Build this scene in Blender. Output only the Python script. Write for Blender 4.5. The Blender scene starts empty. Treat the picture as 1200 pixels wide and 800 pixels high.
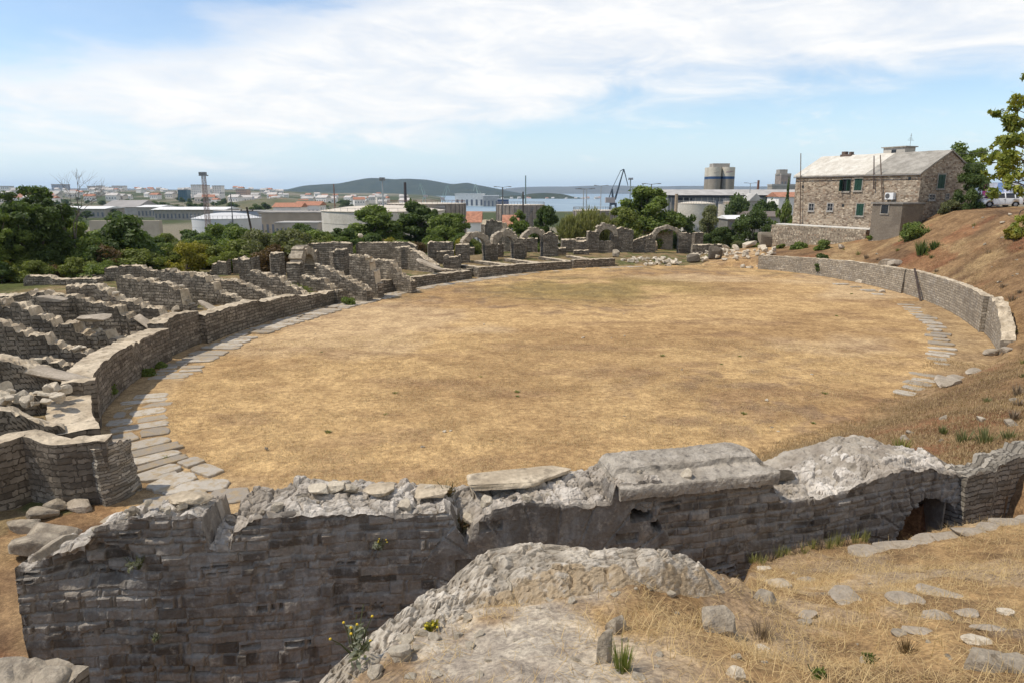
import bpy, math, random
import numpy as np
PI = math.pi
S = bpy.context.scene
COL = S.collection
rnd = random.Random(7)
EYE = np.array([0.0, 0.0, 8.0])          # photographer's eye, 8 m above the arena floor
PITCH = math.atan(175/800.0)
CP, SP = math.cos(PITCH), math.sin(PITCH)

# ---------------------------------------------------------------- survey helpers (photo measurements -> world metres)
def ray(px, py):
    v = py-400.0
    return np.array([px-600.0, 800*CP-v*SP, -(800*SP+v*CP)])
def onz(px, py, z):                       # point at height z
    r = ray(px, py); return EYE+r*((z-8.0)/r[2])
def at(px, py, d):                        # point at distance d along the optical axis
    return EYE+ray(px, py)*(d/800.0)

# ---------------------------------------------------------------- numpy noise
def _hash(ix, iy, iz, seed):
    n = (ix.astype(np.int64)*374761393+iy.astype(np.int64)*668265263+iz.astype(np.int64)*1274126177+seed*974711) & 0xffffffff
    n = ((n ^ (n >> 13))*1274126177) & 0xffffffff
    n = ((n ^ (n >> 15))*2246822519) & 0xffffffff
    return ((n ^ (n >> 16)) & 0xffffff)/float(0xffffff)
def vnoise(p, seed=0):
    p = np.asarray(p, float)
    if p.shape[-1] == 2: p = np.concatenate([p, np.zeros(p.shape[:-1]+(1,))], -1)
    i = np.floor(p).astype(np.int64); f = p-i; f = f*f*(3-2*f)
    x, y, z = i[..., 0], i[..., 1], i[..., 2]; fx, fy, fz = f[..., 0], f[..., 1], f[..., 2]
    def h(a, b, c): return _hash(x+a, y+b, z+c, seed)
    x00 = h(0,0,0)*(1-fx)+h(1,0,0)*fx; x10 = h(0,1,0)*(1-fx)+h(1,1,0)*fx
    x01 = h(0,0,1)*(1-fx)+h(1,0,1)*fx; x11 = h(0,1,1)*(1-fx)+h(1,1,1)*fx
    return (x00*(1-fy)+x10*fy)*(1-fz)+(x01*(1-fy)+x11*fy)*fz
def fbm(p, seed=0, oct=4, gain=.5):       # about -1..1
    p = np.asarray(p, float); s = 0; a = 1.0; t = 0
    for k in range(oct):
        s = s+a*(vnoise(p*(2**k)+17.3*k, seed+k)*2-1); t += a; a *= gain
    return s/t*1.6
def sstep(a, b, x):
    t = np.clip((x-a)/(b-a), 0, 1); return t*t*(3-2*t)

def worley(p, seed=0):
    """2-D cells: distance to the nearest and second nearest point, id of the nearest"""
    p = np.asarray(p, float)[..., :2]; i = np.floor(p).astype(np.int64); f1 = np.full(p.shape[:-1], 9.); f2 = f1.copy(); idd = np.zeros(p.shape[:-1])
    for a in (-1, 0, 1):
        for b in (-1, 0, 1):
            cx, cy = i[..., 0]+a, i[..., 1]+b; q = cx*0; fx = cx+.15+.7*_hash(cx, cy, q, seed); fy = cy+.15+.7*_hash(cx, cy, q+1, seed); d = np.maximum(np.abs(p[..., 0]-fx), np.abs(p[..., 1]-fy))*.6+np.hypot(p[..., 0]-fx, p[..., 1]-fy)*.4
            h = _hash(cx, cy, q+2, seed); n = d < f1; f2 = np.where(n, f1, np.minimum(f2, d)); idd = np.where(n, h, idd); f1 = np.where(n, d, f1)
    return f1, f2, idd
def stones2(p, seed=0):
    """relief of packed broken stones, about -1..1, and a tone per stone"""
    p = np.asarray(p, float); w = np.stack([fbm(p*1.3, seed+1, 2), fbm(p*1.3+9, seed+2, 2)], -1)*.25; f1, f2, h = worley(p[..., :2]+w, seed)
    return (h-.5)*1.3+.45*(1-np.minimum(f1/.6, 1)**2)-.8*(1-sstep(.02, .14, f2-f1)), h
# ---------------------------------------------------------------- object helpers
def link(o, parent=None):
    COL.objects.link(o)
    if parent is not None: o.parent = parent
    return o
def mesh_np(name, V, F, mats, parent=None, smooth=False, uv=None, attrs=None, cols=None, mi=None):
    """V (n,3), F (m,k) with k 3 or 4; uv per loop (m*k,2); attrs {name: per-vertex floats}; cols {name: per-vertex rgb}"""
    V = np.ascontiguousarray(V, np.float32); F = np.ascontiguousarray(F, np.int32); k = F.shape[1]
    me = bpy.data.meshes.new(name)
    me.vertices.add(len(V)); me.vertices.foreach_set('co', V.ravel())
    me.loops.add(F.size); me.loops.foreach_set('vertex_index', F.ravel())
    me.polygons.add(len(F)); me.polygons.foreach_set('loop_start', np.arange(0, F.size, k, dtype=np.int32))
    me.polygons.foreach_set('loop_total', np.full(len(F), k, np.int32))
    if mi is not None: me.polygons.foreach_set('material_index', np.ascontiguousarray(mi, np.int32))
    me.polygons.foreach_set('use_smooth', np.full(len(F), bool(smooth)))
    if uv is not None:
        l = me.uv_layers.new(name='UVMap'); l.data.foreach_set('uv', np.ascontiguousarray(uv, np.float32).ravel())
    for n, a in (attrs or {}).items():
        t = me.attributes.new(n, 'FLOAT', 'POINT'); t.data.foreach_set('value', np.ascontiguousarray(a, np.float32))
    for n, c in (cols or {}).items():
        t = me.attributes.new(n, 'FLOAT_COLOR', 'POINT')
        cc = np.ones((len(V), 4), np.float32); cc[:, :3] = c; t.data.foreach_set('color', cc.ravel())
    me.update(calc_edges=True); me.validate()
    for m in (mats if isinstance(mats, (list, tuple)) else [mats]): me.materials.append(m)
    return link(bpy.data.objects.new(name, me), parent)
def mesh_py(name, V, F, mats, parent=None, smooth=False, mi=None, uv=None):
    me = bpy.data.meshes.new(name); me.from_pydata([tuple(map(float, v)) for v in V], [], F)
    for m in (mats if isinstance(mats, (list, tuple)) else [mats]): me.materials.append(m)
    if mi is not None:
        for p, i in zip(me.polygons, mi): p.material_index = i
    if smooth:
        for p in me.polygons: p.use_smooth = True
    boxuv(me); me.update()
    return link(bpy.data.objects.new(name, me), parent)
def boxuv(me):
    l = me.uv_layers.new(name='UVMap')
    for p in me.polygons:
        n = p.normal
        for li in p.loop_indices:
            c = me.vertices[me.loops[li].vertex_index].co
            if abs(n.z) > .7: l.data[li].uv = (c.x, c.y)
            else:
                t = math.hypot(n.x, n.y) or 1
                l.data[li].uv = ((-n.y*c.x+n.x*c.y)/t, c.z)
class MB:
    """collects simple solids; build() links them as one mesh object"""
    def __init__(s): s.V = []; s.F = []; s.M = []
    def add(s, V, F, m=0):
        b = len(s.V); s.V += [tuple(v) for v in V]; s.F += [tuple(b+i for i in f) for f in F]; s.M += [m]*len(F); return s
    def box(s, c, size, rz=0, m=0, taper=1.0):
        cx, cy, cz = c; a, b, h = size[0]/2, size[1]/2, size[2]; C_, S_ = math.cos(rz), math.sin(rz); V = []
        for z, t in ((0, 1), (h, taper)):
            for x, y in ((-a,-b),(a,-b),(a,b),(-a,b)): V.append((cx+(x*C_-y*S_)*t, cy+(x*S_+y*C_)*t, cz+z))
        return s.add(V, [(3,2,1,0),(4,5,6,7),(0,1,5,4),(1,2,6,5),(2,3,7,6),(3,0,4,7)], m)
    def bar(s, p, q, w, w2=None, m=0, n=4):
        p = np.array(p, float); q = np.array(q, float); d = q-p; L = np.linalg.norm(d)
        if L < 1e-6: return s
        d /= L; u = np.cross(d, [0,0,1.0]); 
        if np.linalg.norm(u) < 1e-3: u = np.cross(d, [1.0,0,0])
        u /= np.linalg.norm(u); v = np.cross(d, u); w2 = w if w2 is None else w2; V = []
        for c, r in ((p, w/2), (q, w2/2)):
            for k in range(n):
                a = 2*PI*(k+.5)/n; V.append(c+u*r*math.cos(a)*(1.41 if n == 4 else 1)+v*r*math.sin(a)*(1.41 if n == 4 else 1))
        F = [tuple(range(n-1, -1, -1)), tuple(range(n, 2*n))]+[(k, (k+1)%n, n+(k+1)%n, n+k) for k in range(n)]
        return s.add(V, F, m)
    def lathe(s, c, prof, n=32, m=0):
        V = []; F = []
        for r, z in prof:
            for k in range(n): V.append((c[0]+r*math.cos(2*PI*k/n), c[1]+r*math.sin(2*PI*k/n), c[2]+z))
        for i in range(len(prof)-1):
            for k in range(n): F.append((i*n+k, i*n+(k+1)%n, (i+1)*n+(k+1)%n, (i+1)*n+k))
        F.append(tuple(range(n-1, -1, -1))); F.append(tuple((len(prof)-1)*n+k for k in range(n)))
        return s.add(V, F, m)
    def prism(s, poly, y0, y1, m=0, ax='y'):
        n = len(poly); V = []
        for y in (y0, y1):
            for a, b in poly: V.append((a, y, b) if ax == 'y' else ((y, a, b) if ax == 'x' else (a, b, y)))
        F = [tuple(range(n)), tuple(range(2*n-1, n-1, -1))]+[(k, n+k, n+(k+1)%n, (k+1)%n) for k in range(n)]
        return s.add(V, F, m)
    def build(s, name, mats, parent=None, smooth=False):
        me = bpy.data.meshes.new(name); me.from_pydata(s.V, [], s.F)
        for m in (mats if isinstance(mats, (list, tuple)) else [mats]): me.materials.append(m)
        for p, i in zip(me.polygons, s.M): p.material_index = i; p.use_smooth = smooth
        import bmesh
        bm = bmesh.new(); bm.from_mesh(me); bmesh.ops.recalc_face_normals(bm, faces=bm.faces); bm.to_mesh(me); bm.free()
        boxuv(me)
        return link(bpy.data.objects.new(name, me), parent)
def thing(name, label, cat, loc=(0,0,0), rz=0, group=None):
    o = bpy.data.objects.new(name, None); COL.objects.link(o); o.location = [float(v) for v in loc]; o.rotation_euler = (0, 0, rz)
    o.empty_display_size = .3
    return tag(o, label, cat, group)
def tag(o, label, cat, group=None):
    o['label'] = label; o['category'] = cat
    if group: o['group'] = group
    return o
def kind(o, k): o['kind'] = k; return o
def dup(root, loc=None, rz=None, sc=None, label=None, group=None):
    r = root.copy(); COL.objects.link(r)
    if loc is not None: r.location = [float(v) for v in loc]
    if rz is not None: r.rotation_euler = (0, 0, rz)
    if sc is not None: r.scale = sc if isinstance(sc, (tuple, list)) else (sc, sc, sc)
    if label: r['label'] = label
    if group: r['group'] = group
    for ch in list(root.children):
        c = ch.copy(); COL.objects.link(c); c.parent = r
        for g in list(ch.children):
            d = g.copy(); COL.objects.link(d); d.parent = c
    return r

# ---------------------------------------------------------------- node helpers
class NT:
    def __init__(s, tree): s.t = tree; s.N = tree.nodes; s.L = tree.links
    def n(s, typ, **kw):
        nd = s.N.new(typ)
        for k, v in kw.items(): setattr(nd, k, v)
        return nd
    def put(s, sock, v):
        if v is None: return
        if isinstance(v, bpy.types.NodeSocket): s.L.new(v, sock)
        else:
            if sock.type == 'RGBA' and not isinstance(v, (int, float)) and len(v) == 3: v = (*v, 1)
            sock.default_value = v
    def math(s, op, a, b=None, c=None, clamp=False):
        nd = s.n('ShaderNodeMath', operation=op, use_clamp=clamp)
        for i, v in enumerate((a, b, c)): s.put(nd.inputs[i], v)
        return nd.outputs[0]
    def mix(s, f, a, b, blend='MIX'):
        nd = s.n('ShaderNodeMix', data_type='RGBA', blend_type=blend); s.put(nd.inputs[0], f); s.put(nd.inputs[6], a); s.put(nd.inputs[7], b)
        return nd.outputs[2]
    def noise(s, vec, scale, det=4, rough=.55, dist=0):
        nd = s.n('ShaderNodeTexNoise'); s.put(nd.inputs['Vector'], vec); s.put(nd.inputs['Scale'], scale); s.put(nd.inputs['Detail'], det)
        s.put(nd.inputs['Roughness'], rough); s.put(nd.inputs['Distortion'], dist); return nd
    def ramp(s, f, lo, hi, a=0.0, b=1.0):
        nd = s.n('ShaderNodeMapRange', interpolation_type='SMOOTHSTEP'); s.put(nd.inputs[0], f)
        for i, v in zip((1, 2, 3, 4), (lo, hi, a, b)): s.put(nd.inputs[i], v)
        return nd.outputs[0]
    def vmul(s, v, k):
        nd = s.n('ShaderNodeVectorMath', operation='MULTIPLY'); s.put(nd.inputs[0], v); nd.inputs[1].default_value = k; return nd.outputs[0]
    def vadd(s, a, b):
        nd = s.n('ShaderNodeVectorMath', operation='ADD'); s.put(nd.inputs[0], a); s.put(nd.inputs[1], b); return nd.outputs[0]
    def attr(s, name): return s.n('ShaderNodeAttribute', attribute_name=name)
    def bump(s, h, strength=.5, dist=.02, normal=None):
        nd = s.n('ShaderNodeBump'); nd.inputs['Strength'].default_value = strength; nd.inputs['Distance'].default_value = dist
        s.put(nd.inputs['Height'], h); s.put(nd.inputs['Normal'], normal); return nd.outputs[0]
def new_mat(name):
    m = bpy.data.materials.new(name); m.use_nodes = True; t = NT(m.node_tree); b = m.node_tree.nodes['Principled BSDF']
    b.inputs['Roughness'].default_value = .92; b.inputs['Specular IOR Level'].default_value = .2
    return m, t, b
def flat_mat(name, col, rough=.8, var=.18, scale=1.5, metal=0, spec=.25):
    m, t, b = new_mat(name); co = t.n('ShaderNodeTexCoord').outputs['Object']
    nz = t.noise(co, scale, 5).outputs[0]; f = t.ramp(nz, .3, .7)
    c = t.mix(f, tuple(x*(1-var) for x in col), tuple(min(1, x*(1+var)) for x in col)); t.put(b.inputs['Base Color'], c)
    b.inputs['Roughness'].default_value = rough; b.inputs['Metallic'].default_value = metal; b.inputs['Specular IOR Level'].default_value = spec
    return m
def masonry_mat(name, dark, light, mortar, bw=.34, bh=.15, stain=(.05,.045,.04), stain_amt=.6, pale=(.42,.40,.37), pale_amt=.35, warp=.05, bumpd=.03, mort=.018):
    m, t, b = new_mat(name); uv = t.n('ShaderNodeTexCoord').outputs['UV']; ob = t.n('ShaderNodeTexCoord').outputs['Object']
    w = t.noise(uv, 2.2, 3); w2 = t.noise(uv, 9, 2)
    off = t.vadd(t.vmul(t.vadd(w.outputs['Color'], (-.5,-.5,-.5)), (warp*2.2, warp*1.6, 0)), t.vmul(t.vadd(w2.outputs['Color'], (-.5,-.5,-.5)), (warp*.7, warp*.7, 0)))
    uw = t.vadd(uv, off)
    br = t.n('ShaderNodeTexBrick', offset=.5, squash=1.35, squash_frequency=3); t.put(br.inputs['Vector'], uw)
    for k, v in (('Scale', 1.0), ('Mortar Size', mort), ('Mortar Smooth', .5), ('Bias', 0), ('Brick Width', bw), ('Row Height', bh)): br.inputs[k].default_value = v
    t.put(br.inputs['Color1'], (0,0,0)); t.put(br.inputs['Color2'], (1,1,1)); t.put(br.inputs['Mortar'], (.5,.5,.5))
    n1 = t.noise(ob, .55, 5, .6).outputs[0]; n2 = t.noise(ob, 7, 5, .65).outputs[0]; n3 = t.noise(ob, 1.7, 4, .6).outputs[0]
    c = t.mix(br.outputs['Color'], dark, light)
    c = t.mix(t.math('MULTIPLY', t.ramp(n3, .5, .72), pale_amt), c, pale)
    c = t.mix(t.math('MULTIPLY', br.outputs['Fac'], .75), c, mortar)
    c = t.mix(t.math('MULTIPLY', t.ramp(n1, .42, .68), stain_amt), c, stain)
    c = t.mix(1.0, c, t.mix(n2, (.45,.45,.45), (1.5,1.5,1.5)), 'MULTIPLY')
    t.put(b.inputs['Base Color'], c); b.inputs['Roughness'].default_value = .95
    h = t.math('ADD', t.math('MULTIPLY', br.outputs['Fac'], -1.0), t.math('MULTIPLY', n2, .9))
    h = t.math('ADD', h, t.math('MULTIPLY', br.outputs['Color'], .5))
    t.put(b.inputs['Normal'], t.bump(h, .9, bumpd)); return m
def rock_mat(name, a, bcol, speck=(.12,.11,.10), scale=2.0, speck_amt=.5, bumpd=.03, lich=None, tone=False):
    m, t, b = new_mat(name); ob = t.n('ShaderNodeTexCoord').outputs['Object']
    n1 = t.noise(ob, scale, 6, .6).outputs[0]; n2 = t.noise(ob, scale*9, 5, .7).outputs[0]; n3 = t.noise(ob, scale*3.1, 5, .65).outputs[0]
    c = t.mix(t.ramp(n1, .3, .7), a, bcol); c = t.mix(t.math('MULTIPLY', t.ramp(n3, .52, .68), speck_amt), c, speck)
    if lich: c = t.mix(t.math('MULTIPLY', t.ramp(n1, .6, .75), .5), c, lich)
    c = t.mix(1.0, c, t.mix(n2, (.55,.55,.55), (1.4,1.4,1.4)), 'MULTIPLY')
    if tone: c = t.mix(1.0, c, t.mix(t.attr('tone').outputs['Fac'], (.55,.53,.50), (1.2,1.2,1.2)), 'MULTIPLY')
    t.put(b.inputs['Base Color'], c); b.inputs['Roughness'].default_value = .95
    t.put(b.inputs['Normal'], t.bump(t.math('ADD', n2, t.math('MULTIPLY', n3, 1.6)), .8, bumpd)); return m
def leaf_mat(name, a, bcol, trans=.38):
    m, t, b = new_mat(name); f = t.attr('tone').outputs['Fac']; c = t.mix(f, a, bcol)
    t.put(b.inputs['Base Color'], c); b.inputs['Roughness'].default_value = .6; b.inputs['Specular IOR Level'].default_value = .3
    tr = t.n('ShaderNodeBsdfTranslucent'); t.put(tr.inputs[0], t.mix(1.0, c, (1.2,1.3,.6), 'MULTIPLY')); mx = t.n('ShaderNodeMixShader'); mx.inputs[0].default_value = trans
    t.L.new(b.outputs[0], mx.inputs[1]); t.L.new(tr.outputs[0], mx.inputs[2]); t.L.new(mx.outputs[0], t.N['Material Output'].inputs[0]); return m

def fieldstone_mat(name, dark, light, mortar, sx=3.2, sz=6.0, stain=(.13,.10,.08), stain_amt=.4, bumpd=.05):
    m, t, b = new_mat(name); uv = t.n('ShaderNodeTexCoord').outputs['UV']; ob = t.n('ShaderNodeTexCoord').outputs['Object']
    w = t.noise(uv, 1.6, 3); q = t.vadd(uv, t.vmul(t.vadd(w.outputs['Color'], (-.5,-.5,-.5)), (.22, .12, 0))); q = t.vmul(q, (sx, sz, 0))
    v = t.n('ShaderNodeTexVoronoi', feature='F1', distance='CHEBYCHEV'); t.put(v.inputs['Vector'], q); v.inputs['Scale'].default_value = 1.0; v.inputs['Randomness'].default_value = .75
    e = t.n('ShaderNodeTexVoronoi', feature='DISTANCE_TO_EDGE'); t.put(e.inputs['Vector'], q); e.inputs['Scale'].default_value = 1.0; e.inputs['Randomness'].default_value = .75
    sp = t.n('ShaderNodeSeparateColor'); t.L.new(v.outputs['Color'], sp.inputs[0]); n1 = t.noise(ob, .5, 5, .6).outputs[0]; n2 = t.noise(ob, 8, 5, .65).outputs[0]
    c = t.mix(t.math('POWER', sp.outputs[0], 1.3), dark, light); c = t.mix(t.math('MULTIPLY', t.math('GREATER_THAN', sp.outputs[1], .8), .6), c, (.30,.20,.13)); j = t.ramp(v.outputs['Distance'], .36, .52)
    c = t.mix(t.math('MULTIPLY', j, .75), c, mortar); c = t.mix(t.math('MULTIPLY', t.ramp(n1, .42, .66), stain_amt), c, stain); c = t.mix(1.0, c, t.mix(n2, (.5,.5,.5), (1.45,1.45,1.45)), 'MULTIPLY')
    t.put(b.inputs['Base Color'], c); t.put(b.inputs['Normal'], t.bump(t.math('ADD', t.math('MULTIPLY', j, -1.0), t.math('MULTIPLY', n2, .8)), .9, bumpd)); return m
M = {}
M['wall'] = masonry_mat('weathered_masonry', (0.117,0.096,0.072), (0.314,0.267,0.206), (0.043,0.035,0.026), stain=(0.067,0.057,0.042), stain_amt=.45, pale=(0.456,0.398,0.311), pale_amt=.5, bumpd=.06, bh=.19, bw=.47, mort=.027, warp=.13)
M['near'] = masonry_mat('near_weathered_masonry', (0.105,0.085,0.064), (0.290,0.245,0.190), (0.062,0.051,0.038), stain=(0.062,0.051,0.038), stain_amt=.5, pale=(0.456,0.398,0.311), pale_amt=.45, bumpd=.05, bh=.165, bw=.40, mort=.016, warp=.13)
M['thin'] = masonry_mat('thin_slab_masonry', (0.160,0.140,0.110), (0.418,0.374,0.305), (0.062,0.053,0.042), stain=(0.098,0.081,0.063), stain_amt=.35, pale=(0.541,0.491,0.405), pale_amt=.5, bumpd=.05, bh=.085, bw=.36, mort=.012, warp=.10)
M['wall_light'] = masonry_mat('pale_masonry', (0.227,0.188,0.140), (0.421,0.356,0.268), (0.173,0.144,0.106), bw=.34, bh=.17, mort=.025, stain=(0.130,0.109,0.085), stain_amt=.4)
M['core'] = rock_mat('sunlit_rubble_core', (0.335,0.267,0.183), (0.594,0.495,0.357), speck=(0.140,0.114,0.081), scale=1.3, speck_amt=.6)  # exposed rubble core, also painted paler for the sun on wall tops
M['slab'] = rock_mat('paving_stone', (0.281,0.233,0.174), (0.432,0.366,0.285), speck=(0.184,0.148,0.102), scale=1.6, speck_amt=.45)
M['stone'] = rock_mat('grey_stone', (0.216,0.178,0.132), (0.454,0.386,0.289), scale=3.0)
M['white_stone'] = rock_mat('white_rubble', (0.454,0.386,0.289), (0.670,0.584,0.451), speck=(0.216,0.168,0.111), scale=2.0, speck_amt=.3)
M['house'] = fieldstone_mat('house_fieldstone', (0.160,0.117,0.079), (0.591,0.491,0.368), (0.369,0.303,0.227))
M['retain'] = fieldstone_mat('fieldstone_terrace', (0.162,0.129,0.093), (0.497,0.416,0.306), (0.238,0.193,0.140), 3.4, 4.6, (0.162,0.129,0.093), .25)
M['plaster'] = masonry_mat('grey_render', (0.184,0.153,0.119), (0.205,0.173,0.132), (0.194,0.163,0.128), stain=(0.108,0.089,0.072), stain_amt=.5, pale=(0.281,0.238,0.183), warp=.05, bumpd=.01)
# ================================================================ the arena ellipse and the lie of the land
CX, CY, TH, EA, EB = 7.538, 45.256, 1.047, 33.076, 20.369
CT, ST = math.cos(TH), math.sin(TH)
def ell(x, y):
    dx, dy = x-CX, y-CY; u = dx*CT+dy*ST; w = -dx*ST+dy*CT
    r = np.sqrt((u/EA)**2+(w/EB)**2)+1e-9; g = np.sqrt(u**2/EA**4+w**2/EB**4)/r+1e-9
    return (r-1)/g, np.degrees(np.arctan2(w/EB, u/EA))
def ellpt(th, d=0.0):
    q = math.radians(th); u, w = EA*math.cos(q), EB*math.sin(q); nu, nw = math.cos(q)/EA, math.sin(q)/EB; l = math.hypot(nu, nw)
    u += d*nu/l; w += d*nw/l
    return CX+u*CT-w*ST, CY+u*ST+w*CT
def elltan(th):
    a, b = ellpt(th-.5), ellpt(th+.5); return math.atan2(b[1]-a[1], b[0]-a[0])

MP = [(700,800,5.35),(560,800,5.2),(450,790,4.95),(540,700,4.79),(600,665,4.80),(680,650,4.77),(740,645,4.76),(800,648,4.72),(1100,790,5.0),(1000,700,4.25),
      (870,655,2.95),(940,640,2.92),(1010,627,2.95),(1200,608,3.2),(840,720,4.6),(1198,700,4.4),(1198,780,5.0),(1050,650,3.3),(920,690,3.75),(870,690,4.25),(848,668,4.5),(825,652,4.68),(760,720,4.88),(650,720,4.95)]
MP = np.array([list(onz(*q)) for q in MP]+[(0,0,5.9),(0,-6,5.9),(-4,-5,5.6),(6,-4,5.6),(6,1,5.4),(10,4,4.9),(9.5,8,3.9),(14,0,5.6),(-3,1.5,5.3)])
EDGE = [(330,1000,4.9),(400,800,4.9),(470,745,4.9),(540,690,4.95),(600,652,5.0),(680,640,5.0),(800,636,4.95),(852,656,4.75),(872,668,4.45),(876,652,3.4),(880,655,2.95),(940,640,2.95),(1012,624,2.95),(1024,640,3.0),(1100,626,3.05),(1200,606,3.15),(1400,570,3.2)]
MPOLY = [tuple(onz(*q)[:2]) for q in EDGE]+[(30,12),(30,-15),(-8,-15),(-4,0.5)]
def tps_fit(P):
    n = len(P); D = np.linalg.norm(P[:, None, :2]-P[None, :, :2], axis=-1); K = D**2*np.log(D+1e-9)+np.eye(n)*.05
    Q = np.c_[np.ones(n), P[:, :2]]; A = np.block([[K, Q], [Q.T, np.zeros((3, 3))]])
    return np.linalg.solve(A, np.r_[P[:, 2], 0, 0, 0])
MW = tps_fit(MP)
def tps(x, y):
    n = len(MP); out = MW[n]+MW[n+1]*x+MW[n+2]*y
    for k in range(n):
        D = np.hypot(x-MP[k, 0], y-MP[k, 1]); out = out+MW[k]*D**2*np.log(D+1e-9)
    return out
def polysd(x, y, poly):
    """signed distance, positive inside"""
    d = np.full(x.shape, 1e9); ins = np.zeros(x.shape, bool); n = len(poly)
    for i in range(n):
        ax, ay = poly[i]; bx, by = poly[(i+1) % n]; ex, ey = bx-ax, by-ay
        t = np.clip(((x-ax)*ex+(y-ay)*ey)/(ex*ex+ey*ey+1e-12), 0, 1); d = np.minimum(d, np.hypot(x-ax-t*ex, y-ay-t*ey))
        c = ((ay > y) != (by > y)) & (x < (bx-ax)*(y-ay)/((by-ay) if abs(by-ay) > 1e-9 else 1e-9)+ax); ins ^= c
    return np.where(ins, d, -d)
TK = [-180,-160,-145,-135,-120,-100,-80,-60,-45,-33,-20,-8,5,18,181]
SL = [0,.08,.28,.40,.44,.48,.58,.66,.60,.30,.13,.07,.04,.0,0]
OF = [0,0,0,0,0,.3,1.5,1.6,1.6,1.6,1.5,1.2,.3,.0,0]
CA = [0.01,1,3,5,6,6.5,6.6,6.7,6.8,6.6,3.2,1.8,.8,.01,.01]
def height(x, y, detail=True):
    x = np.asarray(x, float); y = np.asarray(y, float); shp = x.shape; x = x.ravel(); y = y.ravel()
    d, th = ell(x, y); R = np.hypot(x, y)
    sl, of, ca = np.interp(th, TK, SL), np.interp(th, TK, OF), np.interp(th, TK, CA)
    dr = d; d = d+np.interp(th, [-170,-152,-135,-112,-98,-90], [0,1.2,3.0,2.6,.5,0])
    h = of*sstep(.40, .85, d)+sl*np.maximum(d-.8, 0)
    h = ca*np.tanh(h/np.maximum(ca, .01)*1.0)*.35+np.minimum(h, ca)*.65
    h = np.where(d > 0, h, 0); d = dr
    fill = np.interp(th, [70, 98], [.18, .75])*sstep(.45, 1.0, d)*sstep(14, 24, th)*(1-sstep(161, 166, th))
    h = np.maximum(h, fill)
    right = sstep(.47, .58, x/np.maximum(y, 1)) ; right = np.where(y < 1, 1, right)
    low = -12.0*sstep(100, 230, R)-1.0*sstep(60, 100, R)*sstep(16, 26, d)
    # the city ridge far to the left, and the bay
    t = x/np.maximum(y, 1.0)
    ridge = 26*sstep(900, 2600, y)*(1-sstep(-.42, -.25, t))*sstep(-1.6, -1.0, t)+14*sstep(1500, 3000, y)*sstep(-.45, -.3, t)*(1-sstep(-.2, -.09, t))
    sea = -12*sstep(-.13, -.08, t)*sstep(760, 900, y)*(y > 0)-20*sstep(4200, 4700, R)*sstep(-.3, -.05, t)
    h = h*(1-sstep(110, 200, R))+(low+ridge+sea)*(1-right*.0)
    h = h+right*(y > 0)*6.0*sstep(30, 60, R)*(1-sstep(200, 300, R))*0+right*12.0*sstep(100, 200, R)
    # small relief
    if detail:
        p = np.c_[x, y]
        h = h+fbm(p*.35, 3, 4)*.10*sstep(0, 2.5, d)*(1-sstep(150, 400, R))+fbm(p*.12, 9, 3)*.06*(d <= 0)+fbm(p*1.7, 5, 3)*.035*sstep(.2, 2.5, d)*(R < 120)
    # foreground mound
    k = np.where((R < 45) & (y < 14))[0]
    if len(k):
        X, Y = x[k], y[k]; sd = polysd(X, Y, MPOLY); m = sstep(-.40, .06, sd)*(1-sstep(8.6, 13.5, X)*sstep(0, 6, Y)); m = m*(1-sstep(16, 30, R[k]))
        hm = tps(X, Y)
        if detail: hm = hm+fbm(np.c_[X, Y]*.9, 21, 4)*.07+fbm(np.c_[X, Y]*5, 22, 4)*.028
        dip = sstep(9.0, 8.0, X)*(Y < 10.9); hb = np.where(Y < 14, h[k]*(1-dip)+np.minimum(h[k], np.where(X < 6.6, .8, 1.9))*dip, h[k])
        h[k] = hb*(1-m)+hm*m
    return h.reshape(shp)

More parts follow.
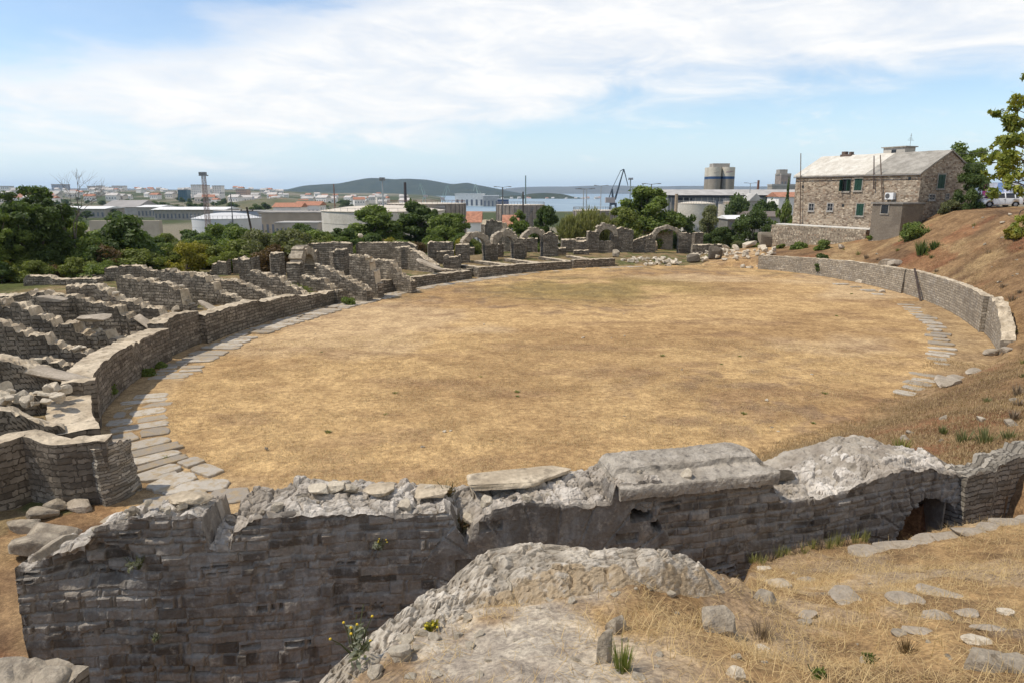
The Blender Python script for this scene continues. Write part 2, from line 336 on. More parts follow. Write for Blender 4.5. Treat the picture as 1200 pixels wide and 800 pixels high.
# ---------------------------------------------------------------- ground sheet: rings round the site, fine near and coarse far
def build_ground():
    az = np.radians(np.r_[np.arange(-180, -50, 3.0), np.arange(-50, 50.01, .125), np.arange(53, 180.1, 3.0)])
    rr = [0.0]; r = .35
    while r < 26000:
        rr.append(r); r *= (1.0125 if r < 20 else 1.0075) if r < 85 else (1.014 if r < 160 else 1.035)
    rr = np.array(rr); A, Rr = np.meshgrid(az, rr); x = (Rr*np.sin(A)).ravel(); y = (Rr*np.cos(A)).ravel()
    z = height(x, y); na, nr = len(az), len(rr)
    i, j = np.meshgrid(np.arange(nr-1), np.arange(na-1), indexing='ij'); i = i.ravel(); j = j.ravel()
    F = np.c_[i*na+j, i*na+j+1, (i+1)*na+j+1, (i+1)*na+j][:, ::-1]
    d, th = ell(x, y); R = np.hypot(x, y); p = np.c_[x, y]
    def mixc(a, b, f): return a*(1-f[:, None])+b*f[:, None]
    n1 = fbm(p*.16, 31, 5)*.5+.5; n2 = fbm(p*.9, 35, 4)*.5+.5; n3 = fbm(p*.05, 39, 3)*.5+.5
    straw, straw2 = np.array([.445,.298,.145]), np.array([.345,.222,.108]); earth = np.array([.235,.158,.098]); pale = np.array([.47,.34,.20]); green = np.array([.20,.165,.055])
    c = mixc(np.tile(straw, (len(x), 1)), straw2, sstep(.42, .75, n1)); c = mixc(c, earth, sstep(.50, .78, n2)*.8*sstep(.35, .6, n3)); c = mixc(c, pale, sstep(.56, .8, fbm(p*.11, 44, 4)*.5+.5)*.7); c = mixc(c, np.array([.22,.135,.082]), sstep(.56, .80, fbm(p*np.array([.22, .6]), 47, 5)*.5+.5)*.4)
    du, dv = (x-7)*.9, (y-58)*1.1; g = sstep(13, 4, np.hypot(du, dv))*sstep(.3, .6, n1)
    g = np.maximum(g, .5*sstep(-6, -1, d)*(np.abs(th-40) < 60)*sstep(.4, .6, n2)*(d < 0)); c = mixc(c, green, g*.5)
    # wear line of bare earth inside the paving
    c = mixc(c, np.array([.30,.215,.125]), .6*sstep(-2.6, -1.6, d)*(d < .5)*(np.abs(th) > 60))
    # hill and berm
    hill = np.clip(sstep(.2, 1.6, d+np.interp(th, [-170,-152,-135,-112,-98,-90], [0,1.2,3.0,2.6,.5,0])+.6*fbm(p*.8, 50, 3)*(th < -92))*((th < -5) | (th > 175)), 0, 1)
    hc = mixc(np.tile(np.array([.215,.135,.072]), (len(x), 1)), np.array([.145,.09,.052]), sstep(.45, .75, fbm(p*.5, 51, 5)*.5+.5)); hc = mixc(hc, np.array([.33,.23,.12]), sstep(.52, .72, fbm(p*.23, 53, 5)*.5+.5)*.7)
    hc = mixc(hc, np.array([.20,.085,.045]), sstep(.62, .75, fbm(p*.33, 57, 3)*.5+.5)*.6)
    c = mixc(c, hc, hill)
    # fill between the ruined walls
    cell = sstep(.2, .8, d)*((th > 10) & (th <= 175)); cc = mixc(np.tile(np.array([.21,.155,.085]), (len(x), 1)), np.array([.11,.11,.045]), sstep(.5, .7, n2)); c = mixc(c, cc, cell*1.0)
    # scrub land beyond, then the plain
    scrub = sstep(19, 26, d)*((th > 18) & (th < 160)); sc = mixc(np.tile(np.array([.075,.085,.03]), (len(x), 1)), np.array([.17,.14,.07]), sstep(.5, .7, n1)); c = mixc(c, sc, scrub)
    far = sstep(120, 220, R); n4 = fbm(p*.006, 61, 5)*.5+.5
    fc = mixc(np.tile(np.array([.20,.18,.13]), (len(x), 1)), np.array([.07,.085,.04]), sstep(.42, .58, n4)); c = mixc(c, fc, far)
    # verge behind the far rubble
    vg = sstep(14, 20, d)*((th > -6) & (th < 30))*(R < 190); vc = mixc(np.tile(np.array([.30,.20,.09]), (len(x), 1)), np.array([.12,.12,.045]), sstep(.55, .7, fbm(p*.12, 71, 4)*.5+.5)); c = mixc(c, vc, vg)
    # foreground mound: straw, crumbled mortar and pale dust
    near = np.where((R < 30) & (y < 13))[0]
    X, Y = x[near], y[near]; sd = sstep(-.3, .1, polysd(X, Y, MPOLY)); pp = np.c_[X, Y]
    mc = mixc(np.tile(np.array([.33,.215,.105]), (len(near), 1)), np.array([.21,.135,.07]), sstep(.45, .7, fbm(pp*1.3, 81, 5)*.5+.5))
    rub = sstep(.36, .62, fbm(pp*1.1, 83, 5)*.5+.5)*sstep(1.5, .2, X+.15*(Y-4))+.35*sstep(.55, .75, fbm(pp*1.6, 87, 4)*.5+.5)
    mc = mixc(mc, np.array([.42,.375,.31]), np.clip(rub, 0, 1)*.8)
    c[near] = c[near]*(1-sd[:, None])+mc*sd[:, None]
    m, t, b = new_mat('ground_soil'); ob = t.n('ShaderNodeTexCoord').outputs['Object']; vc = t.attr('col').outputs['Color']
    a1 = t.noise(ob, 26, 6, .7); a2 = t.noise(ob, 4.5, 6, .65); a3 = t.noise(ob, .9, 6, .65); a4 = t.noise(t.vmul(ob, (1, 1, .3)), 90, 3, .6)
    col = t.mix(1.0, vc, t.mix(t.ramp(a1.outputs[0], .25, .75), (.55,.55,.57), (1.42,1.42,1.38)), 'MULTIPLY')
    col = t.mix(1.0, col, t.mix(t.ramp(a2.outputs[0], .3, .7), (.72,.70,.70), (1.25,1.25,1.22)), 'MULTIPLY'); col = t.mix(1.0, col, t.mix(t.ramp(a3.outputs[0], .3, .7), (.76,.73,.72), (1.2,1.21,1.2)), 'MULTIPLY')
    t.put(b.inputs['Base Color'], col); b.inputs['Roughness'].default_value = 1.0; b.inputs['Specular IOR Level'].default_value = .05
    hh = t.math('ADD', t.math('MULTIPLY', a1.outputs[0], .5), t.math('ADD', a2.outputs[0], t.math('MULTIPLY', a4.outputs[0], .25)))
    t.put(b.inputs['Normal'], t.bump(hh, .55, .05))
    kind(mesh_np('ground', np.c_[x, y, z], F, m, None, True, cols={'col': c}), 'structure')
build_ground()

# ---------------------------------------------------------------- sea, hills
def water():
    m, t, b = new_mat('sea_water'); ob = t.n('ShaderNodeTexCoord').outputs['Object']
    n = t.noise(t.vmul(ob, (.012, .004, 1)), 1.0, 4).outputs[0]
    t.put(b.inputs['Base Color'], t.mix(t.ramp(n, .4, .65), (.15,.225,.28), (.21,.29,.335))); b.inputs['Roughness'].default_value = .35; b.inputs['Specular IOR Level'].default_value = .5
    t.put(b.inputs['Normal'], t.bump(t.noise(ob, .25, 4).outputs[0], .5, .5))
    kind(mesh_py('sea', [(-6000,700,-20),(16000,700,-20),(16000,24000,-20),(-6000,24000,-20)], [(0,1,2,3)], m), 'structure')
water()
forest = rock_mat('far_woodland', (.035,.05,.03), (.06,.07,.04), speck=(.025,.035,.02), scale=.01, bumpd=8)
scrubm = rock_mat('far_karst', (.10,.105,.085), (.16,.155,.13), speck=(.06,.08,.05), scale=.004, bumpd=8)
def hill(name, prof, dist, depth, mat, base=-24, n=160, seed=0, rough=.06):
    """a ridge whose skyline follows surveyed points (px, py); built as a rounded land form of the given depth"""
    xs = np.array([at(p, q, dist)[0] for p, q in prof]); zs = np.array([at(p, q, dist)[2] for p, q in prof]); y0 = at(600, 225, dist)[1]
    X = np.linspace(xs[0], xs[-1], n); Zr = np.interp(X, xs, zs); k = np.ones(5)/5; Zr = np.r_[Zr[:2], np.convolve(Zr, k, 'valid'), Zr[-2:]]
    T = np.linspace(-1, 1, 41); XX, TT = np.meshgrid(X, T, indexing='ij')
    prf = np.cos(TT*PI/2)**1.2
    YY = y0+TT*depth+fbm(np.stack([XX/dist*20, TT*2], -1), seed, 3)*depth*.1
    nz = fbm(np.stack([XX/dist*30, YY/dist*30], -1), seed+3, 5)
    ZZ = base+(Zr[:, None]-base)*prf*(1+rough*nz*(1-prf*.7))
    i, j = np.meshgrid(np.arange(n-1), np.arange(40), indexing='ij'); i = i.ravel(); j = j.ravel()
    F = np.c_[i*41+j, i*41+j+1, (i+1)*41+j+1, (i+1)*41+j][:, ::-1]
    kind(mesh_np(name, np.c_[XX.ravel(), YY.ravel(), ZZ.ravel()], F, mat, None, True), 'structure')
hill('wooded_hill', [(318,227),(335,224.5),(350,221),(365,217.5),(385,216),(402,215.5),(418,212),(434,209),(445,209.3),(462,210.5),(482,210),(500,211),(515,213.5),(530,216),(540,215),(548,214),(556,216.5),(575,220),(595,224),(612,227)], 5600, 900, forest, seed=3)
hill('distant_hill', [(560,226),(585,222),(610,219.5),(640,218.8),(660,219.2),(690,218),(720,217.5),(760,219),(800,218),(880,219),(1000,217),(1200,216),(1400,218)], 10500, 1500, scrubm, seed=8)
hill('distant_hill', [(-250,222),(-60,220),(40,222),(120,220.5),(200,222.5),(300,221.5),(380,223),(470,223)], 9000, 1200, scrubm, seed=12)
hill('headland', [(540,236),(560,231),(590,230),(612,229),(620,227.3),(635,226.3),(650,226.8),(662,228),(672,231),(690,233.2),(712,233.6),(760,232.5),(800,232)], 2900, 160, forest, seed=15, rough=.12)
hill('dry_hillock', [(255,250),(270,241),(285,236),(305,233),(330,233),(352,234.5),(372,237),(395,240),(410,246)], 900, 120, rock_mat('dry_slope', (.16,.14,.08), (.10,.105,.05), scale=.03, bumpd=1), base=-13, seed=18, rough=.12)
# ================================================================ ruined walls
def resample(pts, step):
    P = np.array(pts, float); seg = np.hypot(*(P[1:, :2]-P[:-1, :2]).T); s = np.r_[0, np.cumsum(seg)]
    n = max(3, int(s[-1]/step)+1); q = np.linspace(0, s[-1], n)
    return q, np.stack([np.interp(q, s, P[:, k]) for k in range(P.shape[1])], 1)
def wall(name, pts, th, zb, mats, parent=None, step=.28, rough=.045, jag=.28, ch=.16, seed=0, nf=None, nt=4, side=0.0, toprough=.07, batter=0.0):
    """a masonry wall swept along pts (x, y, top z). side 0: pts is the centre line, 1: pts is the face on the right-hand side. The top steps in courses."""
    s, P = resample(pts, step); n = len(s); x, y, zt = P[:, 0], P[:, 1], P[:, 2]
    tx, ty = np.gradient(x), np.gradient(y); l = np.hypot(tx, ty)+1e-9; nx, ny = -ty/l, tx/l            # left normal
    if jag > 0:
        j = vnoise(np.c_[s*1.1, np.full(n, seed*3.7)], seed)*.65+vnoise(np.c_[s*3.1, np.full(n, seed*1.7)], seed+1)*.35
        if jag >= .2:          # ruined crest: whole blocks missing, so the line runs in steps
            u = s/.42+vnoise(np.c_[s*.7, np.full(n, seed*2.3)], seed+3)*1.2; bi = np.floor(u).astype(int); zq = np.array([zt[bi == b].mean() for b in bi]); hb = _hash(bi, bi*0, bi*0, seed+4); zt = np.floor((zq-hb*jag*.5)/ch+.5)*ch+(hb-.5)*.05
        else: zt = zt-np.floor(j*jag/ch+.35)*ch
    zb = np.interp(s, [s[0], s[-1]], zb if isinstance(zb, (tuple, list)) else (zb, zb))
    zt = np.maximum(zt, zb+.08)
    nf = nf or max(3, int((zt-zb).max()/step)); a0, a1 = (-th/2, th/2) if side == 0 else (0, th)
    R = []; K = []
    for k in range(nf): f = k/(nf-1); R.append((np.full(n, a0)-batter*(1-f), zb+(zt-zb)*f)); K.append(0)
    for k in range(1, nt): R.append((np.full(n, a0+(a1-a0)*k/nt), zt+0)); K.append(1)
    for k in range(nf): f = 1-k/(nf-1); R.append((np.full(n, a1)+batter*(1-f), zb+(zt-zb)*f)); K.append(0)
    m = len(R); O = np.stack([r[0] for r in R], 1); Z = np.stack([r[1] for r in R], 1)
    X = x[:, None]+nx[:, None]*O; Y = y[:, None]+ny[:, None]*O
    p = np.stack([X, Y, Z], -1)
    dv = np.stack([fbm(p*1.6+7*c+seed, seed+c, 3)*.6+fbm(p*5+3*c, seed+5+c, 2)*.5 for c in range(3)], -1)*rough
    dv[..., 2] *= .6; p2 = p+dv
    tt = fbm(np.stack([X*2.4, Y*2.4, np.zeros_like(X)+seed], -1), seed+9, 4)*toprough
    topm = np.zeros(m); topm[nf-1:nf+nt] = 1; sr, _h = stones2(np.stack([X, Y], -1)*3.4, seed); p2[..., 2] += (np.abs(tt)*.6+sr*toprough*.75)*topm-np.where(topm > 0, .02, 0)
    V = p2.reshape(-1, 3); i, jn = np.meshgrid(np.arange(n-1), np.arange(m-1), indexing='ij'); i = i.ravel(); jn = jn.ravel()
    F = np.c_[i*m+jn, i*m+jn+1, (i+1)*m+jn+1, (i+1)*m+jn]
    mi = ((jn >= nf-1) & (jn < nf+nt-1)).astype(int)
    U = np.repeat(s[:, None], m, 1); Vv = np.where(np.arange(m)[None, :] >= 0, Z, 0)
    lu = np.stack([U.ravel()[F], Vv.ravel()[F]], -1); tu = np.stack([U.ravel()[F], O.ravel()[F]], -1); uv = np.where((mi == 1)[:, None, None], tu, lu)
    # end caps as quads between front and back columns
    cf = []; cu = []
    for e in (0, n-1):
        for k in range(nf-1):
            q = [e*m+k, e*m+k+1, e*m+(m-2-k), e*m+(m-1-k)]; q = q[::-1] if e == n-1 else q
            cf.append(q[::-1]); cu.append([(O.ravel()[v], Z.ravel()[v]) for v in q[::-1]])
        q = [e*m+nf-1]+[e*m+v for v in range(nf, nf+nt)]
    # top closing fan at the ends (front top to back top) is covered by the last cap quad
    F = np.r_[F, np.array(cf)]; uv = np.r_[uv, np.array(cu)]; mi = np.r_[mi, np.zeros(len(cf), int)]
    return mesh_np(name, V, F[:, ::-1], mats, parent, False, uv=uv.reshape(-1, 2), mi=mi)
WM = [M['wall'], M['core']]
LM = [M['wall_light'], M['core']]
NM = [M['near'], M['core']]
def pw(px, py, z): return tuple(onz(px, py, z))

# ---------------------------------------------------------------- stones: a small stock of broken blocks
def stone_mesh(name, size, seed, mat, n=7, cut=.35, rough=.10, parent=None, blocky=3.2):
    n = max(n, 9); rough *= .62; blocky = blocky*1.5
    g = np.linspace(-1, 1, n); V = []; F = []; 
    def face(fn):
        b = len(V)
        for a in g:
            for c in g: V.append(fn(a, c))
        for i in range(n-1):
            for j in range(n-1): F.append((b+i*n+j, b+(i+1)*n+j, b+(i+1)*n+j+1, b+i*n+j+1))
    face(lambda a, c: (a, c, 1)); face(lambda a, c: (c, a, -1)); face(lambda a, c: (1, a, c)); face(lambda a, c: (-1, c, a)); face(lambda a, c: (c, 1, a)); face(lambda a, c: (a, -1, c))
    P = np.array(V, float); L = (np.abs(P)**blocky).sum(1)**(1/blocky); P = P/L[:, None]
    r = np.random.RandomState(seed)
    for k in range(11):                     # broken faces
        d = r.normal(size=3); d /= np.linalg.norm(d); o = 1-cut*r.uniform(.05, 1); e = P@d-o; P = P-np.maximum(e, 0)[:, None]*d*.9
    key = np.round(P, 4); P = P+np.stack([fbm(key*1.4+11*c+seed, seed+c, 4) for c in range(3)], -1)*rough
    P = P*np.array(size)/2; P[:, 2] -= P[:, 2].min()
    return mesh_np(name, P, np.array(F), mat, parent, False)

# ---------------------------------------------------------------- foreground wall, built stone by stone
def fg_material():
    m, t, b = new_mat('dark_patinated_masonry'); ob = t.n('ShaderNodeTexCoord').outputs['Object']; tone = t.attr('tone').outputs['Fac']; joint = t.attr('joint').outputs['Fac']; top = t.attr('top').outputs['Fac']
    n1 = t.noise(ob, 1.1, 6, .62).outputs[0]; n2 = t.noise(ob, 22, 5, .7).outputs[0]; n3 = t.noise(ob, 5.5, 6, .65).outputs[0]; n4 = t.noise(t.vmul(ob, (2.6, 2.6, .8)), 1.0, 6, .65).outputs[0]
    c = t.mix(tone, (.078,.066,.054), (.275,.24,.20))
    c = t.mix(t.math('MULTIPLY', t.ramp(n1, .50, .72), .4), c, (.15,.11,.078))                 # rusty brown blocks
    c = t.mix(t.math('MULTIPLY', joint, .8), c, (.31,.275,.23))
    c = t.mix(t.math('MULTIPLY', t.ramp(n4, .46, .66), .7), c, (.31,.29,.26))                  # pale lichen and lime wash streaks
    c = t.mix(t.math('MULTIPLY', t.ramp(n3, .53, .67), .6), c, (.36,.32,.265))
    tc = t.mix(t.ramp(n1, .35, .65), (.36,.31,.25), (.60,.55,.48)); tc = t.mix(t.math('MULTIPLY', t.ramp(n3, .50, .66), .6), tc, (.19,.165,.135)); tc = t.mix(1.0, tc, t.mix(tone, (.6,.58,.55), (1.15,1.15,1.15)), 'MULTIPLY')  # weathered top stones, their colour lightened further to paint in sunlight
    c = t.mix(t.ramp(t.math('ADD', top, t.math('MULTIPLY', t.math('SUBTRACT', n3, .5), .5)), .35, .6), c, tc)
    c = t.mix(1.0, c, t.mix(n2, (.5,.5,.5), (1.45,1.45,1.45)), 'MULTIPLY')
    t.put(b.inputs['Base Color'], c); b.inputs['Roughness'].default_value = .95
    t.put(b.inputs['Normal'], t.bump(t.math('ADD', n2, t.math('MULTIPLY', n3, 1.2)), .9, .018)); return m
M['fg'] = fg_material()
def blocks(s, z, ch=.13, seed=0, lmin=.15, lmax=.42):
    """rough coursed rubble: per point (tone, distance to the nearest joint, protrusion)"""
    p = np.c_[s, z]; zz = z+fbm(p*np.array([.8, .6]), seed, 3)*.035; ss = s+fbm(p*2.2, seed+2, 2)*.02
    # courses of unequal height
    lev = np.cumsum(ch*(.7+.75*_hash(np.arange(200), np.zeros(200, int), np.zeros(200, int), seed+5)))-2.0
    ci = np.searchsorted(lev, zz); lo = lev[np.clip(ci-1, 0, 199)]; hi = lev[np.clip(ci, 0, 199)]
    L = lmin+(lmax-lmin)*_hash(ci, ci*0, ci*0, seed+7); of = _hash(ci, ci*0+1, ci*0, seed+8)
    u = ss/L+of*7; bi = np.floor(u).astype(np.int64); fr = u-bi; jl = (_hash(bi, ci, ci*0, seed+9)-.5)*.5; 
    fr2 = fr-jl; bi2 = bi+(fr2 > 1)-(fr2 < 0)
    e = np.minimum(np.minimum(np.abs(fr2), np.abs(fr2-1)), np.abs(fr2+1)-0)*L
    ez = np.minimum(zz-lo, hi-zz); tone = _hash(bi2, ci, ci*0, seed+11); pr = _hash(bi2, ci, ci*0+3, seed+13)
    return tone, np.minimum(e, ez), pr
FGF = [(22,668,3.35),(85,640,3.75),(150,606,4.0),(300,603,4.1),(530,600,3.9),(720,575,3.9),(900,583,3.7),(1000,568,3.68),(1050,552,3.66),(1100,548,3.58),(1136,556,3.45)]
def fg_path():
    P = [onz(*q)[:2] for q in FGF]
    x = np.array([p[0] for p in P]); y = np.array([p[1] for p in P])
    A = np.polyfit(x[:9], y[:9], 2); ys = np.polyval(A, x); ys[9:] = ys[9:]*.5+y[9:]*.5
    return x, ys
FGX, FGY = fg_path()
def fg_ray_s(px, py, S_, X_, Y_):
    """where the sight line meets the wall plane: (s, z)"""
    r = ray(px, py); k = np.argmin(np.abs(X_*r[1]-Y_*r[0])); t = Y_[k]/r[1]; return S_[k], 8+r[2]*t
def foreground_wall():
    top = [(22,668),(30,672),(60,652),(97,633),(105,628),(112,616),(146,612),(150,603),(180,600),(200,602),(222,600),(236,606),(241,625),(244,638),(268,640),(272,618),(286,614),(290,606),(302,602),(380,601),(470,600),(522,598),(530,604),(538,626),(546,634),(556,612),(568,600),(600,590),(660,589),(716,588),(722,566),(800,560),(905,566),(914,583),(945,583),(985,577),(1010,566),(1030,556),(1052,549),(1090,546),(1110,550),(1136,558)]
    n = 640; x = np.interp(np.linspace(0, 1, n), np.linspace(0, 1, len(FGX)), FGX); x = np.linspace(FGX[0], FGX[-1], n); y = np.interp(x, FGX, FGY); k = np.ones(31)/31
    y[15:-15] = np.convolve(y, k, 'valid'); s = np.r_[0, np.cumsum(np.hypot(np.diff(x), np.diff(y)))]
    T = np.array([fg_ray_s(a, b, s, x, y) for a, b in top]); zt = np.interp(s, T[:, 0], T[:, 1])
    zt = zt+(np.floor(vnoise(np.c_[s*3.3, s*0], 4)*2.2)*.03-.03)+fbm(np.c_[s*9, s*0], 6, 3)*.018
    tx, ty = np.gradient(x), np.gradient(y); l = np.hypot(tx, ty); nx, ny = -ty/l, tx/l
    th = (.36+.66*sstep(1.6, 2.6, s))[:, None]; nf, ntp, nb = 190, 84, 14; zb = -.25
    sF = np.repeat(s[:, None], nf, 1); f = np.linspace(0, 1, nf)[None, :]; zF = np.minimum(zb+(zt.max()+.01-zb)*f, zt[:, None])
    tone, e, pr = blocks(sF.ravel(), zF.ravel(), .125, 3); tone, e, pr = [a.reshape(n, nf) for a in (tone, e, pr)]
    # big wedge-shaped stones of an old relieving arch in the middle of the wall
    s0, z0 = fg_ray_s(645, 720, s, x, y); ang = np.arctan2(zF-z0, sF-s0); rad = np.hypot(zF-z0, sF-s0); ringm = sstep(.95, 1.05, rad)*sstep(2.05, 1.95, rad)*((ang > .5) & (ang < 2.7))
    u = ang/.30; bi = np.floor(u).astype(int); fr = u-bi; e2 = np.minimum(np.minimum(fr, 1-fr)*.30*rad, np.minimum(np.abs(rad-1.0), np.abs(rad-2.0)))
    tone = np.where(ringm > .5, .35+.35*_hash(bi, bi*0, bi*0, 5), tone); pr = np.where(ringm > .5, .7, pr); e = np.where(ringm > .5, e2, e)
    jt = 1-sstep(.005, .024, e); jt *= .35+.65*sstep(.35, .6, vnoise(np.stack([sF*1.3, zF*1.3], -1), 17))
    p3 = np.stack([sF, zF, sF*0], -1)
    off = (pr-.5)*.046-jt*.034+fbm(p3*6, 8, 4)*.020+fbm(p3*.7, 9, 3)*.05-(1-sstep(.0, .05, zt[:, None]-zF))*.012
    lost = (vnoise(np.stack([np.floor(sF*3.1), np.floor(zF*7.5)], -1)*1.0, 91) > .955)*.06*sstep(.02, .05, e); off -= lost
    def cav(px, py, rs, rz, dep):
        a, b = fg_ray_s(px, py, s, x, y); q = np.maximum(np.abs((sF-a+fbm(p3*6, 41, 2)*.05)/rs), np.abs((zF-b+fbm(p3*6, 43, 2)*.05)/rz)); return sstep(1.15, .8, q)*dep
    hole = cav(754, 604, .15, .045, .45)+cav(768, 617, .07, .08, .3); off -= np.minimum(hole, .5)
    # broken, crumbling left shoulder
    a, b = fg_ray_s(110, 660, s, x, y); q = np.hypot((sF-a)/.55, (zF-b)/.38); off -= sstep(1.2, .4, q)*(.10+.16*vnoise(np.stack([sF*7, zF*9], -1), 33))
    # arched passage at the right end
    ca, cb = fg_ray_s(1085, 640, s, x, y); W_, Hh = .74, 0; _, zcrown = fg_ray_s(1092, 586, s, x, y); Hh = zcrown-cb
    q = np.hypot((sF-ca)/W_, np.where(zF > cb, (zF-cb)/Hh, 0)); inside = q+fbm(p3*4, 61, 3)*.05 < 1
    ringv = (q > 1) & (q < 1.9) & (zF > cb-.1); aa = np.arctan2((zF-cb)/Hh, (sF-ca)/W_)/.26; bi = np.floor(aa).astype(int); fr = aa-bi
    tone = np.where(ringv, .3+.5*_hash(bi, bi*0, bi*0, 9), tone); off = np.where(ringv, off+.01-.03*(1-sstep(.02, .10, np.minimum(fr, 1-fr))), off)
    off = np.where(inside, off-.5+.1*fbm(p3*2, 77, 3), off)
    XF = x[:, None]-nx[:, None]*off; YF = y[:, None]-ny[:, None]*off
    # top surface
    g = np.linspace(0, 1, ntp+2)[1:-1][None, :]; O = g*th; pt = np.stack([np.repeat(s[:, None], ntp, 1), O, np.zeros((n, ntp))], -1)
    # further back the surface follows its own broken profile
    smooth = np.convolve(np.r_[np.full(30, zt[0]), zt, np.full(30, zt[-1])], np.ones(61)/61, 'valid'); smooth = np.where(s < 2.6, np.minimum(zt, smooth), smooth)
    ZT = zt[:, None]*(1-sstep(.1, .7, g))+smooth[:, None]*sstep(.1, .7, g)+np.abs(fbm(pt*1.7, 13, 4))*.10*sstep(0, .3, g)+fbm(pt*7, 14, 3)*.028-.02
    sr, sh = stones2(pt[..., :2]*np.array([3.4, 4.2]), 19); sr2, sh2 = stones2(pt[..., :2]*11, 23); ZT += (sr*.060+sr2*.018)*sstep(.0, .06, g)-.02
    sv, _ = fg_ray_s(1045, 545, s, x, y); ZT += .05*np.exp(-((pt[..., 0]-sv)/1.25)**2)*np.sin(np.clip(g, 0, 1)*PI*.62)
    XT = x[:, None]+nx[:, None]*O; YT = y[:, None]+ny[:, None]*O
    zbk = np.linspace(1, 0, nb)[None, :]; ZB = zb+(ZT[:, -1:]-zb)*zbk; XB = x[:, None]+nx[:, None]*th+0*ZB; YB = y[:, None]+ny[:, None]*th+0*ZB
    X = np.c_[XF, XT, XB]; Y = np.c_[YF, YT, YB]; Z = np.c_[zF, ZT, ZB]; m = X.shape[1]
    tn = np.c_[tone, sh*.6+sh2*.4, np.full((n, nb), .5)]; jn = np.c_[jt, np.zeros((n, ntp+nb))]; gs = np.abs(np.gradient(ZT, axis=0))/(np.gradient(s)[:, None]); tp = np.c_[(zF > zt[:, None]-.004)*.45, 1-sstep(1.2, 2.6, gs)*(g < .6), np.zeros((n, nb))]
    i, j = np.meshgrid(np.arange(n-1), np.arange(m-1), indexing='ij'); i = i.ravel(); j = j.ravel(); F = np.c_[i*m+j, (i+1)*m+j, (i+1)*m+j+1, i*m+j+1]
    hol = np.c_[inside, np.zeros((n, m-nf), bool)].ravel(); F = F[~(hol[F].all(1))]; bs = (np.abs(s-ca) < W_)[:, None] & (np.arange(m) >= nf+ntp)[None, :] & (Z < cb+Hh*.9); F = F[~(bs.ravel()[F].all(1))]
    cap = []
    for e_ in (0, n-1):
        fr_ = np.linspace(0, nf-1, nb).astype(int)
        for k in range(nb-1): cap.append([e_*m+fr_[k], e_*m+fr_[k+1], e_*m+m-2-k, e_*m+m-1-k])
    F = np.r_[F, np.array(cap)]
    root = thing('ruined_wall', 'long dark wall of small coursed stones across the foreground, with a low arched opening', 'wall', (0,0,0))
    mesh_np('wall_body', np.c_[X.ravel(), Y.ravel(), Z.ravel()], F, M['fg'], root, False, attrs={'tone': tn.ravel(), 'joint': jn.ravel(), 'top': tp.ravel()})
    return s, x, y, nx, ny, zt
FG = foreground_wall()
def fgp(px, py, back=0.0, dz=0.0):
    s, x, y, nx, ny, zt = FG; r = ray(px, py); k = np.argmin(np.abs(x*r[1]-y*r[0])); t = y[k]/r[1]; return np.array([x[k]+nx[k]*back, y[k]+ny[k]*back, 8+r[2]*t+dz]), k, math.atan2(-nx[k], ny[k])
def cornice():
    # moulded cornice block lying on the wall: two steps, rough upper surface
    p0, k0, a = fgp(726, 574); p1, k1, _ = fgp(905, 566); L = math.hypot(p1[0]-p0[0], p1[1]-p0[1]); n = 120; u = np.linspace(0, L, n)
    prof = [(-.06,-.10),(-.07,-.02),(-.06,.04),(-.05,.07),(.05,.085),(.16,.10),(.27,.115),(.30,.12),(.33,.20),(.36,.215),(.46,.225),(.58,.235),(.70,.24),(.82,.235),(.90,.21),(.92,.1),(.92,-.2)]
    P = np.array(prof); t_ = np.r_[0, np.cumsum(np.hypot(*np.diff(P, axis=0).T))]; q = np.linspace(0, t_[-1], 64); P = np.c_[np.interp(q, t_, P[:, 0]), np.interp(q, t_, P[:, 1])]
    U = np.repeat(u[:, None], 64, 1); O = np.repeat(P[None, :, 0], n, 0).copy(); Z = np.repeat(P[None, :, 1], n, 0).copy()
    e = np.minimum(u, L-u)[:, None]; p3 = np.stack([U, O, Z], -1)
    U2 = U+fbm(p3*3, 3, 3)*.05*(e < .25); U2 = np.where(O > .3, np.clip(U2, .02, L-.30*np.clip((O-.3)/.6, 0, 1)), U2)
    O += fbm(p3*6, 5, 4)*.02; Z += fbm(p3*5, 7, 4)*.022+fbm(p3*18, 9, 2)*.008-.10*sstep(.12, 0, e)*(Z > .1)
    ca, sa = math.cos(a), math.sin(a); base = min(FG[5][k0:k1].mean(), 9)-.02
    X = p0[0]+U2*ca-O*sa; Y = p0[1]+U2*sa+O*ca; m = 64; i, j = np.meshgrid(np.arange(n-1), np.arange(m-1), indexing='ij'); i = i.ravel(); j = j.ravel()
    F = np.c_[i*m+j, (i+1)*m+j, (i+1)*m+j+1, i*m+j+1]; cap = [[e_*m+k, e_*m+k+1, e_*m+m-2-k, e_*m+m-1-k] for e_ in (0, n-1) for k in range(m//2-1)]
    o = mesh_np('cornice_block', np.c_[X.ravel(), Y.ravel(), (Z+base).ravel()], np.r_[F, np.array(cap)], rock_mat('cornice_limestone', (.25,.215,.17), (.44,.39,.32), speck=(.10,.09,.08), scale=2.6, speck_amt=.6), None, False)
    tag(o, 'long weathered grey cornice block with a stepped moulding, lying on top of the foreground wall', 'stone block')
cornice()
def put_stone(px, py, back, size, seed, mat, label, name='stone_block', rz=0, n=14, cut=.35, rough=.07, dz=0, cat='stone block', blocky=5, tilt=(0,0), group=None):
    p, k, a = fgp(px, py, back); o = stone_mesh(name, size, seed, mat, n=n, cut=cut, rough=rough, blocky=blocky); o.location = (p[0], p[1], FG[5][k]+dz); o.rotation_euler = (tilt[0], tilt[1], a+rz)
    return tag(o, label, cat, group)
put_stone(622, 585, .72, (1.5, .62, .13), 5, M['core'], 'flat cracked pale slab lying on the middle of the foreground wall', dz=.0, n=30, rough=.09)
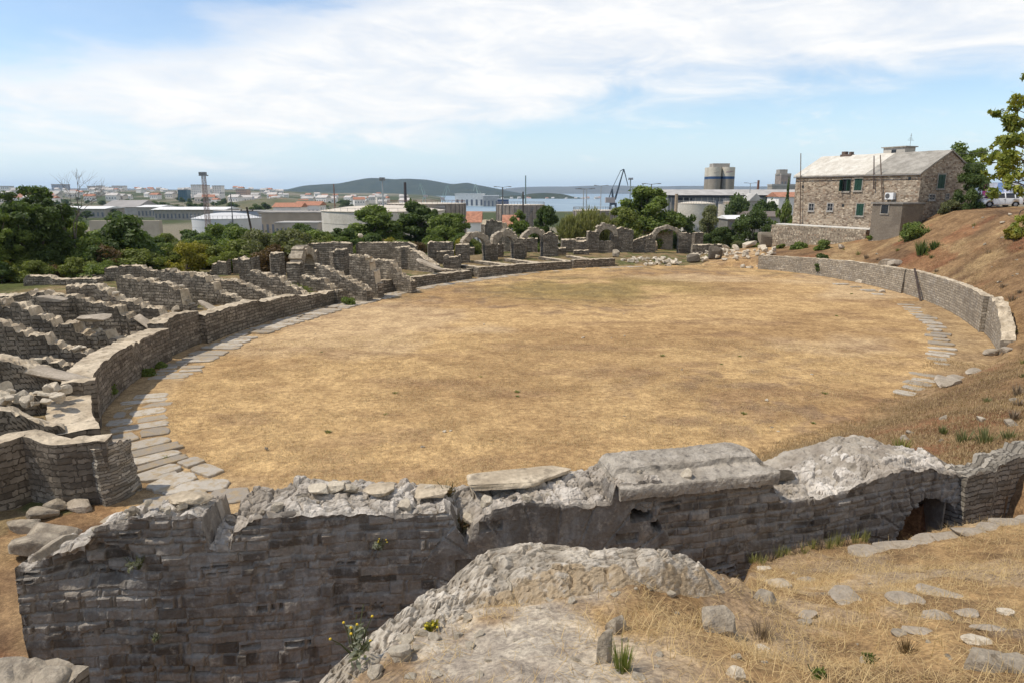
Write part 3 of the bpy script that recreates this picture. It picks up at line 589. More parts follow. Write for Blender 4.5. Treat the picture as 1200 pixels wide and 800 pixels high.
put_stone(505, 592, .62, (.58, .40, .08), 8, M['core'], 'small flat pale slab on the foreground wall beside the tuft of red weeds', dz=.01, n=14)
put_stone(440, 590, .62, (.44, .36, .10), 11, M['core'], 'low lumpy pale stone on the foreground wall, with a round hollow in its top', dz=.01)
put_stone(366, 590, .55, (.28, .22, .12), 14, M['white_stone'], 'angular pale stone at the left end of the level wall top', dz=.03)
put_stone(388, 588, .66, (.26, .2, .12), 17, M['white_stone'], 'small pale chip beside the angular stone on the wall top', dz=.02)
put_stone(205, 598, .42, (.6, .34, .14), 21, M['core'], 'heap of crumbling mortar and stone on the broken left part of the wall', dz=-.04, n=18, rough=.16)
put_stone(62, 668, .30, (.62, .34, .26), 24, M['stone'], 'wedge shaped grey coping stone at the left end of the foreground wall', dz=-.20, cut=.25, tilt=(0, -.50), blocky=9, rough=.035)
put_stone(935, 575, .62, (.9, .16, .2), 27, M['wall'], 'narrow dark ledge of two courses between the cornice block and the domed vault top', dz=.02, blocky=8)
# domed remains of the vault above the arched passage
def vault_top():
    pa, ka, a = fgp(955, 570); pb, kb, _ = fgp(1122, 556); s, x, y, nx, ny, zt = FG; n = kb-ka; K = np.arange(ka, kb); m = 70; v = np.linspace(0, 1, m)
    U = np.repeat(np.linspace(0, 1, n)[:, None], m, 1); Vv = np.repeat(v[None, :], n, 0); O = .10+Vv*1.6
    ed = np.minimum(np.minimum(U, 1-U)*3.2, np.minimum(Vv*2.6, (1-Vv)*3.2)); dome = sstep(0, .75, ed)
    X = x[K][:, None]+nx[K][:, None]*O; Y = y[K][:, None]+ny[K][:, None]*O; p3 = np.stack([X, Y, Vv*0], -1)
    Z = zt[K][:, None]-.12+.17*dome+stones2(p3[..., :2]*np.array([3.0, 3.0]), 7)[0]*.012+fbm(p3*1.3, 3, 4)*.04+fbm(np.stack([X*2+Y*2, X*9-Y*9, Vv*0], -1), 4, 3)*.03*dome+fbm(p3*9, 5, 3)*.016
    rim = np.minimum(np.minimum(np.arange(n)[:, None], n-1-np.arange(n)[:, None]), np.minimum(np.arange(m)[None, :], m-1-np.arange(m)[None, :])) == 0
    Z = np.where(rim, .4, Z); Z[:, 0] = zt[K]-.22
    i, j = np.meshgrid(np.arange(n-1), np.arange(m-1), indexing='ij'); i = i.ravel(); j = j.ravel(); F = np.c_[i*m+j, (i+1)*m+j, (i+1)*m+j+1, i*m+j+1]
    o = mesh_np('vault_fragment', np.c_[X.ravel(), Y.ravel(), Z.ravel()], F, rock_mat('pale_vault_mortar', (.24,.20,.155), (.41,.36,.29), speck=(.16,.135,.10), scale=1.6, speck_amt=.55), None, False)
    tag(o, 'pale domed remnant of a vault above the low arched opening in the foreground wall', 'ruin')
vault_top()
# wall that closes the corner at the right edge
pc = [tuple(np.r_[FG[1][-1]-.05, FG[2][-1]-.1, 3.45]), tuple(onz(1165, 545, 3.55)), tuple(onz(1205, 528, 3.7)), tuple(onz(1290, 500, 3.9))]
o = wall('ruined_wall', pc, .42, -.2, [M['thin'], M['thin']], step=.06, rough=.05, jag=.2, ch=.12, seed=71, side=1, toprough=.08)
tag(o, 'short dark wall of thin slabs meeting the long foreground wall at the right edge', 'wall')
# pier in the bottom left corner
o = wall('broken_pier', [tuple(onz(-70, 800, 3.6)), tuple(onz(-8, 796, 3.6)), tuple(onz(24, 806, 3.5)), tuple(onz(56, 826, 3.4))], .45, -.2, [M['thin'], M['stone']], step=.06, rough=.04, jag=.22, ch=.12, seed=77, side=-1, toprough=.05)
tag(o, 'broken stone pier cut off by the bottom left corner', 'ruin')
p = onz(40, 806, 3.5); o = stone_mesh('stone_block', (.42,.40,.36), 33, M['stone'], n=18, cut=.5, rough=.07); o.location = (p[0], p[1]+.1, 3.22); tag(o, 'angular grey block on the broken pier in the bottom left corner', 'stone block')

# crumbling concrete rim of the vault we stand on
def rim_mat():
    m = rock_mat('lime_concrete', (.39,.335,.26), (.60,.54,.45), speck=(.20,.15,.10), scale=3.2, speck_amt=.7, tone=True); t = NT(m.node_tree); b = m.node_tree.nodes['Principled BSDF']; src = b.inputs['Base Color'].links[0].from_socket
    ob = t.n('ShaderNodeTexCoord').outputs['Object']; n = t.noise(ob, 30, 5, .7).outputs[0]; n2 = t.noise(ob, 4, 5, .7).outputs[0]; soil = t.mix(n, (.28,.205,.13), (.46,.365,.24)); soil = t.mix(t.ramp(n2, .5, .62), soil, (.44,.385,.31))
    f = t.math('ADD', t.attr('soil').outputs['Fac'], t.math('MULTIPLY', t.math('SUBTRACT', n2, .5), .9)); t.put(b.inputs['Base Color'], t.mix(t.ramp(f, .35, .6), src, soil)); return m
def rim():
    E = [(380,830,4.9),(405,796,4.92),(440,765,4.95),(475,738,4.98),(505,715,5.0),(540,692,5.02),(575,668,5.06),(610,652,5.10),(660,644,5.12),(720,642,5.14),(780,640,5.12),(825,642,5.02),(850,660,4.84),(866,682,4.62)]
    P = np.array([onz(*q) for q in E]); s, Q = resample(P, .028); n = len(s); x, y, z = Q.T; tx, ty = np.gradient(x), np.gradient(y); l = np.hypot(tx, ty); nx, ny = ty/l, -tx/l      # towards us
    m = 90; v = np.linspace(-1, 1, m); wd = .40+.20*fbm(np.c_[s*.9, s*0], 3, 3)
    O = v[None, :]*wd[:, None]-.05; X = x[:, None]+nx[:, None]*O; Y = y[:, None]+ny[:, None]*O; p3 = np.stack([X, Y, X*0], -1)
    ed = 1-np.abs(v)[None, :]; endf = sstep(0, .3, np.minimum(s, s[-1]-s))[:, None]
    s1, h1 = stones2(p3[..., :2]*6.5, 31); s2, h2 = stones2(p3[..., :2]*17, 33); lump = fbm(p3*1.8, 5, 3)*.05+s1*.034+s2*.014+fbm(p3*26, 7, 2)*.008
    Z = z[:, None]-.22+(.06+lump)*sstep(0, .35, ed)*endf-.10*sstep(.25, 0, ed)-np.where(v < -.9, 4.6, 0)[None, :]*1.0
    G = height(X, Y, False); bl = sstep(.1, 1.0, v)[None, :]; Z = Z*(1-bl)+(G-.05+np.maximum(lump, 0)*.9*(v < .93)[None, :])*bl; eb = sstep(.45, 0, s[-1]-s)[:, None]*(v > -.9)[None, :]; Z = Z*(1-eb)+(np.minimum(Z, np.maximum(G, 4.2)+.03))*eb
    i, j = np.meshgrid(np.arange(n-1), np.arange(m-1), indexing='ij'); i = i.ravel(); j = j.ravel(); F = np.c_[i*m+j, i*m+j+1, (i+1)*m+j+1, (i+1)*m+j]
    o = mesh_np('ruined_vault', np.c_[X.ravel(), Y.ravel(), Z.ravel()], F[:, ::-1], rim_mat(), None, False, attrs={'tone': (h1*.6+h2*.4).ravel(), 'soil': np.clip(sstep(.05, .55, np.repeat(v[None, :], n, 0)+fbm(p3*2.6, 55, 4)*.55)+sstep(.2, .6, fbm(p3*3.1, 57, 4))*.5*(v > -.5)[None, :], 0, 1).ravel()})
    tag(o, 'crumbling white rubble concrete rim of the vault top in the lower middle of the foreground', 'ruin')
rim()
# ================================================================ paving, podium, radial walls, arches
def path():
    V = []; F = []; T = []; r = np.random.RandomState(4)
    def slab(c, ang, L, W, seed):
        # irregular flat stone, long axis along ang
        n = 16; base = len(V); z0 = float(height(c[0], c[1], False))+.014+r.uniform(-.012, .010); pts = []
        for k in range(n):
            a = 2*PI*k/n; ca, sa = math.cos(a), math.sin(a); q = (abs(ca)**7+abs(sa)**7)**(-1/7)*(1-.16*r.rand()); pts.append((q*ca*L/2, q*sa*W/2))
        cA, sA = math.cos(ang), math.sin(ang); t = r.rand(); tl = r.normal(size=2)*.010
        for h, k_ in ((-.12, 1.0), (.0, 1.0), (.018, .95)):
            for a, b in pts: V.append((c[0]+(a*cA-b*sA)*k_, c[1]+(a*sA+b*cA)*k_, z0+h+(tl[0]*a+tl[1]*b)*(h > -.1))); T.append(t)
        V.append((c[0], c[1], z0+.02)); T.append(t)
        for lv in range(2):
            for k in range(n): F.append((base+lv*n+k, base+lv*n+(k+1)%n, base+(lv+1)*n+(k+1)%n, base+(lv+1)*n+k))
        for k in range(0, n, 2): F.append((base+2*n+k, base+2*n+(k+1)%n, base+2*n+(k+2)%n, base+3*n))
    th = 178.0
    while th > 28:
        x0, y0 = ellpt(th, -.9); x1, y1 = ellpt(th-1, -.9); per = math.hypot(x1-x0, y1-y0); w = r.uniform(.45, 1.15)
        full = 2.05 if th > 92 else (1.45 if th > 60 else .9); cut = r.uniform(.3, .7) if r.rand() < .55 and full > 1.2 else None; dev = r.uniform(-.10, .10); c_ = -.2-full/2+dev
        A = elltan(th)+PI/2
        if cut is None: slab(ellpt(th-w/per/2, c_), A+r.uniform(-.08, .08), full*r.uniform(.8, 1.05), w*.97, 0)
        else:
            slab(ellpt(th-w/per/2, c_+full*(1-cut)/2), A+r.uniform(-.08, .08), full*cut*.96, w*r.uniform(.8, .98), 0)
            if r.rand() < .85: slab(ellpt(th-w/per/2+r.uniform(-.1, .1)/per, c_-full*cut/2), A+r.uniform(-.12, .12), full*(1-cut)*.95, w*r.uniform(.7, .98), 0)
        th -= (w+r.uniform(-.01, .05)+(r.uniform(.1, .5) if r.rand() < .06 else 0))/per
    th = -40.0
    while th > -112:                       # the broken stretch on the right
        x0, y0 = ellpt(th, -1.6); x1, y1 = ellpt(th-1, -1.6); per = math.hypot(x1-x0, y1-y0); w = r.uniform(.45, 1.0)
        if r.rand() < (.9 if th < -62 else .35): slab(ellpt(th, -2.2+r.uniform(-.2, .2)), elltan(th)+PI/2+r.uniform(-.12, .12), r.uniform(.8, 1.5), w*.85, 0)
        th -= (w+r.uniform(.08, .5))/per
    for px, py, L, W, a in ((172,598,3.0,.8,.55),(205,583,2.4,.75,.5),(222,568,2.0,.7,.45),(248,566,1.3,.8,.1),(268,578,1.5,1.0,.2),(232,588,1.2,.7,.1),(305,588,1.4,.6,.3),(240,600,.8,.5,.2),(185,556,1.6,.6,.3),(150,540,1.0,.5,.9)):
        p = onz(px, py, .05); slab((p[0], p[1]), a, L*.72, W, 0)
    m, t, b = new_mat('worn_paving'); ob = t.n('ShaderNodeTexCoord').outputs['Object']; n1 = t.noise(ob, 3, 6, .65).outputs[0]; n2 = t.noise(ob, 18, 5, .7).outputs[0]
    c = t.mix(t.attr('tone').outputs['Fac'], (.27,.23,.18), (.47,.42,.345)); c = t.mix(t.math('MULTIPLY', t.ramp(n1, .46, .62), .75), c, (.34,.25,.14)); c = t.mix(1.0, c, t.mix(n2, (.65,.65,.65), (1.3,1.3,1.3)), 'MULTIPLY')
    t.put(b.inputs['Base Color'], c); t.put(b.inputs['Normal'], t.bump(t.math('ADD', n1, n2), .7, .03))
    kind(mesh_np('path', np.array(V), np.array(F), m, None, False, attrs={'tone': np.array(T)}), 'structure')
path()

def podium(t0, t1, prof, th, label, mats, seed, d0=0.0, zb=-.1, jag=.22, ch=.16, name='podium_wall', step=.3, **kw):
    n = max(6, int(abs(t1-t0)/1.2)); q = np.linspace(t0, t1, n); f = np.linspace(0, 1, n)
    z = np.interp(f, [p[0] for p in prof], [p[1] for p in prof]); pts = [(*ellpt(a, d0+th/2), zz) for a, zz in zip(q, z)]
    return tag(wall(name, pts, th, zb, mats, step=step, seed=seed, jag=jag, ch=ch, **kw), label, 'wall')
podium(134.5, 158, [(0,1.55),(.5,1.7),(.85,1.75),(1,1.5)], .95, 'tallest curved podium wall on the left edge of the arena, beside the paved path', NM, 3, step=.2, jag=.14, toprough=.05)
podium(158.5, 168.0, [(0,1.35),(.3,1.3),(1,1.15)], 1.2, 'short wide podium wall with a flat pale top, nearest one on the left', NM, 5, step=.2, jag=.05, toprough=.04)
podium(127, 134.0, [(0,1.75),(.7,1.95),(1,1.75)], .8, 'upright dark podium fragment standing behind the tallest curved podium wall', NM, 7, d0=.35, step=.22, jag=.1)
podium(100, 127, [(0,.95),(.3,1.0),(.31,1.25),(.6,1.3),(.61,1.5),(1,1.55)], .8, 'long curved podium wall left of the path, rising in two steps towards us', WM, 9, step=.25, jag=.16)
podium(71, 96.5, [(0,.75),(.5,.85),(.8,1.0),(1,1.15)], .75, 'low curved podium wall at the far left, in front of the big standing arch', WM, 11, jag=.12)
podium(46, 69.5, [(0,.8),(.3,.85),(1,.95)], .75, 'low dark podium wall at the far side, below the three arches', WM, 13, jag=.08)
podium(34, 45, [(0,.85),(1,.9)], .75, 'low podium wall at the far side, right of the three arches', WM, 14, jag=.08, d0=.3)
podium(-7, -52, [(0,1.45),(.25,1.55),(.6,1.75),(1,1.9)], .55, 'long pale curved podium wall holding back the dry slope on the right', LM, 15, d0=-.05, batter=.06, jag=.05, ch=.12, toprough=.05)
podium(-52.3, -82, [(0,1.95),(.6,2.05),(1,2.1)], .5, 'taller pale podium wall at the right edge of the arena, past the leaning pipe', LM, 16, d0=.0, jag=.06, ch=.12, toprough=.05)
podium(-82.2, -93.5, [(0,2.2),(.5,1.9),(1,.9)], .6, 'broken darker end of the right podium wall, sloping down towards us', LM, 17, d0=.25, jag=.2, toprough=.1)
# buttress stubs standing against the podium
def pier(th, d, w, l, z, label, seed, mats=NM, zb=-.1, name='stone_pier', cat='pier', rz=0):
    x, y = ellpt(th, d); a = elltan(th)+PI/2+rz; dx, dy = math.cos(a)*l/2, math.sin(a)*l/2
    return tag(wall(name, [(x-dx, y-dy, z), (x, y, z), (x+dx, y+dy, z)], w, zb, mats, step=.16, seed=seed, jag=.12, toprough=.08), label, cat)
pier(158.2, .35, .55, 1.0, 1.75, 'dark upright stone pier in the gap between the two nearest podium walls', 21)
pier(157.2, 1.3, .5, 1.0, 1.35, 'low stone pier behind the upright pier in the podium gap', 22)

# the end wall of the lateral gate with its ruined stair
c0 = onz(128, 511, 1.75); c1 = onz(70, 517, 1.7); c2 = onz(30, 505, 1.85); c3 = onz(-10, 518, 1.8); c4 = onz(-160, 545, 1.8)
tag(wall('gate_wall', [tuple(c0), tuple(c1), tuple(c2), tuple(c3), tuple(c4)], .55, -.1, NM, step=.14, seed=31, jag=.0, toprough=.03, rough=.04), 'dark gate wall with a smooth pale coping, nearest ruin at the left edge', 'wall')
a0 = onz(104, 524, 1.55); a1 = onz(121, 519, 1.55); a2 = onz(138, 513, 1.45)
tag(wall('stone_pier', [tuple(a0), tuple(a1), tuple(a2)], .62, -.1, [M['thin'], M['slab']], step=.07, seed=35, jag=.12, toprough=.06, rough=.08, batter=.16, nf=22), 'rough pale pier of thin broken courses ending the gate wall beside the path', 'pier')
# the second wall parallel to it, then the fan of radial walls
def radial(th, d0, d1, prof, w, label, seed, bend=0.0, rough=.05, jag=.32, mats=WM, zb=-.1, trough=.10, ch=.16, skew=0.0):
    n = 14; pts = []
    for k in range(n):
        f = k/(n-1); d = d0+(d1-d0)*f; a = th+bend*f*f+skew*f
        x, y = ellpt(a, d); pts.append((x, y, float(np.interp(f, [p[0] for p in prof], [p[1] for p in prof]))))
    return tag(wall('radial_wall', pts, w, zb, mats, step=.2, seed=seed, jag=jag, ch=ch, rough=rough, toprough=trough), label, 'wall')

def crest_wall(inner, z0, pix, w, label, seed, ext=1.5, jag=.34, skew=0.0, trough=.10, mats=WM, ch=.19, rough=.05):
    """radial wall through a surveyed inner foot; its crest heights are measured where sight lines meet its plane"""
    p = onz(*inner, z0); d, th = ell(p[:1], p[1:2]); th = float(th[0]); a, b = ellpt(th, 0), ellpt(th, 1); nx, ny = b[0]-a[0], b[1]-a[1]
    c, s_ = math.cos(skew), math.sin(skew); nx, ny = nx*c-ny*s_, nx*s_+ny*c; out = []
    for px, py in pix:
        r = ray(px, py); t = (p[0]*r[1]-p[1]*r[0])/(ny*r[0]-nx*r[1]); X, Y = p[0]+t*nx, p[1]+t*ny; out.append((t, X, Y, 8+r[2]*(Y/r[1])))
    out.sort(reverse=True); P = [(X, Y, z) for t, X, Y, z in out]+[(p[0], p[1], z0)]
    l = math.hypot(P[0][0]-P[1][0], P[0][1]-P[1][1]); 
    if ext: P = [(P[0][0]+nx*ext, P[0][1]+ny*ext, P[0][2]+.1)]+P
    CREST.append((P, w, jag)); return tag(wall('radial_wall', P, w, -.1, mats, step=.10, seed=seed, jag=jag, ch=ch, rough=rough, toprough=trough, nf=12, nt=6), label, 'wall')
CREST = []
RAD = [
 ((75,500),1.25,[(0,479),(10,480),(50,493)],.6,'radial wall with a smooth pale coping, directly behind the gate wall',3,.0),
 ((72,470),1.0,[(0,462),(40,462)],1.0,'rubble-strewn radial wall carrying a loose heap of pale stones, second behind the gate wall',3,.5),
 ((88,447),1.35,[(0,419),(30,425),(60,436)],.85,'radial wall capped by one long flat slab, beside the gap in the podium',2.5,.1),
 ((98,431),1.0,[(30,421),(55,420)],.5,'low thin radial wall just behind the slab-capped one',3,.3),
 ((133,424),1.0,[(0,374),(60,395),(115,413)],.75,'long dark radial wall running out of the left frame edge, with a stepped pale crest',2.5,.3),
 ((160,405),.95,[(20,352),(60,372),(85,378),(118,380),(119,388)],.9,'collapsed radial wall buried in broken slabs, behind the tallest podium wall',1.5,.6),
 ((195,387),1.05,[(70,343),(100,349),(140,358),(150,368),(160,373)],.75,'radial wall with a smooth sloping slab at its foot, rising behind the tallest podium wall',1.5,.2),
 ((213,376),1.4,[(125,334),(140,345),(200,365)],.8,'broad dark radial wall ending at the upright podium fragment',2,.3),
 ((226,358),1.1,[(172,325),(200,330),(214,336),(216,346)],.8,'radial wall with a square raised outer half, midway along the left side',2,.45),
 ((252,352),1.0,[(215,320),(226,324),(227,336)],.8,'short high radial wall with a flat top, just left of the long pale ramp slab',2,.35),
 ((295,355),1.0,[(215,318),(240,322),(260,338)],.7,'radial wall with a rubble crest, behind the long pale ramp slab',1.5,.5),
 ((330,350),1.0,[(240,321),(270,325),(300,336)],.7,'radial wall with a serrated stepped crest, two left of the big standing arch',1.5,.5),
 ((365,345),.95,[(310,319),(328,321),(340,331)],.7,'stepped radial wall below the opening of the big standing arch',1,.4),
 ((399,341),.9,[(362,324),(376,323),(388,333)],.65,'short stepped radial wall just right of the opening of the big standing arch',.6,.45),
 ((433,339),.9,[(384,312),(400,320),(420,329)],.75,'wide stepped radial wall two right of the big standing arch',1,.4),
 ((446,336),.9,[(430,300),(434,303),(440,318)],.7,'dark radial wall with a square raised end beside the gap in the far left podium',1.5,.3),
 ((485,330),.9,[(432,302),(460,305),(468,318)],.7,'radial wall with a long level crest, under the outer wall with putlog holes',1,.3),
 ((512,311),1.0,[(476,292),(490,295)],.8,'radial wall with a diagonal pale coping, left of the three arches',1.5,.15),
]
for k, (inner, z0, pix, w, lab, ext, jag) in enumerate(RAD): crest_wall(inner, z0, pix, w, lab, 100+k*3, ext, jag)
for k, (th, lab) in enumerate(((69.8,'knee-high radial wall in front of the leftmost of the three arches'),(63.5,'knee-high radial wall between the leftmost and the middle of the three arches'),(57,'knee-high radial wall between the middle and the right one of the three arches'),(50.5,'knee-high radial wall right of the three arches'),(43,'knee-high radial wall in front of the small arch right of the three'),(37,'knee-high radial wall at the right end of the far podium'))):
    radial(th, .9, 9.3, [(0,.8),(.3,.55),(1,.5)], .75, lab, 160+k*3, jag=.05, trough=.03)
# outer ring
def outer(pts, d, label, seed, th=.85, jag=.3, name='outer_wall', step=.14, mats=WM):
    ds = d if isinstance(d, (list, tuple)) else [d]*len(pts)
    P = [tuple(at(px, py, dd)) for (px, py), dd in zip(pts, ds)]
    return tag(wall(name, P, th, -1.2, mats, step=step, seed=seed, jag=jag, ch=.2, toprough=.09, nf=10, nt=6), label, 'wall')
outer([(30,326),(34,323),(62,323),(66,327),(117,326)], 55, 'grey outer wall at the far left with a clean straight top, under the trees', 201, jag=.06)
outer([(96,322),(112,320),(128,322)], 57, 'low rubbly outer wall between the clean one and the highest one, left', 202, jag=.5)
outer([(125,313),(160,310),(172,313),(184,319)], 57, 'highest outer wall on the left side, with a crumbling right end before the hedge', 203, jag=.25)
outer([(-30,347),(5,346),(24,345)], 45, 'outer wall cut off by the left frame edge, with a broad pale flat top', 205, th=1.9, jag=.08)
outer([(246,317),(254,305),(268,305)], 62, 'isolated stump of outer wall with a stepped left side, beside the end of the hedge', 207, jag=.2)
outer([(274,304),(285,303)], 63, 'narrow upright pillar between the isolated stump and the straight outer wall', 208, jag=.1)
outer([(285,296.5),(322,297)], 66, 'straight outer wall just left of the big standing arch', 209, jag=.08)
outer([(283,302),(300,302)], 56, 'cracked square pier left of the straight outer wall end', 210, th=1.5, jag=.2)
outer([(316,300),(318,296),(330,297)], 55.5, 'rounded pier capped by a pale block, beside the big standing arch', 206, th=1.3, jag=.15)
outer([(362,286),(392,284),(412,285)], 66, 'long low outer wall showing behind the big standing arch', 212, jag=.12)
outer([(388,300),(392,291),(406,291)], 56, 'shoulder pier with a sloping pale cap right of the big standing arch', 214, th=1.4, jag=.25)
outer([(417,287),(421,284.5),(478,284),(488,288)], [74,74,72,72], 'long outer wall with putlog holes, between the big arch and the three arches', 211, jag=.12)
outer([(470,290),(476,288),(486,291)], 69, 'broken pier at the right end of the outer wall with putlog holes', 216, th=1.2, jag=.4)
outer([(501,286),(504,283.5),(531,284)], 78, 'outer wall just left of the three arches', 213, jag=.06)
outer([(512,295),(532,294)], 76, 'lower wall in front of the outer wall left of the three arches', 218, jag=.15)
outer([(534,287),(550,286)], 77, 'square dark wall block supporting the leftmost of the three arches', 215, th=1.9, jag=.03)
outer([(658,281),(674,280.5),(676,283),(688,282)], 90, 'square wall block at the far side between the three arches and the small arch', 217, th=2.2, jag=.08)
outer([(651,291),(663,290.5)], 86, 'low square pillar right of the three arches', 219, th=1.2, jag=.03)
outer([(672,294),(690,293)], 87, 'low wall left of the small arch', 220, th=.9, jag=.05)
outer([(729,283),(744,283)], 92, 'wall block between the small arch and the grey roofed hut', 221, th=1.2, jag=.25)
outer([(813,273),(823,272.5)], 92, 'tall squared pillar of masonry right of the widest arch', 223, th=1.4, jag=.0)
outer([(811,287),(845,286.5)], 88, 'low dark wall of squared blocks behind the white rubble', 225, th=.9, jag=.05)
outer([(566,264),(569,256.5),(590,259),(593,266),(604,272)], 103, 'tall jagged wall of rough rubble rising behind the three arches', 227, th=1.4, jag=.5)
for k, (pts_, d_, lab_) in enumerate(((((538,291),(556,290)),90,'grey wall block seen behind the leftmost of the three arches'),(((640,286),(650,285)),92,'grey block standing behind the gap right of the three arches'),(((675,279),(690,278.5)),97,'back wall behind the square block, left of the small arch'),(((690,276),(698,275),(700,281)),92,'tall shoulder pier touching the small arch on its left'),(((717,278),(726,276),(740,279)),97,'rounded broken wall top behind the small arch'),(((745,288),(756,286)),93,'low grey block in front of the grey roofed hut'),(((757,282),(766,280),(770,288)),98,'rough rubble wall behind the sloping wall of the widest arch'),(((799,282),(812,283)),100,'low wall behind the right foot of the widest arch'),(((604,293),(612,292)),86,'squat block between the middle and the right one of the three arches'),(((520,300),(540,299)),71,'knee-high block left of the leftmost of the three arches'))):
    outer(list(pts_), d_, lab_, 260+k*3, th=1.1, jag=.22)
outer([(574,286),(590,286)], 84, 'low wall seen through the middle one of the three arches', 229, jag=.2)
outer([(612,284),(620,278),(630,279)], 90, 'rounded wall end seen through the right one of the three arches', 231, jag=.3)

# ---------------------------------------------------------------- standing arches
def arch(x, y, a, span, spring, rise, ring, depth, label, seed, zb=.5, lp=.9, rp=.9, lh=None, rh=None, nv=13, broken=0.0):
    """arch seen face-on across direction a: two piers, a ring of wedge stones, spandrel stubs"""
    root = thing('stone_arch', label, 'arch', (x, y, zb), a)
    for sgn, pw_, ph in ((-1, lp, lh), (1, rp, rh)):
        xc = sgn*(span/2+pw_/2); h = ph if ph else spring+.05
        wall('pier', [(xc-pw_/2, 0, h), (xc, 0, h), (xc+pw_/2, 0, h)], depth, -.6, WM, parent=root, step=.17, seed=seed+sgn, jag=.10 if not ph else .4, toprough=.09)
    V = []; F = []; r = np.random.RandomState(seed)
    for k in range(nv):
        if r.rand() < broken: continue
        a0, a1 = PI*k/nv+.006, PI*(k+1)/nv-.006; ro = ring*(1+r.uniform(-.22, .22)); dd = depth*(.92+.12*r.rand()); off = r.uniform(-.03, .03); b = len(V); nn = 5
        for yy in (-dd/2+off, dd/2+off):
            for i in range(nn):
                aa = a0+(a1-a0)*i/(nn-1)
                for rad in (0, 1):
                    R_ = span/2+rad*ro+r.uniform(-.02, .02); Rz = rise+rad*ro+r.uniform(-.02, .02)
                    V.append((math.cos(aa)*R_, yy+r.uniform(-.02, .02), spring+math.sin(aa)*Rz))
        g = lambda s_, i, j: b+s_*2*nn+i*2+j
        for i in range(nn-1):
            F += [(g(0,i,0), g(0,i+1,0), g(0,i+1,1), g(0,i,1)), (g(1,i,1), g(1,i+1,1), g(1,i+1,0), g(1,i,0)), (g(0,i,1), g(0,i+1,1), g(1,i+1,1), g(1,i,1)), (g(0,i+1,0), g(0,i,0), g(1,i,0), g(1,i+1,0))]
        F += [(g(0,0,0), g(0,0,1), g(1,0,1), g(1,0,0)), (g(0,nn-1,1), g(0,nn-1,0), g(1,nn-1,0), g(1,nn-1,1))]
    mesh_py('arch_ring', V, F, M['stone'], root)
    return root
def arch_at(px, py_base, z, d, a, *args, **kw):
    p = at(px, py_base, d); return arch(p[0], p[1], a, *args, **kw)
def tanto(px):   # arches follow the ring; seen nearly face-on from the arena
    return 0
p = at(357, 334, 54); arch(p[0], p[1], elltan(98)+PI+.35, 2.1, 1.75, 1.0, .62, 1.0, 'biggest standing arch, at the far left end of the arcade, with crumbling shoulders', 301, zb=.5, lp=1.0, rp=1.2, lh=2.3, rh=2.9)
for k, (px, d, sp, spr, rise, lab, kw) in enumerate((
   (557, 79, 2.05, 1.75, 1.02, 'leftmost of the three complete arches at the far side', dict(lp=1.2, rp=.75)),
   (591, 81.5, 1.95, 1.75, 1.0, 'middle one of the three complete arches at the far side', dict(lp=.9, rp=1.5, rh=2.5)),
   (625, 84.5, 2.05, 1.85, 1.05, 'right one of the three complete arches at the far side', dict(lp=.9, rp=.9)),
   (709, 90, 1.9, 2.1, 1.0, 'small arch with blocked lower half, standing alone right of the three', dict(lp=1.5, rp=1.3, lh=2.9, rh=2.5)),
   (780, 91, 3.1, 1.8, 1.25, 'widest and flattest arch, with a thin ring, left of the white rubble', dict(lp=1.2, rp=1.7, rh=2.6)))):
    p = at(px, 300, d); arch(p[0], p[1], (.42, .36, .28, .1, .0)[k], sp, spr, rise, .70 if k < 4 else .45, 1.05, lab, 310+k*7, zb=.15, **kw)
p = at(709, 297, 89.6); tag(wall('blocking_wall', [(p[0]-1.0, p[1], 1.7), (p[0]+1.0, p[1], 1.75)], .5, 0, WM, step=.2, seed=329, jag=.05), 'dark masonry blocking the lower half of the small arch', 'wall')
p = at(645, 296, 84); tag(wall('stone_pier', [(p[0]-.9, p[1], 2.9), (p[0], p[1], 3.3), (p[0]+.9, p[1], 2.8)], 1.0, 0, WM, step=.2, seed=331, jag=.2), 'rounded stump of a pier right beside the right one of the three arches', 'pier')
p = at(727, 292, 90); tag(wall('stone_pier', [(p[0]-1.4, p[1], 2.9), (p[0], p[1], 3.6), (p[0]+1.6, p[1], 3.2)], 1.0, 0, WM, step=.2, seed=333, jag=.5), 'ragged pier right beside the small arch', 'pier')
p = at(760, 296, 91); tag(wall('sloping_wall', [(p[0]-3.2, p[1], .9), (p[0]-1.6, p[1], 2.0), (p[0]+.6, p[1], 2.7)], .9, 0, WM, step=.2, seed=335, jag=.2), 'dark wall sloping up to the left foot of the widest arch', 'wall')
def block(px, py, d, size, seed, label, mat=None, z=0, rz=0, cat='stone block', name='stone_block', blocky=8, cut=.2, group=None):
    p = at(px, py, d); o = stone_mesh(name, size, seed, mat or M['stone'], n=9, cut=cut, rough=.04, blocky=blocky); zz = float(height(p[0], p[1]))
    o.location = (p[0], p[1], zz+z-.04); o.rotation_euler = (0, 0, rz); return tag(o, label, cat, group)
block(897, 291, 84, (1.8, 1.3, 2.0), 401, 'two-storey stack of squared blocks at the foot of the house terrace', M['wall_light'])
block(838, 302, 80, (1.6, .9, 1.6), 402, 'grey squared block standing in front of the low wall behind the rubble', M['wall'])
block(812, 306, 78, (1.5, .8, 1.0), 403, 'low squared block at the left edge of the main rubble heap', M['wall'])
block(722, 292, 84, (.9, .8, 1.0), 404, 'rounded dark boulder at the foot of the small arch', M['stone'], blocky=3)
block(515, 322, 62, (1.0, .5, .6), 405, 'low block with a crossbar, standing alone in front of the far podium', M['stone'])
block(463, 340, 57, (1.1, .6, .9), 406, 'small square block at the foot of the far left podium', M['stone'])
block(423, 284, 66, (.55, .3, .4), 407, 'single white stone standing on the outer wall behind the big arch', M['white_stone'], z=3.3)

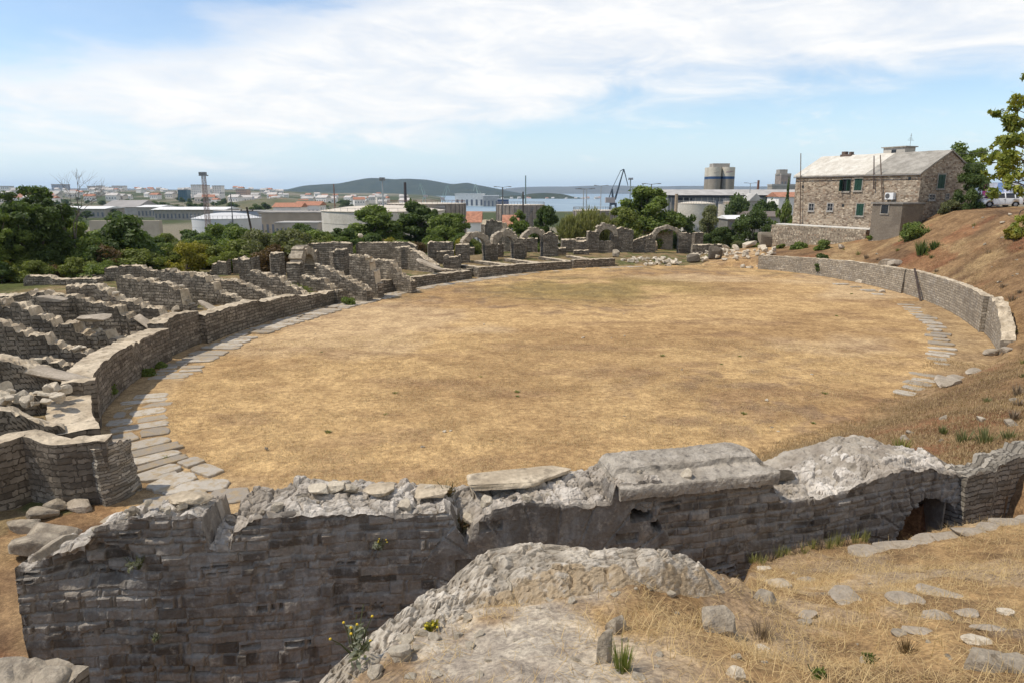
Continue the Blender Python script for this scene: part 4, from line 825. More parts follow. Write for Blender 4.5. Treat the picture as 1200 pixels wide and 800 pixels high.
# fallen long slabs among the radial walls
for k, (px, py, z, L, w, h, rz, tl, lab) in enumerate((
   (540/5, 372, 2.35, 1.6, 1.1, .25, -.2, .0, 'big square slab balanced on the collapsed radial wall'),
   (176, 381, 1.45, 2.6, .6, .22, -.55, .32, 'long pale slab lying down the slope above the tallest podium wall'),
   (10, 360, 2.6, 2.2, 1.6, .3, -.1, .0, 'large pale slab on the outer wall at the left frame edge'),
   (62, 349, 2.9, 1.3, .9, .25, .3, .15, 'tilted pale block where the outer wall meets the collapsed radial wall'),
   (248, 361, 1.2, 2.6, .55, .22, -.5, .3, 'long pale ramp slab on a radial wall halfway along the left side'),
   (118, 418, 1.15, 1.5, .8, .22, -.3, .05, 'flat slab at the foot of the long dark radial wall'),
   (127, 411, 1.05, .9, .45, .15, .4, .0, 'thin flat stone lying in the weeds behind the tallest podium wall'),
   (53, 435, 1.9, 3.2, .8, .25, -.2, .12, 'long flat capping slab on the radial wall by the podium gap'),
   (505, 311, 1.6, 3.4, .6, .3, -.6, .25, 'diagonal pale slab left of the three arches'))):
    p = onz(px, py, z); o = stone_mesh('fallen_slab', (L, w, h), 420+k, M['slab'], n=9, cut=.22, rough=.04, blocky=8); o.location = (p[0], p[1], z-.15); o.rotation_euler = (0, tl, rz); tag(o, lab, 'stone slab')

# loose stones: stock of shapes, copied
STK = [stone_mesh('loose_stone', (1, .78, .55+.1*(k % 3)), 500+k, M['stone'], n=7, cut=.5, rough=.10, blocky=4) for k in range(6)]
WST = [stone_mesh('rubble_stone', (1, .8, .62+.1*(k % 3)), 520+k, M['white_stone'], n=7, cut=.5, rough=.10, blocky=4) for k in range(6)]
USED = set()
def scatter(stock, i, x, y, z, s, label, group, cat='stone', rz=None):
    src = stock[i % len(stock)]
    if id(src) not in USED and 'label' not in src.keys(): o = src
    else: o = src.copy(); COL.objects.link(o)
    o.location = (x, y, z); o.scale = (s*rnd.uniform(.8, 1.3), s*rnd.uniform(.8, 1.2), s*rnd.uniform(.7, 1.1)); o.rotation_euler = (rnd.uniform(-.3, .3), rnd.uniform(-.3, .3), rnd.uniform(0, 6.28) if rz is None else rz)
    tag(o, label, cat, group); return o
i = 0
for cx_, cy_, sx, sy, n, hh, lab in ((764,307,36,4,44,.5,'white rubble stone in the long low scatter below the widest arch'),(833,303,32,6,62,.9,'white rubble stone in the main heap below the low squared wall'),(884,308,26,6,38,.5,'white rubble stone in the scatter by the end of the right podium wall')):
    for k in range(n):
        a = rnd.uniform(0, 2*PI); q = math.sqrt(rnd.random()); p = onz(cx_+sx*q*math.cos(a), cy_+sy*q*math.sin(a), .2)
        scatter(WST, i, p[0], p[1], float(height(p[0], p[1], False))-.05+hh*(1-q)*rnd.random(), rnd.uniform(.28, .72), lab, 'white rubble at the far end of the arena'); i += 1
for k, (px, py, s) in enumerate(((868,288,1.5),(880,294,1.2),(850,292,1.0),(862,297,.9),(893,301,.8))):
    p = onz(px, py, .4); o = stone_mesh('toppled_block', (2.0*s, .8*s, .7*s), 560+k, M['white_stone'], n=8, cut=.35, rough=.05, blocky=7); o.location = (p[0], p[1], float(height(p[0], p[1]))+.05); o.rotation_euler = (.1, .25*(-1)**k, .5*k)
    tag(o, ('longest toppled white block behind the rubble', 'toppled white block leaning beside the longest one', 'medium white block left of the longest toppled one', 'small white block in front of the longest toppled one', 'smallest toppled block beside the terrace buttress')[k], 'stone block')
for P_, w_, j_ in CREST:      # broken pieces left on the crests
    if j_ < .25: continue
    for k in range(5):
        f = rnd.random()*(len(P_)-1.01); a_ = int(f); f -= a_; q = [P_[a_][c]*(1-f)+P_[a_+1][c]*f for c in range(3)]; scatter(STK if k % 3 else WST, k, q[0]+rnd.uniform(-.3, .3)*w_, q[1]+rnd.uniform(-.3, .3)*w_, q[2]-.16, rnd.uniform(.18, .42), 'broken stone lying on the crest of a radial wall on the left', 'broken stones on the wall crests')
for k in range(64):           # in the cells between the radial walls
    th = rnd.uniform(96, 165); d = rnd.uniform(1.6, 9); x, y = ellpt(th, d); scatter(STK, k, x, y, float(height(x, y, False))-.03, rnd.uniform(.22, .6), 'loose grey stone fallen between the radial walls on the left', 'loose stones between the radial walls')
for k in range(24):
    px, py = rnd.uniform(0, 75), rnd.uniform(460, 474); p = onz(px, py, 1.6); scatter(WST, k, p[0], p[1], 1.5+rnd.uniform(0, .2), rnd.uniform(.25, .55), 'pale stone in the heap on the rubble-strewn radial wall', 'pale stones heaped on the radial wall')
for k, (px, py, L, w, h, lab) in enumerate(((47,640,1.15,.7,.55,'lower half of the rounded sculpted boulder pair on the left ground'),(62,628,1.3,.62,.5,'upper ridged boulder of the sculpted pair on the left ground'),(28,613,.85,.5,.3,'flat grey stone left of the sculpted boulders'),(47,599,.8,.5,.3,'dark angular stone above the sculpted boulders'),(67,592,.55,.4,.32,'small upright stone between the dark stone and the gate wall stair'),(93,589,.8,.5,.28,'pale wedge shaped stone below the gate wall'),(14,568,1.3,.8,.4,'broad slab in the rubble at the foot of the gate wall'),(5,578,.9,.5,.3,'narrow stone at the left frame edge below the gate wall'),(45,573,.6,.4,.25,'dark stone at the right end of the gate wall rubble'),(10,556,.5,.4,.3,'small block on the rubble under the gate wall'),(146,571,.75,.5,.28,'squared stone at the foot of the ruined stair'))):
    p = onz(px, py, .15); o = stone_mesh('boulder', (L, w, h), 580+k, M['stone'] if k != 5 else M['slab'], n=14, cut=.4, rough=.09, blocky=4.5 if k > 1 else 3); o.location = (p[0], p[1], float(height(p[0], p[1], False))-.04); o.rotation_euler = (0, 0, (.4, -.15, .1, .5, 1.2, -.4, .5, .2, .9, .3, .4)[k]); tag(o, lab, 'boulder')
for k in range(46):           # rubble left on top of the foreground wall
    i_ = rnd.randint(40, len(FG[0])-150); b_ = rnd.uniform(.06, .30 if FG[0][i_] < 2.4 else .85); sz = rnd.uniform(.07, .20); scatter(WST if k % 3 else STK, k, FG[1][i_]+FG[3][i_]*b_, FG[2][i_]+FG[4][i_]*b_, FG[5][i_]-.02, sz, 'broken pale stone lying on top of the foreground wall', 'broken stones on top of the foreground wall')
# stones on the right: kerb blocks by the podium wall, broken edging
for k, (px, py, L, w, h, rz, lab) in enumerate(((985,324,1.6,.6,.4,-.9,'first pale kerb block below the right podium wall'),(999,327,1.6,.6,.4,-.95,'second pale kerb block below the right podium wall, beside the first'),(1010,330,1.0,.6,.35,-1.0,'short end block of the kerb below the right podium wall'),(1042,336,.5,.4,.3,0,'small dark stone near the foot of the right podium wall'),(1034,341,.5,.4,.25,.4,'small pale stone on the grass near the right podium wall'))):
    p = onz(px, py, .1); o = stone_mesh('kerb_stone', (L, w, h), 600+k, M['white_stone'] if k != 3 else M['stone'], n=8, cut=.25, rough=.05, blocky=6); o.location = (p[0], p[1], -.04); o.rotation_euler = (0, 0, rz); tag(o, lab, 'kerb stone')
for k, (px, py, L, w, h, rz, lab) in enumerate(((1106,452,2.0,.8,.3,.95,'long tilted edging slab where the paving breaks off on the right'),(1122,444,1.6,.8,.25,.9,'flat edging slab beside the long tilted one on the right'),(1142,437,1.5,.6,.2,.7,'thin edging slab at the foot of the right slope'),(1163,411,1.0,.7,.35,.4,'pale block below the broken end of the right podium wall'),(1176,420,.8,.6,.3,.8,'angular stone on the slope beside the broken podium end'),(1112,460,1.0,.6,.3,.5,'rounded edging stone nearest to us on the right'))):
    p = onz(px, py, .15); o = stone_mesh('edging_slab', (L, w, h), 620+k, M['slab'], n=9, cut=.35, rough=.06, blocky=5); o.location = (p[0], p[1], float(height(p[0], p[1], False))-.05); o.rotation_euler = (.08, .06, rz); tag(o, lab, 'stone slab')
for k in range(60):           # on the slope
    px, py = rnd.uniform(960, 1200), rnd.uniform(262, 520); 
    for z in np.linspace(6.4, .1, 40):
        p = onz(px, py, z)
        if float(height(p[0], p[1], False)) >= z: break
    d_, t_ = ell(p[0], p[1])
    if d_ < .8 or p[1] < 12: continue
    scatter(STK if k % 3 else WST, k, p[0], p[1], float(height(p[0], p[1]))-.03, rnd.uniform(.12, .38), 'small stone on the dry slope right of the arena', 'small stones on the dry slope')
for k in range(26):
    x, y = onz(rnd.uniform(190, 1050), rnd.uniform(340, 545), 0)[:2]; scatter(WST if k % 2 else STK, k, x, y, -.01, rnd.uniform(.07, .2), 'small stone lying in the dry grass of the arena', 'small stones on the arena floor')
# rusty pipe leaning on the right wall
a = onz(1079, 353, .02); th_ = float(ell(a[0], a[1])[1]); b = ellpt(-55.5, -.12)
mb = MB(); mb.bar((a[0], a[1], 0), (b[0], b[1], 2.15), .14, n=8); tag(mb.build('pipe', flat_mat('rusty_iron', (.05,.035,.028), .7, .3)), 'dark rusty pipe leaning against the right podium wall', 'pipe')
# ================================================================ stone house on the terrace
E_ = 1.75
def eave(px, py): r = ray(px, py); return EYE+r*(E_/r[2])
HL, HR, HG = eave(933, 207.4), eave(1080, 203.6), eave(1121.6, 205)
HA = math.atan2(HL[1]-HR[1], HL[0]-HR[0])                 # local +x runs along the facade, from the near corner to the far corner
HLEN = math.hypot(*(HL-HR)[:2]); cA, sA = math.cos(HA), math.sin(HA)
HW = abs(-(HG-HR)[0]*sA+(HG-HR)[1]*cA); HW = max(HW, 6.2)
ZE = 8+E_; ZB = 3.9                                         # eaves and floor levels
def loc(p): d = np.array(p[:2])-HR[:2]; return d[0]*cA+d[1]*sA, -d[0]*sA+d[1]*cA
SG = 1 if loc(HG)[1] > 0 else -1                            # side of the facade on which the house stands
def wpt(x, y, z): return (HR[0]+x*cA-y*sA, HR[1]+x*sA+y*cA, z)
def onfac(px, py, y=0.0):
    """sight line meets the plane parallel to the facade at local y -> local (x, z)"""
    r = ray(px, py); o = loc(EYE); dx, dy = r[0]*cA+r[1]*sA, -r[0]*sA+r[1]*cA; t = (y-o[1])/dy; return o[0]+dx*t, 8+r[2]*t
def ongab(px, py, x=0.0):
    r = ray(px, py); o = loc(EYE); dx, dy = r[0]*cA+r[1]*sA, -r[0]*sA+r[1]*cA; t = (x-o[0])/dx; return o[1]+dy*t, 8+r[2]*t
def wfac(pt): return pt
_, ZR = ongab(1103, 177.5); ZR = min(max(ZR, ZE+1.9), ZE+3.2)
house = thing('stone_house', 'old two-storey fieldstone house with a pale slab roof above the right end of the arena', 'house', (HR[0], HR[1], 0), HA)
W_ = SG*HW
def house_body():
    nx, nz = 40, 18; V = []; F = []
    mb = MB(); z0 = -1.5
    mb.prism([(0, z0), (W_, z0), (W_, ZE), (W_/2, ZR), (0, ZE)], 0, HLEN, ax='x'); return mb.build('wall', M['house'], house)
house_body()
roof_white = rock_mat('whitewashed_slabs', (.48,.435,.36), (.64,.60,.52), speck=(.34,.30,.235), scale=1.1, speck_amt=.4, bumpd=.05)
roof_grey = rock_mat('grey_stone_slabs', (.24,.22,.185), (.38,.35,.30), speck=(.17,.155,.13), scale=1.1, speck_amt=.5, bumpd=.05)
def roof(x0, x1, mat, lab, ov0=.0, ov1=.0, lift=.0, slant=0.0):
    # both slopes as thin slabs; the near slope is laid in visible courses, slightly uneven
    n, k = 30, 12; V = []; F = []; r = np.random.RandomState(3)
    hw = abs(W_)/2+.22; dz = (ZR-ZE)/(abs(W_)/2)
    for side in (0, 1):
        for top in (1, 0):
            b = len(V)
            for i in range(n+1):
                for j in range(k+1):
                    f = j/k; xx = x0-ov0+(x1+ov1-x0+ov0)*i/n+(slant*f if i == n else 0); yy = (-.22+hw*f) if side == 0 else (abs(W_)+.22-hw*f)
                    z = ZE-.22*dz+dz*hw*f+.06+lift+.13*top+(.035*fbm(np.array([[xx*1.2, yy*1.2, 5.0]]), 3, 3)[0]+.012*(j % 2) if top else 0); V.append((xx, yy*SG, z))
            for i in range(n):
                for j in range(k):
                    q = (b+i*(k+1)+j, b+(i+1)*(k+1)+j, b+(i+1)*(k+1)+j+1, b+i*(k+1)+j+1); F.append(q if top else q[::-1])
        b1, b0 = len(V)-2*(n+1)*(k+1), len(V)-(n+1)*(k+1)
        for i in range(n): F.append((b1+i*(k+1), b0+i*(k+1), b0+(i+1)*(k+1), b1+(i+1)*(k+1)))
        for e_ in (0, n):
            for j in range(k): F.append((b1+e_*(k+1)+j, b0+e_*(k+1)+j, b0+e_*(k+1)+j+1, b1+e_*(k+1)+j+1))
    o = mesh_py('roof', V, F, mat, house); o['label'] = lab; return o
xm, _ = onfac(1016, 206)
roof(xm, HLEN, roof_white, 'left half of the roof, limewashed almost white', ov1=.15, lift=.035)
roof(0, xm+.02, roof_grey, 'right half of the roof in bare grey stone slabs', ov0=.12, slant=0)
stonetrim = rock_mat('dressed_trim', (.28,.25,.21), (.40,.37,.32), scale=4)
green = flat_mat('faded_green_paint', (.022,.062,.042), .6, .25, 8); darkglass = flat_mat('dark_window', (.02,.022,.025), .25, .2, 3, spec=.5); palewood = flat_mat('pale_frame', (.34,.32,.29), .7, .1, 6)
def window(pos, w, h, face, style, lab=None):
    """face 'f': on the facade (u = local x), 'g': on the near gable (u = local y)"""
    u, z = pos; mb = MB(); mf = MB(); ms = MB(); s = -SG*1.0
    def bx(m_, du0, du1, z0, z1, d0, d1):
        if face == 'f': m_.box((u+(du0+du1)/2, s*(d0+d1)/2, z+z0), (du1-du0, abs(d1-d0), z1-z0))
        else: m_.box((-(d0+d1)/2, u+(du0+du1)/2, z+z0), (abs(d1-d0), du1-du0, z1-z0))
    bx(mb, -w/2, w/2, -h/2, h/2, -.05, .012); o = mb.build('window', darkglass, house)
    if lab: o['label'] = lab
    t = .10
    for q in ((-w/2-t, -w/2, -h/2-t, h/2+t), (w/2, w/2+t, -h/2-t, h/2+t), (-w/2, w/2, h/2, h/2+t), (-w/2, w/2, -h/2-t, -h/2)): bx(mf, *q, -.04, .05)
    bx(mf, -w/2-.16, w/2+.16, -h/2-t-.07, -h/2-t, -.04, .12); mf.build('window_frame', stonetrim if style != 'small' else palewood, o)
    if style in ('closed', 'open'):
        for sg in (-1, 1):
            m2 = MB()
            if style == 'closed':
                bx(m2, sg*w/4-w/4+.012, sg*w/4+w/4-.012, -h/2+.01, h/2-.01, .014, .055)
                for k in range(9): bx(m2, sg*w/4-w/4+.05, sg*w/4+w/4-.05, -h/2+.08+k*(h-.16)/9, -h/2+.08+(k+.6)*(h-.16)/9, .055, .075)
            else:
                bx(m2, sg*(w/2+.02)-.03, sg*(w/2+.02)+.03, -h/2+.01, h/2-.01, .06, .06+w*.48)
            m2.build('shutter', green, o)
    else:
        bx(ms, -.02, .02, -h/2, h/2, .012, .03); bx(ms, -w/2, w/2, -.02, .02, .012, .032); ms.build('glazing_bar', palewood, o)
window(onfac(992, 217.5), .95, 1.25, 'f', 'open', 'upper facade window with open shutters and a dark interior'); window(onfac(1006, 216.5), .95, 1.25, 'f', 'closed')
window(onfac(951, 243), .7, .75, 'f', 'small'); window(onfac(973, 243), .7, .75, 'f', 'small'); window(onfac(1008, 246), .9, 1.25, 'f', 'closed')
gy = ongab(1103, 213); window((gy[0], gy[1]), 1.0, 1.35, 'g', 'closed', 'gable window with closed dark green shutters')
gy = ongab(1092, 231.5); window(gy, .75, .45, 'g', 'small')
gy = ongab(1110, 230.5); window(gy, .4, .45, 'g', 'plain' )
for px, py in ((941,219),(988,241),(1066,209.5)):
    u, z = onfac(px, py); mb = MB(); mb.box((u, SG*.0, z-.14), (.28, .05, .28)); mb.build('vent_hole', darkglass, house)
# gutter line along the eaves, chimneys on the ridge
mb = MB(); mb.bar((-.1, -SG*.27, ZE-.12), (HLEN+.1, -SG*.27, ZE-.12), .10, n=8); mb.build('gutter', flat_mat('grey_zinc', (.16,.15,.14), .5), house)
def ridge_x(px, py=182): return onfac(px, py, W_/2)[0]
mb = MB(); x = ridge_x(993); mb.box((x, W_/2, ZR-.3), (1.5, .6, .62)); mb.box((x+.35, W_/2, ZR+.3), (.5, .5, .35)); mb.box((x-.55, W_/2, ZR+.28), (.25, .5, .3)); o = mb.build('chimney', flat_mat('dark_brick', (.13,.095,.075), .9, .3, 6), house); o['label'] = 'low dark broken chimney on the white half of the ridge'
x = ridge_x(1047); mb = MB(); mb.box((x, W_/2+SG*.8, ZR-.8), (2.6, 1.6, 1.55)); c = mb.build('chimney', flat_mat('pale_render', (.42,.39,.34), .9, .15, 2), house); c['label'] = 'wide pale rendered chimney block with a flat cap and a dark opening'
mb = MB(); mb.box((x, W_/2+SG*.8, ZR+.752), (3.0, 1.9, .10)); mb.build('chimney_cap', stonetrim, c)
mb = MB(); mb.box((x+.0, W_/2-SG*.006, ZR+.02), (.55, .06, .5)); mb.build('smoke_opening', darkglass, c)
# annexe against the right part of the facade
ax1, _ = onfac(1020.5, 260, -SG*3.0); ax0, _ = onfac(1055.5, 260, -SG*3.0); az = onfac(1040, 239.5, -SG*3.0)[1]
ann = thing('stone_annexe', 'small flat-roofed grey rendered annexe built against the right part of the fieldstone house', 'annexe', (HR[0], HR[1], 0), HA)
mb = MB(); mb.box(((ax0+ax1)/2, -SG*1.51, -1.0), (abs(ax1-ax0), 2.98, az+1.0)); mb.build('wall', M['plaster'], ann)
mb = MB(); mb.box(((ax0+ax1)/2, -SG*1.53, az+.003), (abs(ax1-ax0)+.3, 3.02+.2, .16)); mb.build('roof_slab', flat_mat('concrete_edge', (.20,.185,.165), .9, .2, 2), ann)
u, z = onfac(1037, 245.5, -SG*3.0); mb = MB(); mb.box((u, -SG*3.0, z-.4), (.75, .03, .8)); w = mb.build('window', darkglass, ann)
mf = MB()
for q in ((-.46,.05,.08,1.0),(.42,.05,.08,1.0)): mf.box((u+q[0]+.02, -SG*3.015, z-.45), (.08, .06, .95))
mf.box((u, -SG*3.015, z+.41), (.9, .06, .08)); mf.box((u, -SG*3.03, z-.52), (1.0, .10, .08)); mf.build('window_frame', stonetrim, w)
ub, zb_ = onfac(1040, 262, -SG*3.0); mb = MB(); mb.box(((ax0+ax1)/2, -SG*3.06, -1.0), (abs(ax1-ax0)*.98, .10, zb_-1.7+1.0)); o = mb.build('plinth', M['retain'], ann); o['label'] = 'lower half of bare fieldstone'
# wall-mounted air conditioner, poles
u, z = onfac(1045, 230.5); ac = thing('air_conditioner', 'white air conditioner unit on the house facade above the annexe', 'air conditioner', wpt(u, -SG*.22, z-.3), HA)
mb = MB(); mb.box((0, 0, 0), (.95, .36, .68)); mb.build('casing', flat_mat('white_casing', (.72,.72,.70), .5, .05), ac)
mb = MB(); V = [(0.18+.26*math.cos(2*PI*k/20), -SG*.19, .34+.26*math.sin(2*PI*k/20)) for k in range(20)]; mb.add(V, [tuple(range(20))]); mb.build('fan_grille', flat_mat('grille', (.10,.10,.10), .6), ac)
mb = MB(); [mb.box((sx, SG*.04, -.10), (.05, .40, .10)) for sx in (-.35, .35)]; mb.build('bracket', flat_mat('bracket_steel', (.2,.2,.2), .6), ac)
wood = flat_mat('weathered_wood', (.13,.095,.07), .9, .3, 5)
for k, (px, pyt, pyb, lab, off) in enumerate(((938.5, 180, 255, 'tall thin pole standing at the far left corner of the house', .35),(1024, 183, 222, 'dark iron pipe rising past the eaves, left of the other facade pole', .22),(1034, 182, 237, 'leaning pale pole rising from the annexe roof past the eaves', .22))):
    u, z0 = onfac(px, pyb, -SG*off); u2, z1 = onfac(px+(0, .3, -2.3)[k], pyt, -SG*off); mb = MB(); mb.bar(wpt(u, -SG*off, z0-(1.0 if k == 0 else 0)), wpt(u2, -SG*off, z1), .13, .10, n=8); tag(mb.build('facade_pole', wood if k != 1 else flat_mat('dark_iron', (.06,.04,.035), .7)), lab, 'pole')
# aerial on the chimney block
p = wpt(ridge_x(1059), W_/2+SG*.8, ZR+.85); mb = MB(); mb.bar(p, (p[0], p[1], p[2]+1.3), .04, n=6)
for k in range(5): mb.bar((p[0]-.5+.1*k, p[1]-.3, p[2]+.6+.12*k), (p[0]+.5-.1*k, p[1]+.3, p[2]+.6+.12*k), .025, n=4)
tag(mb.build('tv_aerial', flat_mat('aerial_metal', (.2,.2,.2), .5)), 'thin television aerial on the wide chimney block', 'aerial')
# terrace retaining wall in front of the left part of the facade, pale ledge on top, sloping buttress
a0, zt = onfac(909, 264.5, -SG*1.3); a1, _ = onfac(1019, 268, -SG*1.3); zt = onfac(960, 266.5, -SG*1.3)[1]
ter = thing('retaining_wall', 'fieldstone retaining wall with a pale ledge, carrying the left part of the house', 'wall', (0, 0, 0))
P = [wpt(a0+.2+(a1-a0-.2)*k/8, -SG*1.3, zt) for k in range(9)]
wall('wall_body', P, .9, -1.2, [M['retain'], M['core']], parent=ter, step=.25, seed=41, jag=0, toprough=.02, batter=.28, rough=.06)
mb = MB(); mb.box(((a0+a1)/2, 0, 0), (abs(a1-a0), 1.2, .12)); o = mb.build('ledge', flat_mat('limed_ledge', (.58,.55,.49), .9, .12, 2), ter); q = wpt(0, -SG*.68, zt+.03); o.location = q; o.rotation_euler = (0, 0, HA)
p = onz(898, 296, .6); q = wpt(a0-.2, -SG*1.3, zt-.2); mid = [(p[0]*(1-f)+q[0]*f, p[1]*(1-f)+q[1]*f, .7*(1-f)+(zt-.1)*f) for f in np.linspace(0, 1, 8)]
tag(wall('buttress', mid, .8, -.8, [M['retain'], M['slab']], step=.22, seed=43, jag=.0, toprough=.05), 'sloping stone buttress with a pale back at the left end of the terrace', 'buttress')
for k, (px, py, z, s) in enumerate(((930,284,1.9,1.4),(945,287,1.8,1.1),(958,288,1.8,1.2),(972,290,1.8,.9),(1043,292,3.2,1.3),(1052,287,3.6,.9),(985,296,1.9,.8))):
    p = onz(px, py, z); o = stone_mesh('boulder', (1.4*s, .8*s, .7*s), 640+k, M['slab'], n=9, cut=.4, rough=.08, blocky=4.5); o.location = (p[0], p[1], float(height(p[0], p[1]))-.1); o.rotation_euler = (0, 0, k*.7)
    tag(o, ('largest pale boulder under the retaining wall','pale boulder right of the largest one under the retaining wall','third pale boulder along the foot of the retaining wall','small boulder under the middle of the retaining wall','pale boulder below the annexe','small stone right of the boulder below the annexe','small stone behind the right podium wall under the terrace')[k], 'boulder')

# ================================================================ white car on the terrace
def car(label, px0, px1, py_base, z, paint, mirror=False, dback=0.0):
    p0 = onz(px0, py_base, z); p1 = onz(px1, py_base, z); L = 3.95; c = (p0+p1)/2; x_, y_ = c[0], c[1]+dback; gz = float(height(x_, y_))
    root = thing('parked_car', label, 'car', (x_, y_, gz), -.05)
    S_ = [(-1.97,.34),(-1.95,.62),(-1.86,.74),(-1.10,.86),(-.45,1.28),(-.20,1.36),(.75,1.39),(1.25,1.33),(1.72,.98),(1.90,.92),(1.97,.60),(1.95,.34)]     # side outline, nose to the left
    # body shell with arched wheel cutouts
    def hw(z): return .80 if z < .92 else .80-(z-.92)*.36
    def cut(x, z):
        for wx in (-1.22, 1.18):
            if abs(x-wx) < .36: z = max(z, math.sqrt(max(0, .36**2-(x-wx)**2))+.27)
        return z
    n = 80; xs = np.linspace(-1.97, 1.97, n); top = np.interp(xs, [s[0] for s in S_], [s[1] for s in S_]); top[0] = .5; top[-1] = .5; V = []; F = []; MI = []
    belt = np.minimum(top, .90+.0*xs)
    R = 7
    for i, xx in enumerate(xs):
        b = cut(xx, .24); t = max(top[i], b+.05); bl = min(t, .88); e = min(1, (1-abs(xx)/1.99)*6+.55)
        prof = [(-.78*e, b), (-.81*e, min(.5, bl)*.5+b*.5), (-.80*e, bl)] + [(-hw(t)*e*(1 if t > .9 else .93), t-.03)]
        ring = prof+[(-hw(t)*.75*e, t)]+[(hw(t)*.75*e, t)]+[(-a, z_) for a, z_ in reversed(prof)]
        V += [(xx, a, z_) for a, z_ in ring]
    m = 10
    for i in range(n-1):
        for j in range(m-1):
            F.append((i*m+j, i*m+j+1, (i+1)*m+j+1, (i+1)*m+j))
            xm_ = (xs[i]+xs[i+1])/2; glass = 0
            t = top[i]
            if j in (2, 6) and t > 1.05 and -.72 < xm_ < 1.38 and not (.12 < xm_ < .22) and not (1.02 < xm_ < 1.12): glass = 1
            if j in (3, 4, 5) and (-1.05 < xm_ < -.50 or 1.30 < xm_ < 1.68): glass = 1
            MI.append(glass)
        F.append((i*m, (i+1)*m, (i+1)*m+m-1, i*m+m-1)); MI.append(2)
    F.append(tuple(range(m-1, -1, -1))); MI.append(0); F.append(tuple((n-1)*m+k for k in range(m))); MI.append(0)
    body = mesh_py('body', V, F, [paint, darkglass, M['tyre']], root, True, MI)
    for wx in (-1.22, 1.18):
        for sy in (-1, 1):
            mb = MB(); mb.lathe((0, 0, -.09), [(.02,0),(.20,0),(.285,.01),(.30,.05),(.30,.14),(.285,.18),(.20,.18),(.02,.18)], 24); w = mb.build('wheel', M['tyre'], root, True); w.location = (wx, sy*.70, .30); w.rotation_euler = (PI/2, 0, 0)
            mb = MB(); mb.lathe((0, 0, -.095), [(.02,0),(.17,.005),(.185,.02),(.185,.17),(.17,.185),(.02,.19)], 16); mb.build('rim', M['rim'], w, True)
    mb = MB(); mb.box((-1.99, 0, .28), (.10, 1.50, .20)); mb.build('bumper', M['tyre'], root); mb = MB(); mb.box((1.99, 0, .28), (.10, 1.50, .20)); mb.build('bumper', M['tyre'], root)
    for sy in (-1, 1):
        mb = MB(); mb.box((-1.93, sy*.56, .58), (.10, .30, .14)); mb.build('headlight', M['lamp'], root); mb = MB(); mb.box((1.94, sy*.62, .62), (.08, .18, .26)); mb.build('tail_light', M['tail'], root)
        mb = MB(); mb.box((-.62, sy*.88, .88), (.12, .14, .12)); mb.build('wing_mirror', M['tyre'], root)
        mb = MB(); mb.box((.08, sy*.812, .74), (.14, .03, .03)); mb.box((1.0, sy*.812, .74), (.14, .03, .03)); mb.build('door_handle', M['tyre'], root)
        mb = MB(); mb.box((.17, sy*.806, .34), (.012, .02, .52)); mb.build('door_seam', M['tyre'], root)
    return root
M['tyre'] = flat_mat('black_rubber', (.02,.02,.02), .8, .1); M['rim'] = flat_mat('steel_rim', (.30,.30,.30), .5, .1); M['lamp'] = flat_mat('lamp_glass', (.5,.5,.48), .2, .05); M['tail'] = flat_mat('red_lens', (.25,.02,.02), .3, .05)
car('white small hatchback parked on the terrace beside the house, partly hidden by the tree', 1139, 1198, 243, 6.55, flat_mat('white_car_paint', (.74,.74,.72), .35, .04, 1, spec=.5))
car('dark car parked behind the white hatchback, only its roof and bonnet showing', 1146, 1201, 240, 6.5, flat_mat('dark_car_paint', (.05,.055,.05), .35, .04, 1, spec=.5), dback=3.2)
# washing line
lp = at(1146, 242, 66); rp = at(1206, 242, 67)
g0, g1 = float(height(lp[0], lp[1])), float(height(rp[0], rp[1]))
for nm, p, g, lab in (('l', lp, g0, 'left post of the washing line behind the cars'), ('r', rp, g1, 'right post of the washing line behind the cars')):
    mb = MB(); mb.bar((p[0], p[1], g-.2), (p[0], p[1], 8.95), .08, n=8); tag(mb.build('clothes_post', wood), lab, 'post')
mb = MB(); mb.bar((lp[0], lp[1], 8.85), (rp[0], rp[1], 8.85), .02, n=4); tag(mb.build('washing_line', flat_mat('line', (.4,.4,.4))), 'thin washing line stretched behind the parked cars', 'line')
for k, (px, w, h, col, lab) in enumerate(((1154.5,.42,1.25,(.75,.12,.42),'bright pink towel hanging on the washing line'),(1160,.55,.75,(.80,.80,.82),'white shirt hanging next to the pink towel'),(1166,.6,.95,(.72,.76,.86),'pale bluish sheet in the middle of the washing line'),(1173,.7,1.15,(.28,.42,.72),'blue cloth hanging on the washing line'),(1180.5,.95,1.2,(.72,.73,.84),'large pale lilac sheet right of the blue cloth'),(1189,.6,1.0,(.80,.80,.80),'white cloth at the right end of the washing line'))):
    p = at(px, 220, 66.2); n = 10; V = []; F = []
    for side in (0, .03):
        for i in range(n+1):
            for j in range(n+1): V.append((p[0]-w/2+w*i/n, p[1]+side+.06*math.sin(i*1.9+k)*(j/n), 8.85-h*j/n-.03*math.sin(i)))
    N1 = (n+1)*(n+1)
    for i in range(n):
        for j in range(n):
            q = (i*(n+1)+j, (i+1)*(n+1)+j, (i+1)*(n+1)+j+1, i*(n+1)+j+1); F.append(q[::-1]); F.append(tuple(N1+v for v in q))
    tag(mesh_py('laundry', V, F, flat_mat('laundry_cloth', col, .9, .06, 3), None, True), lab, 'laundry')
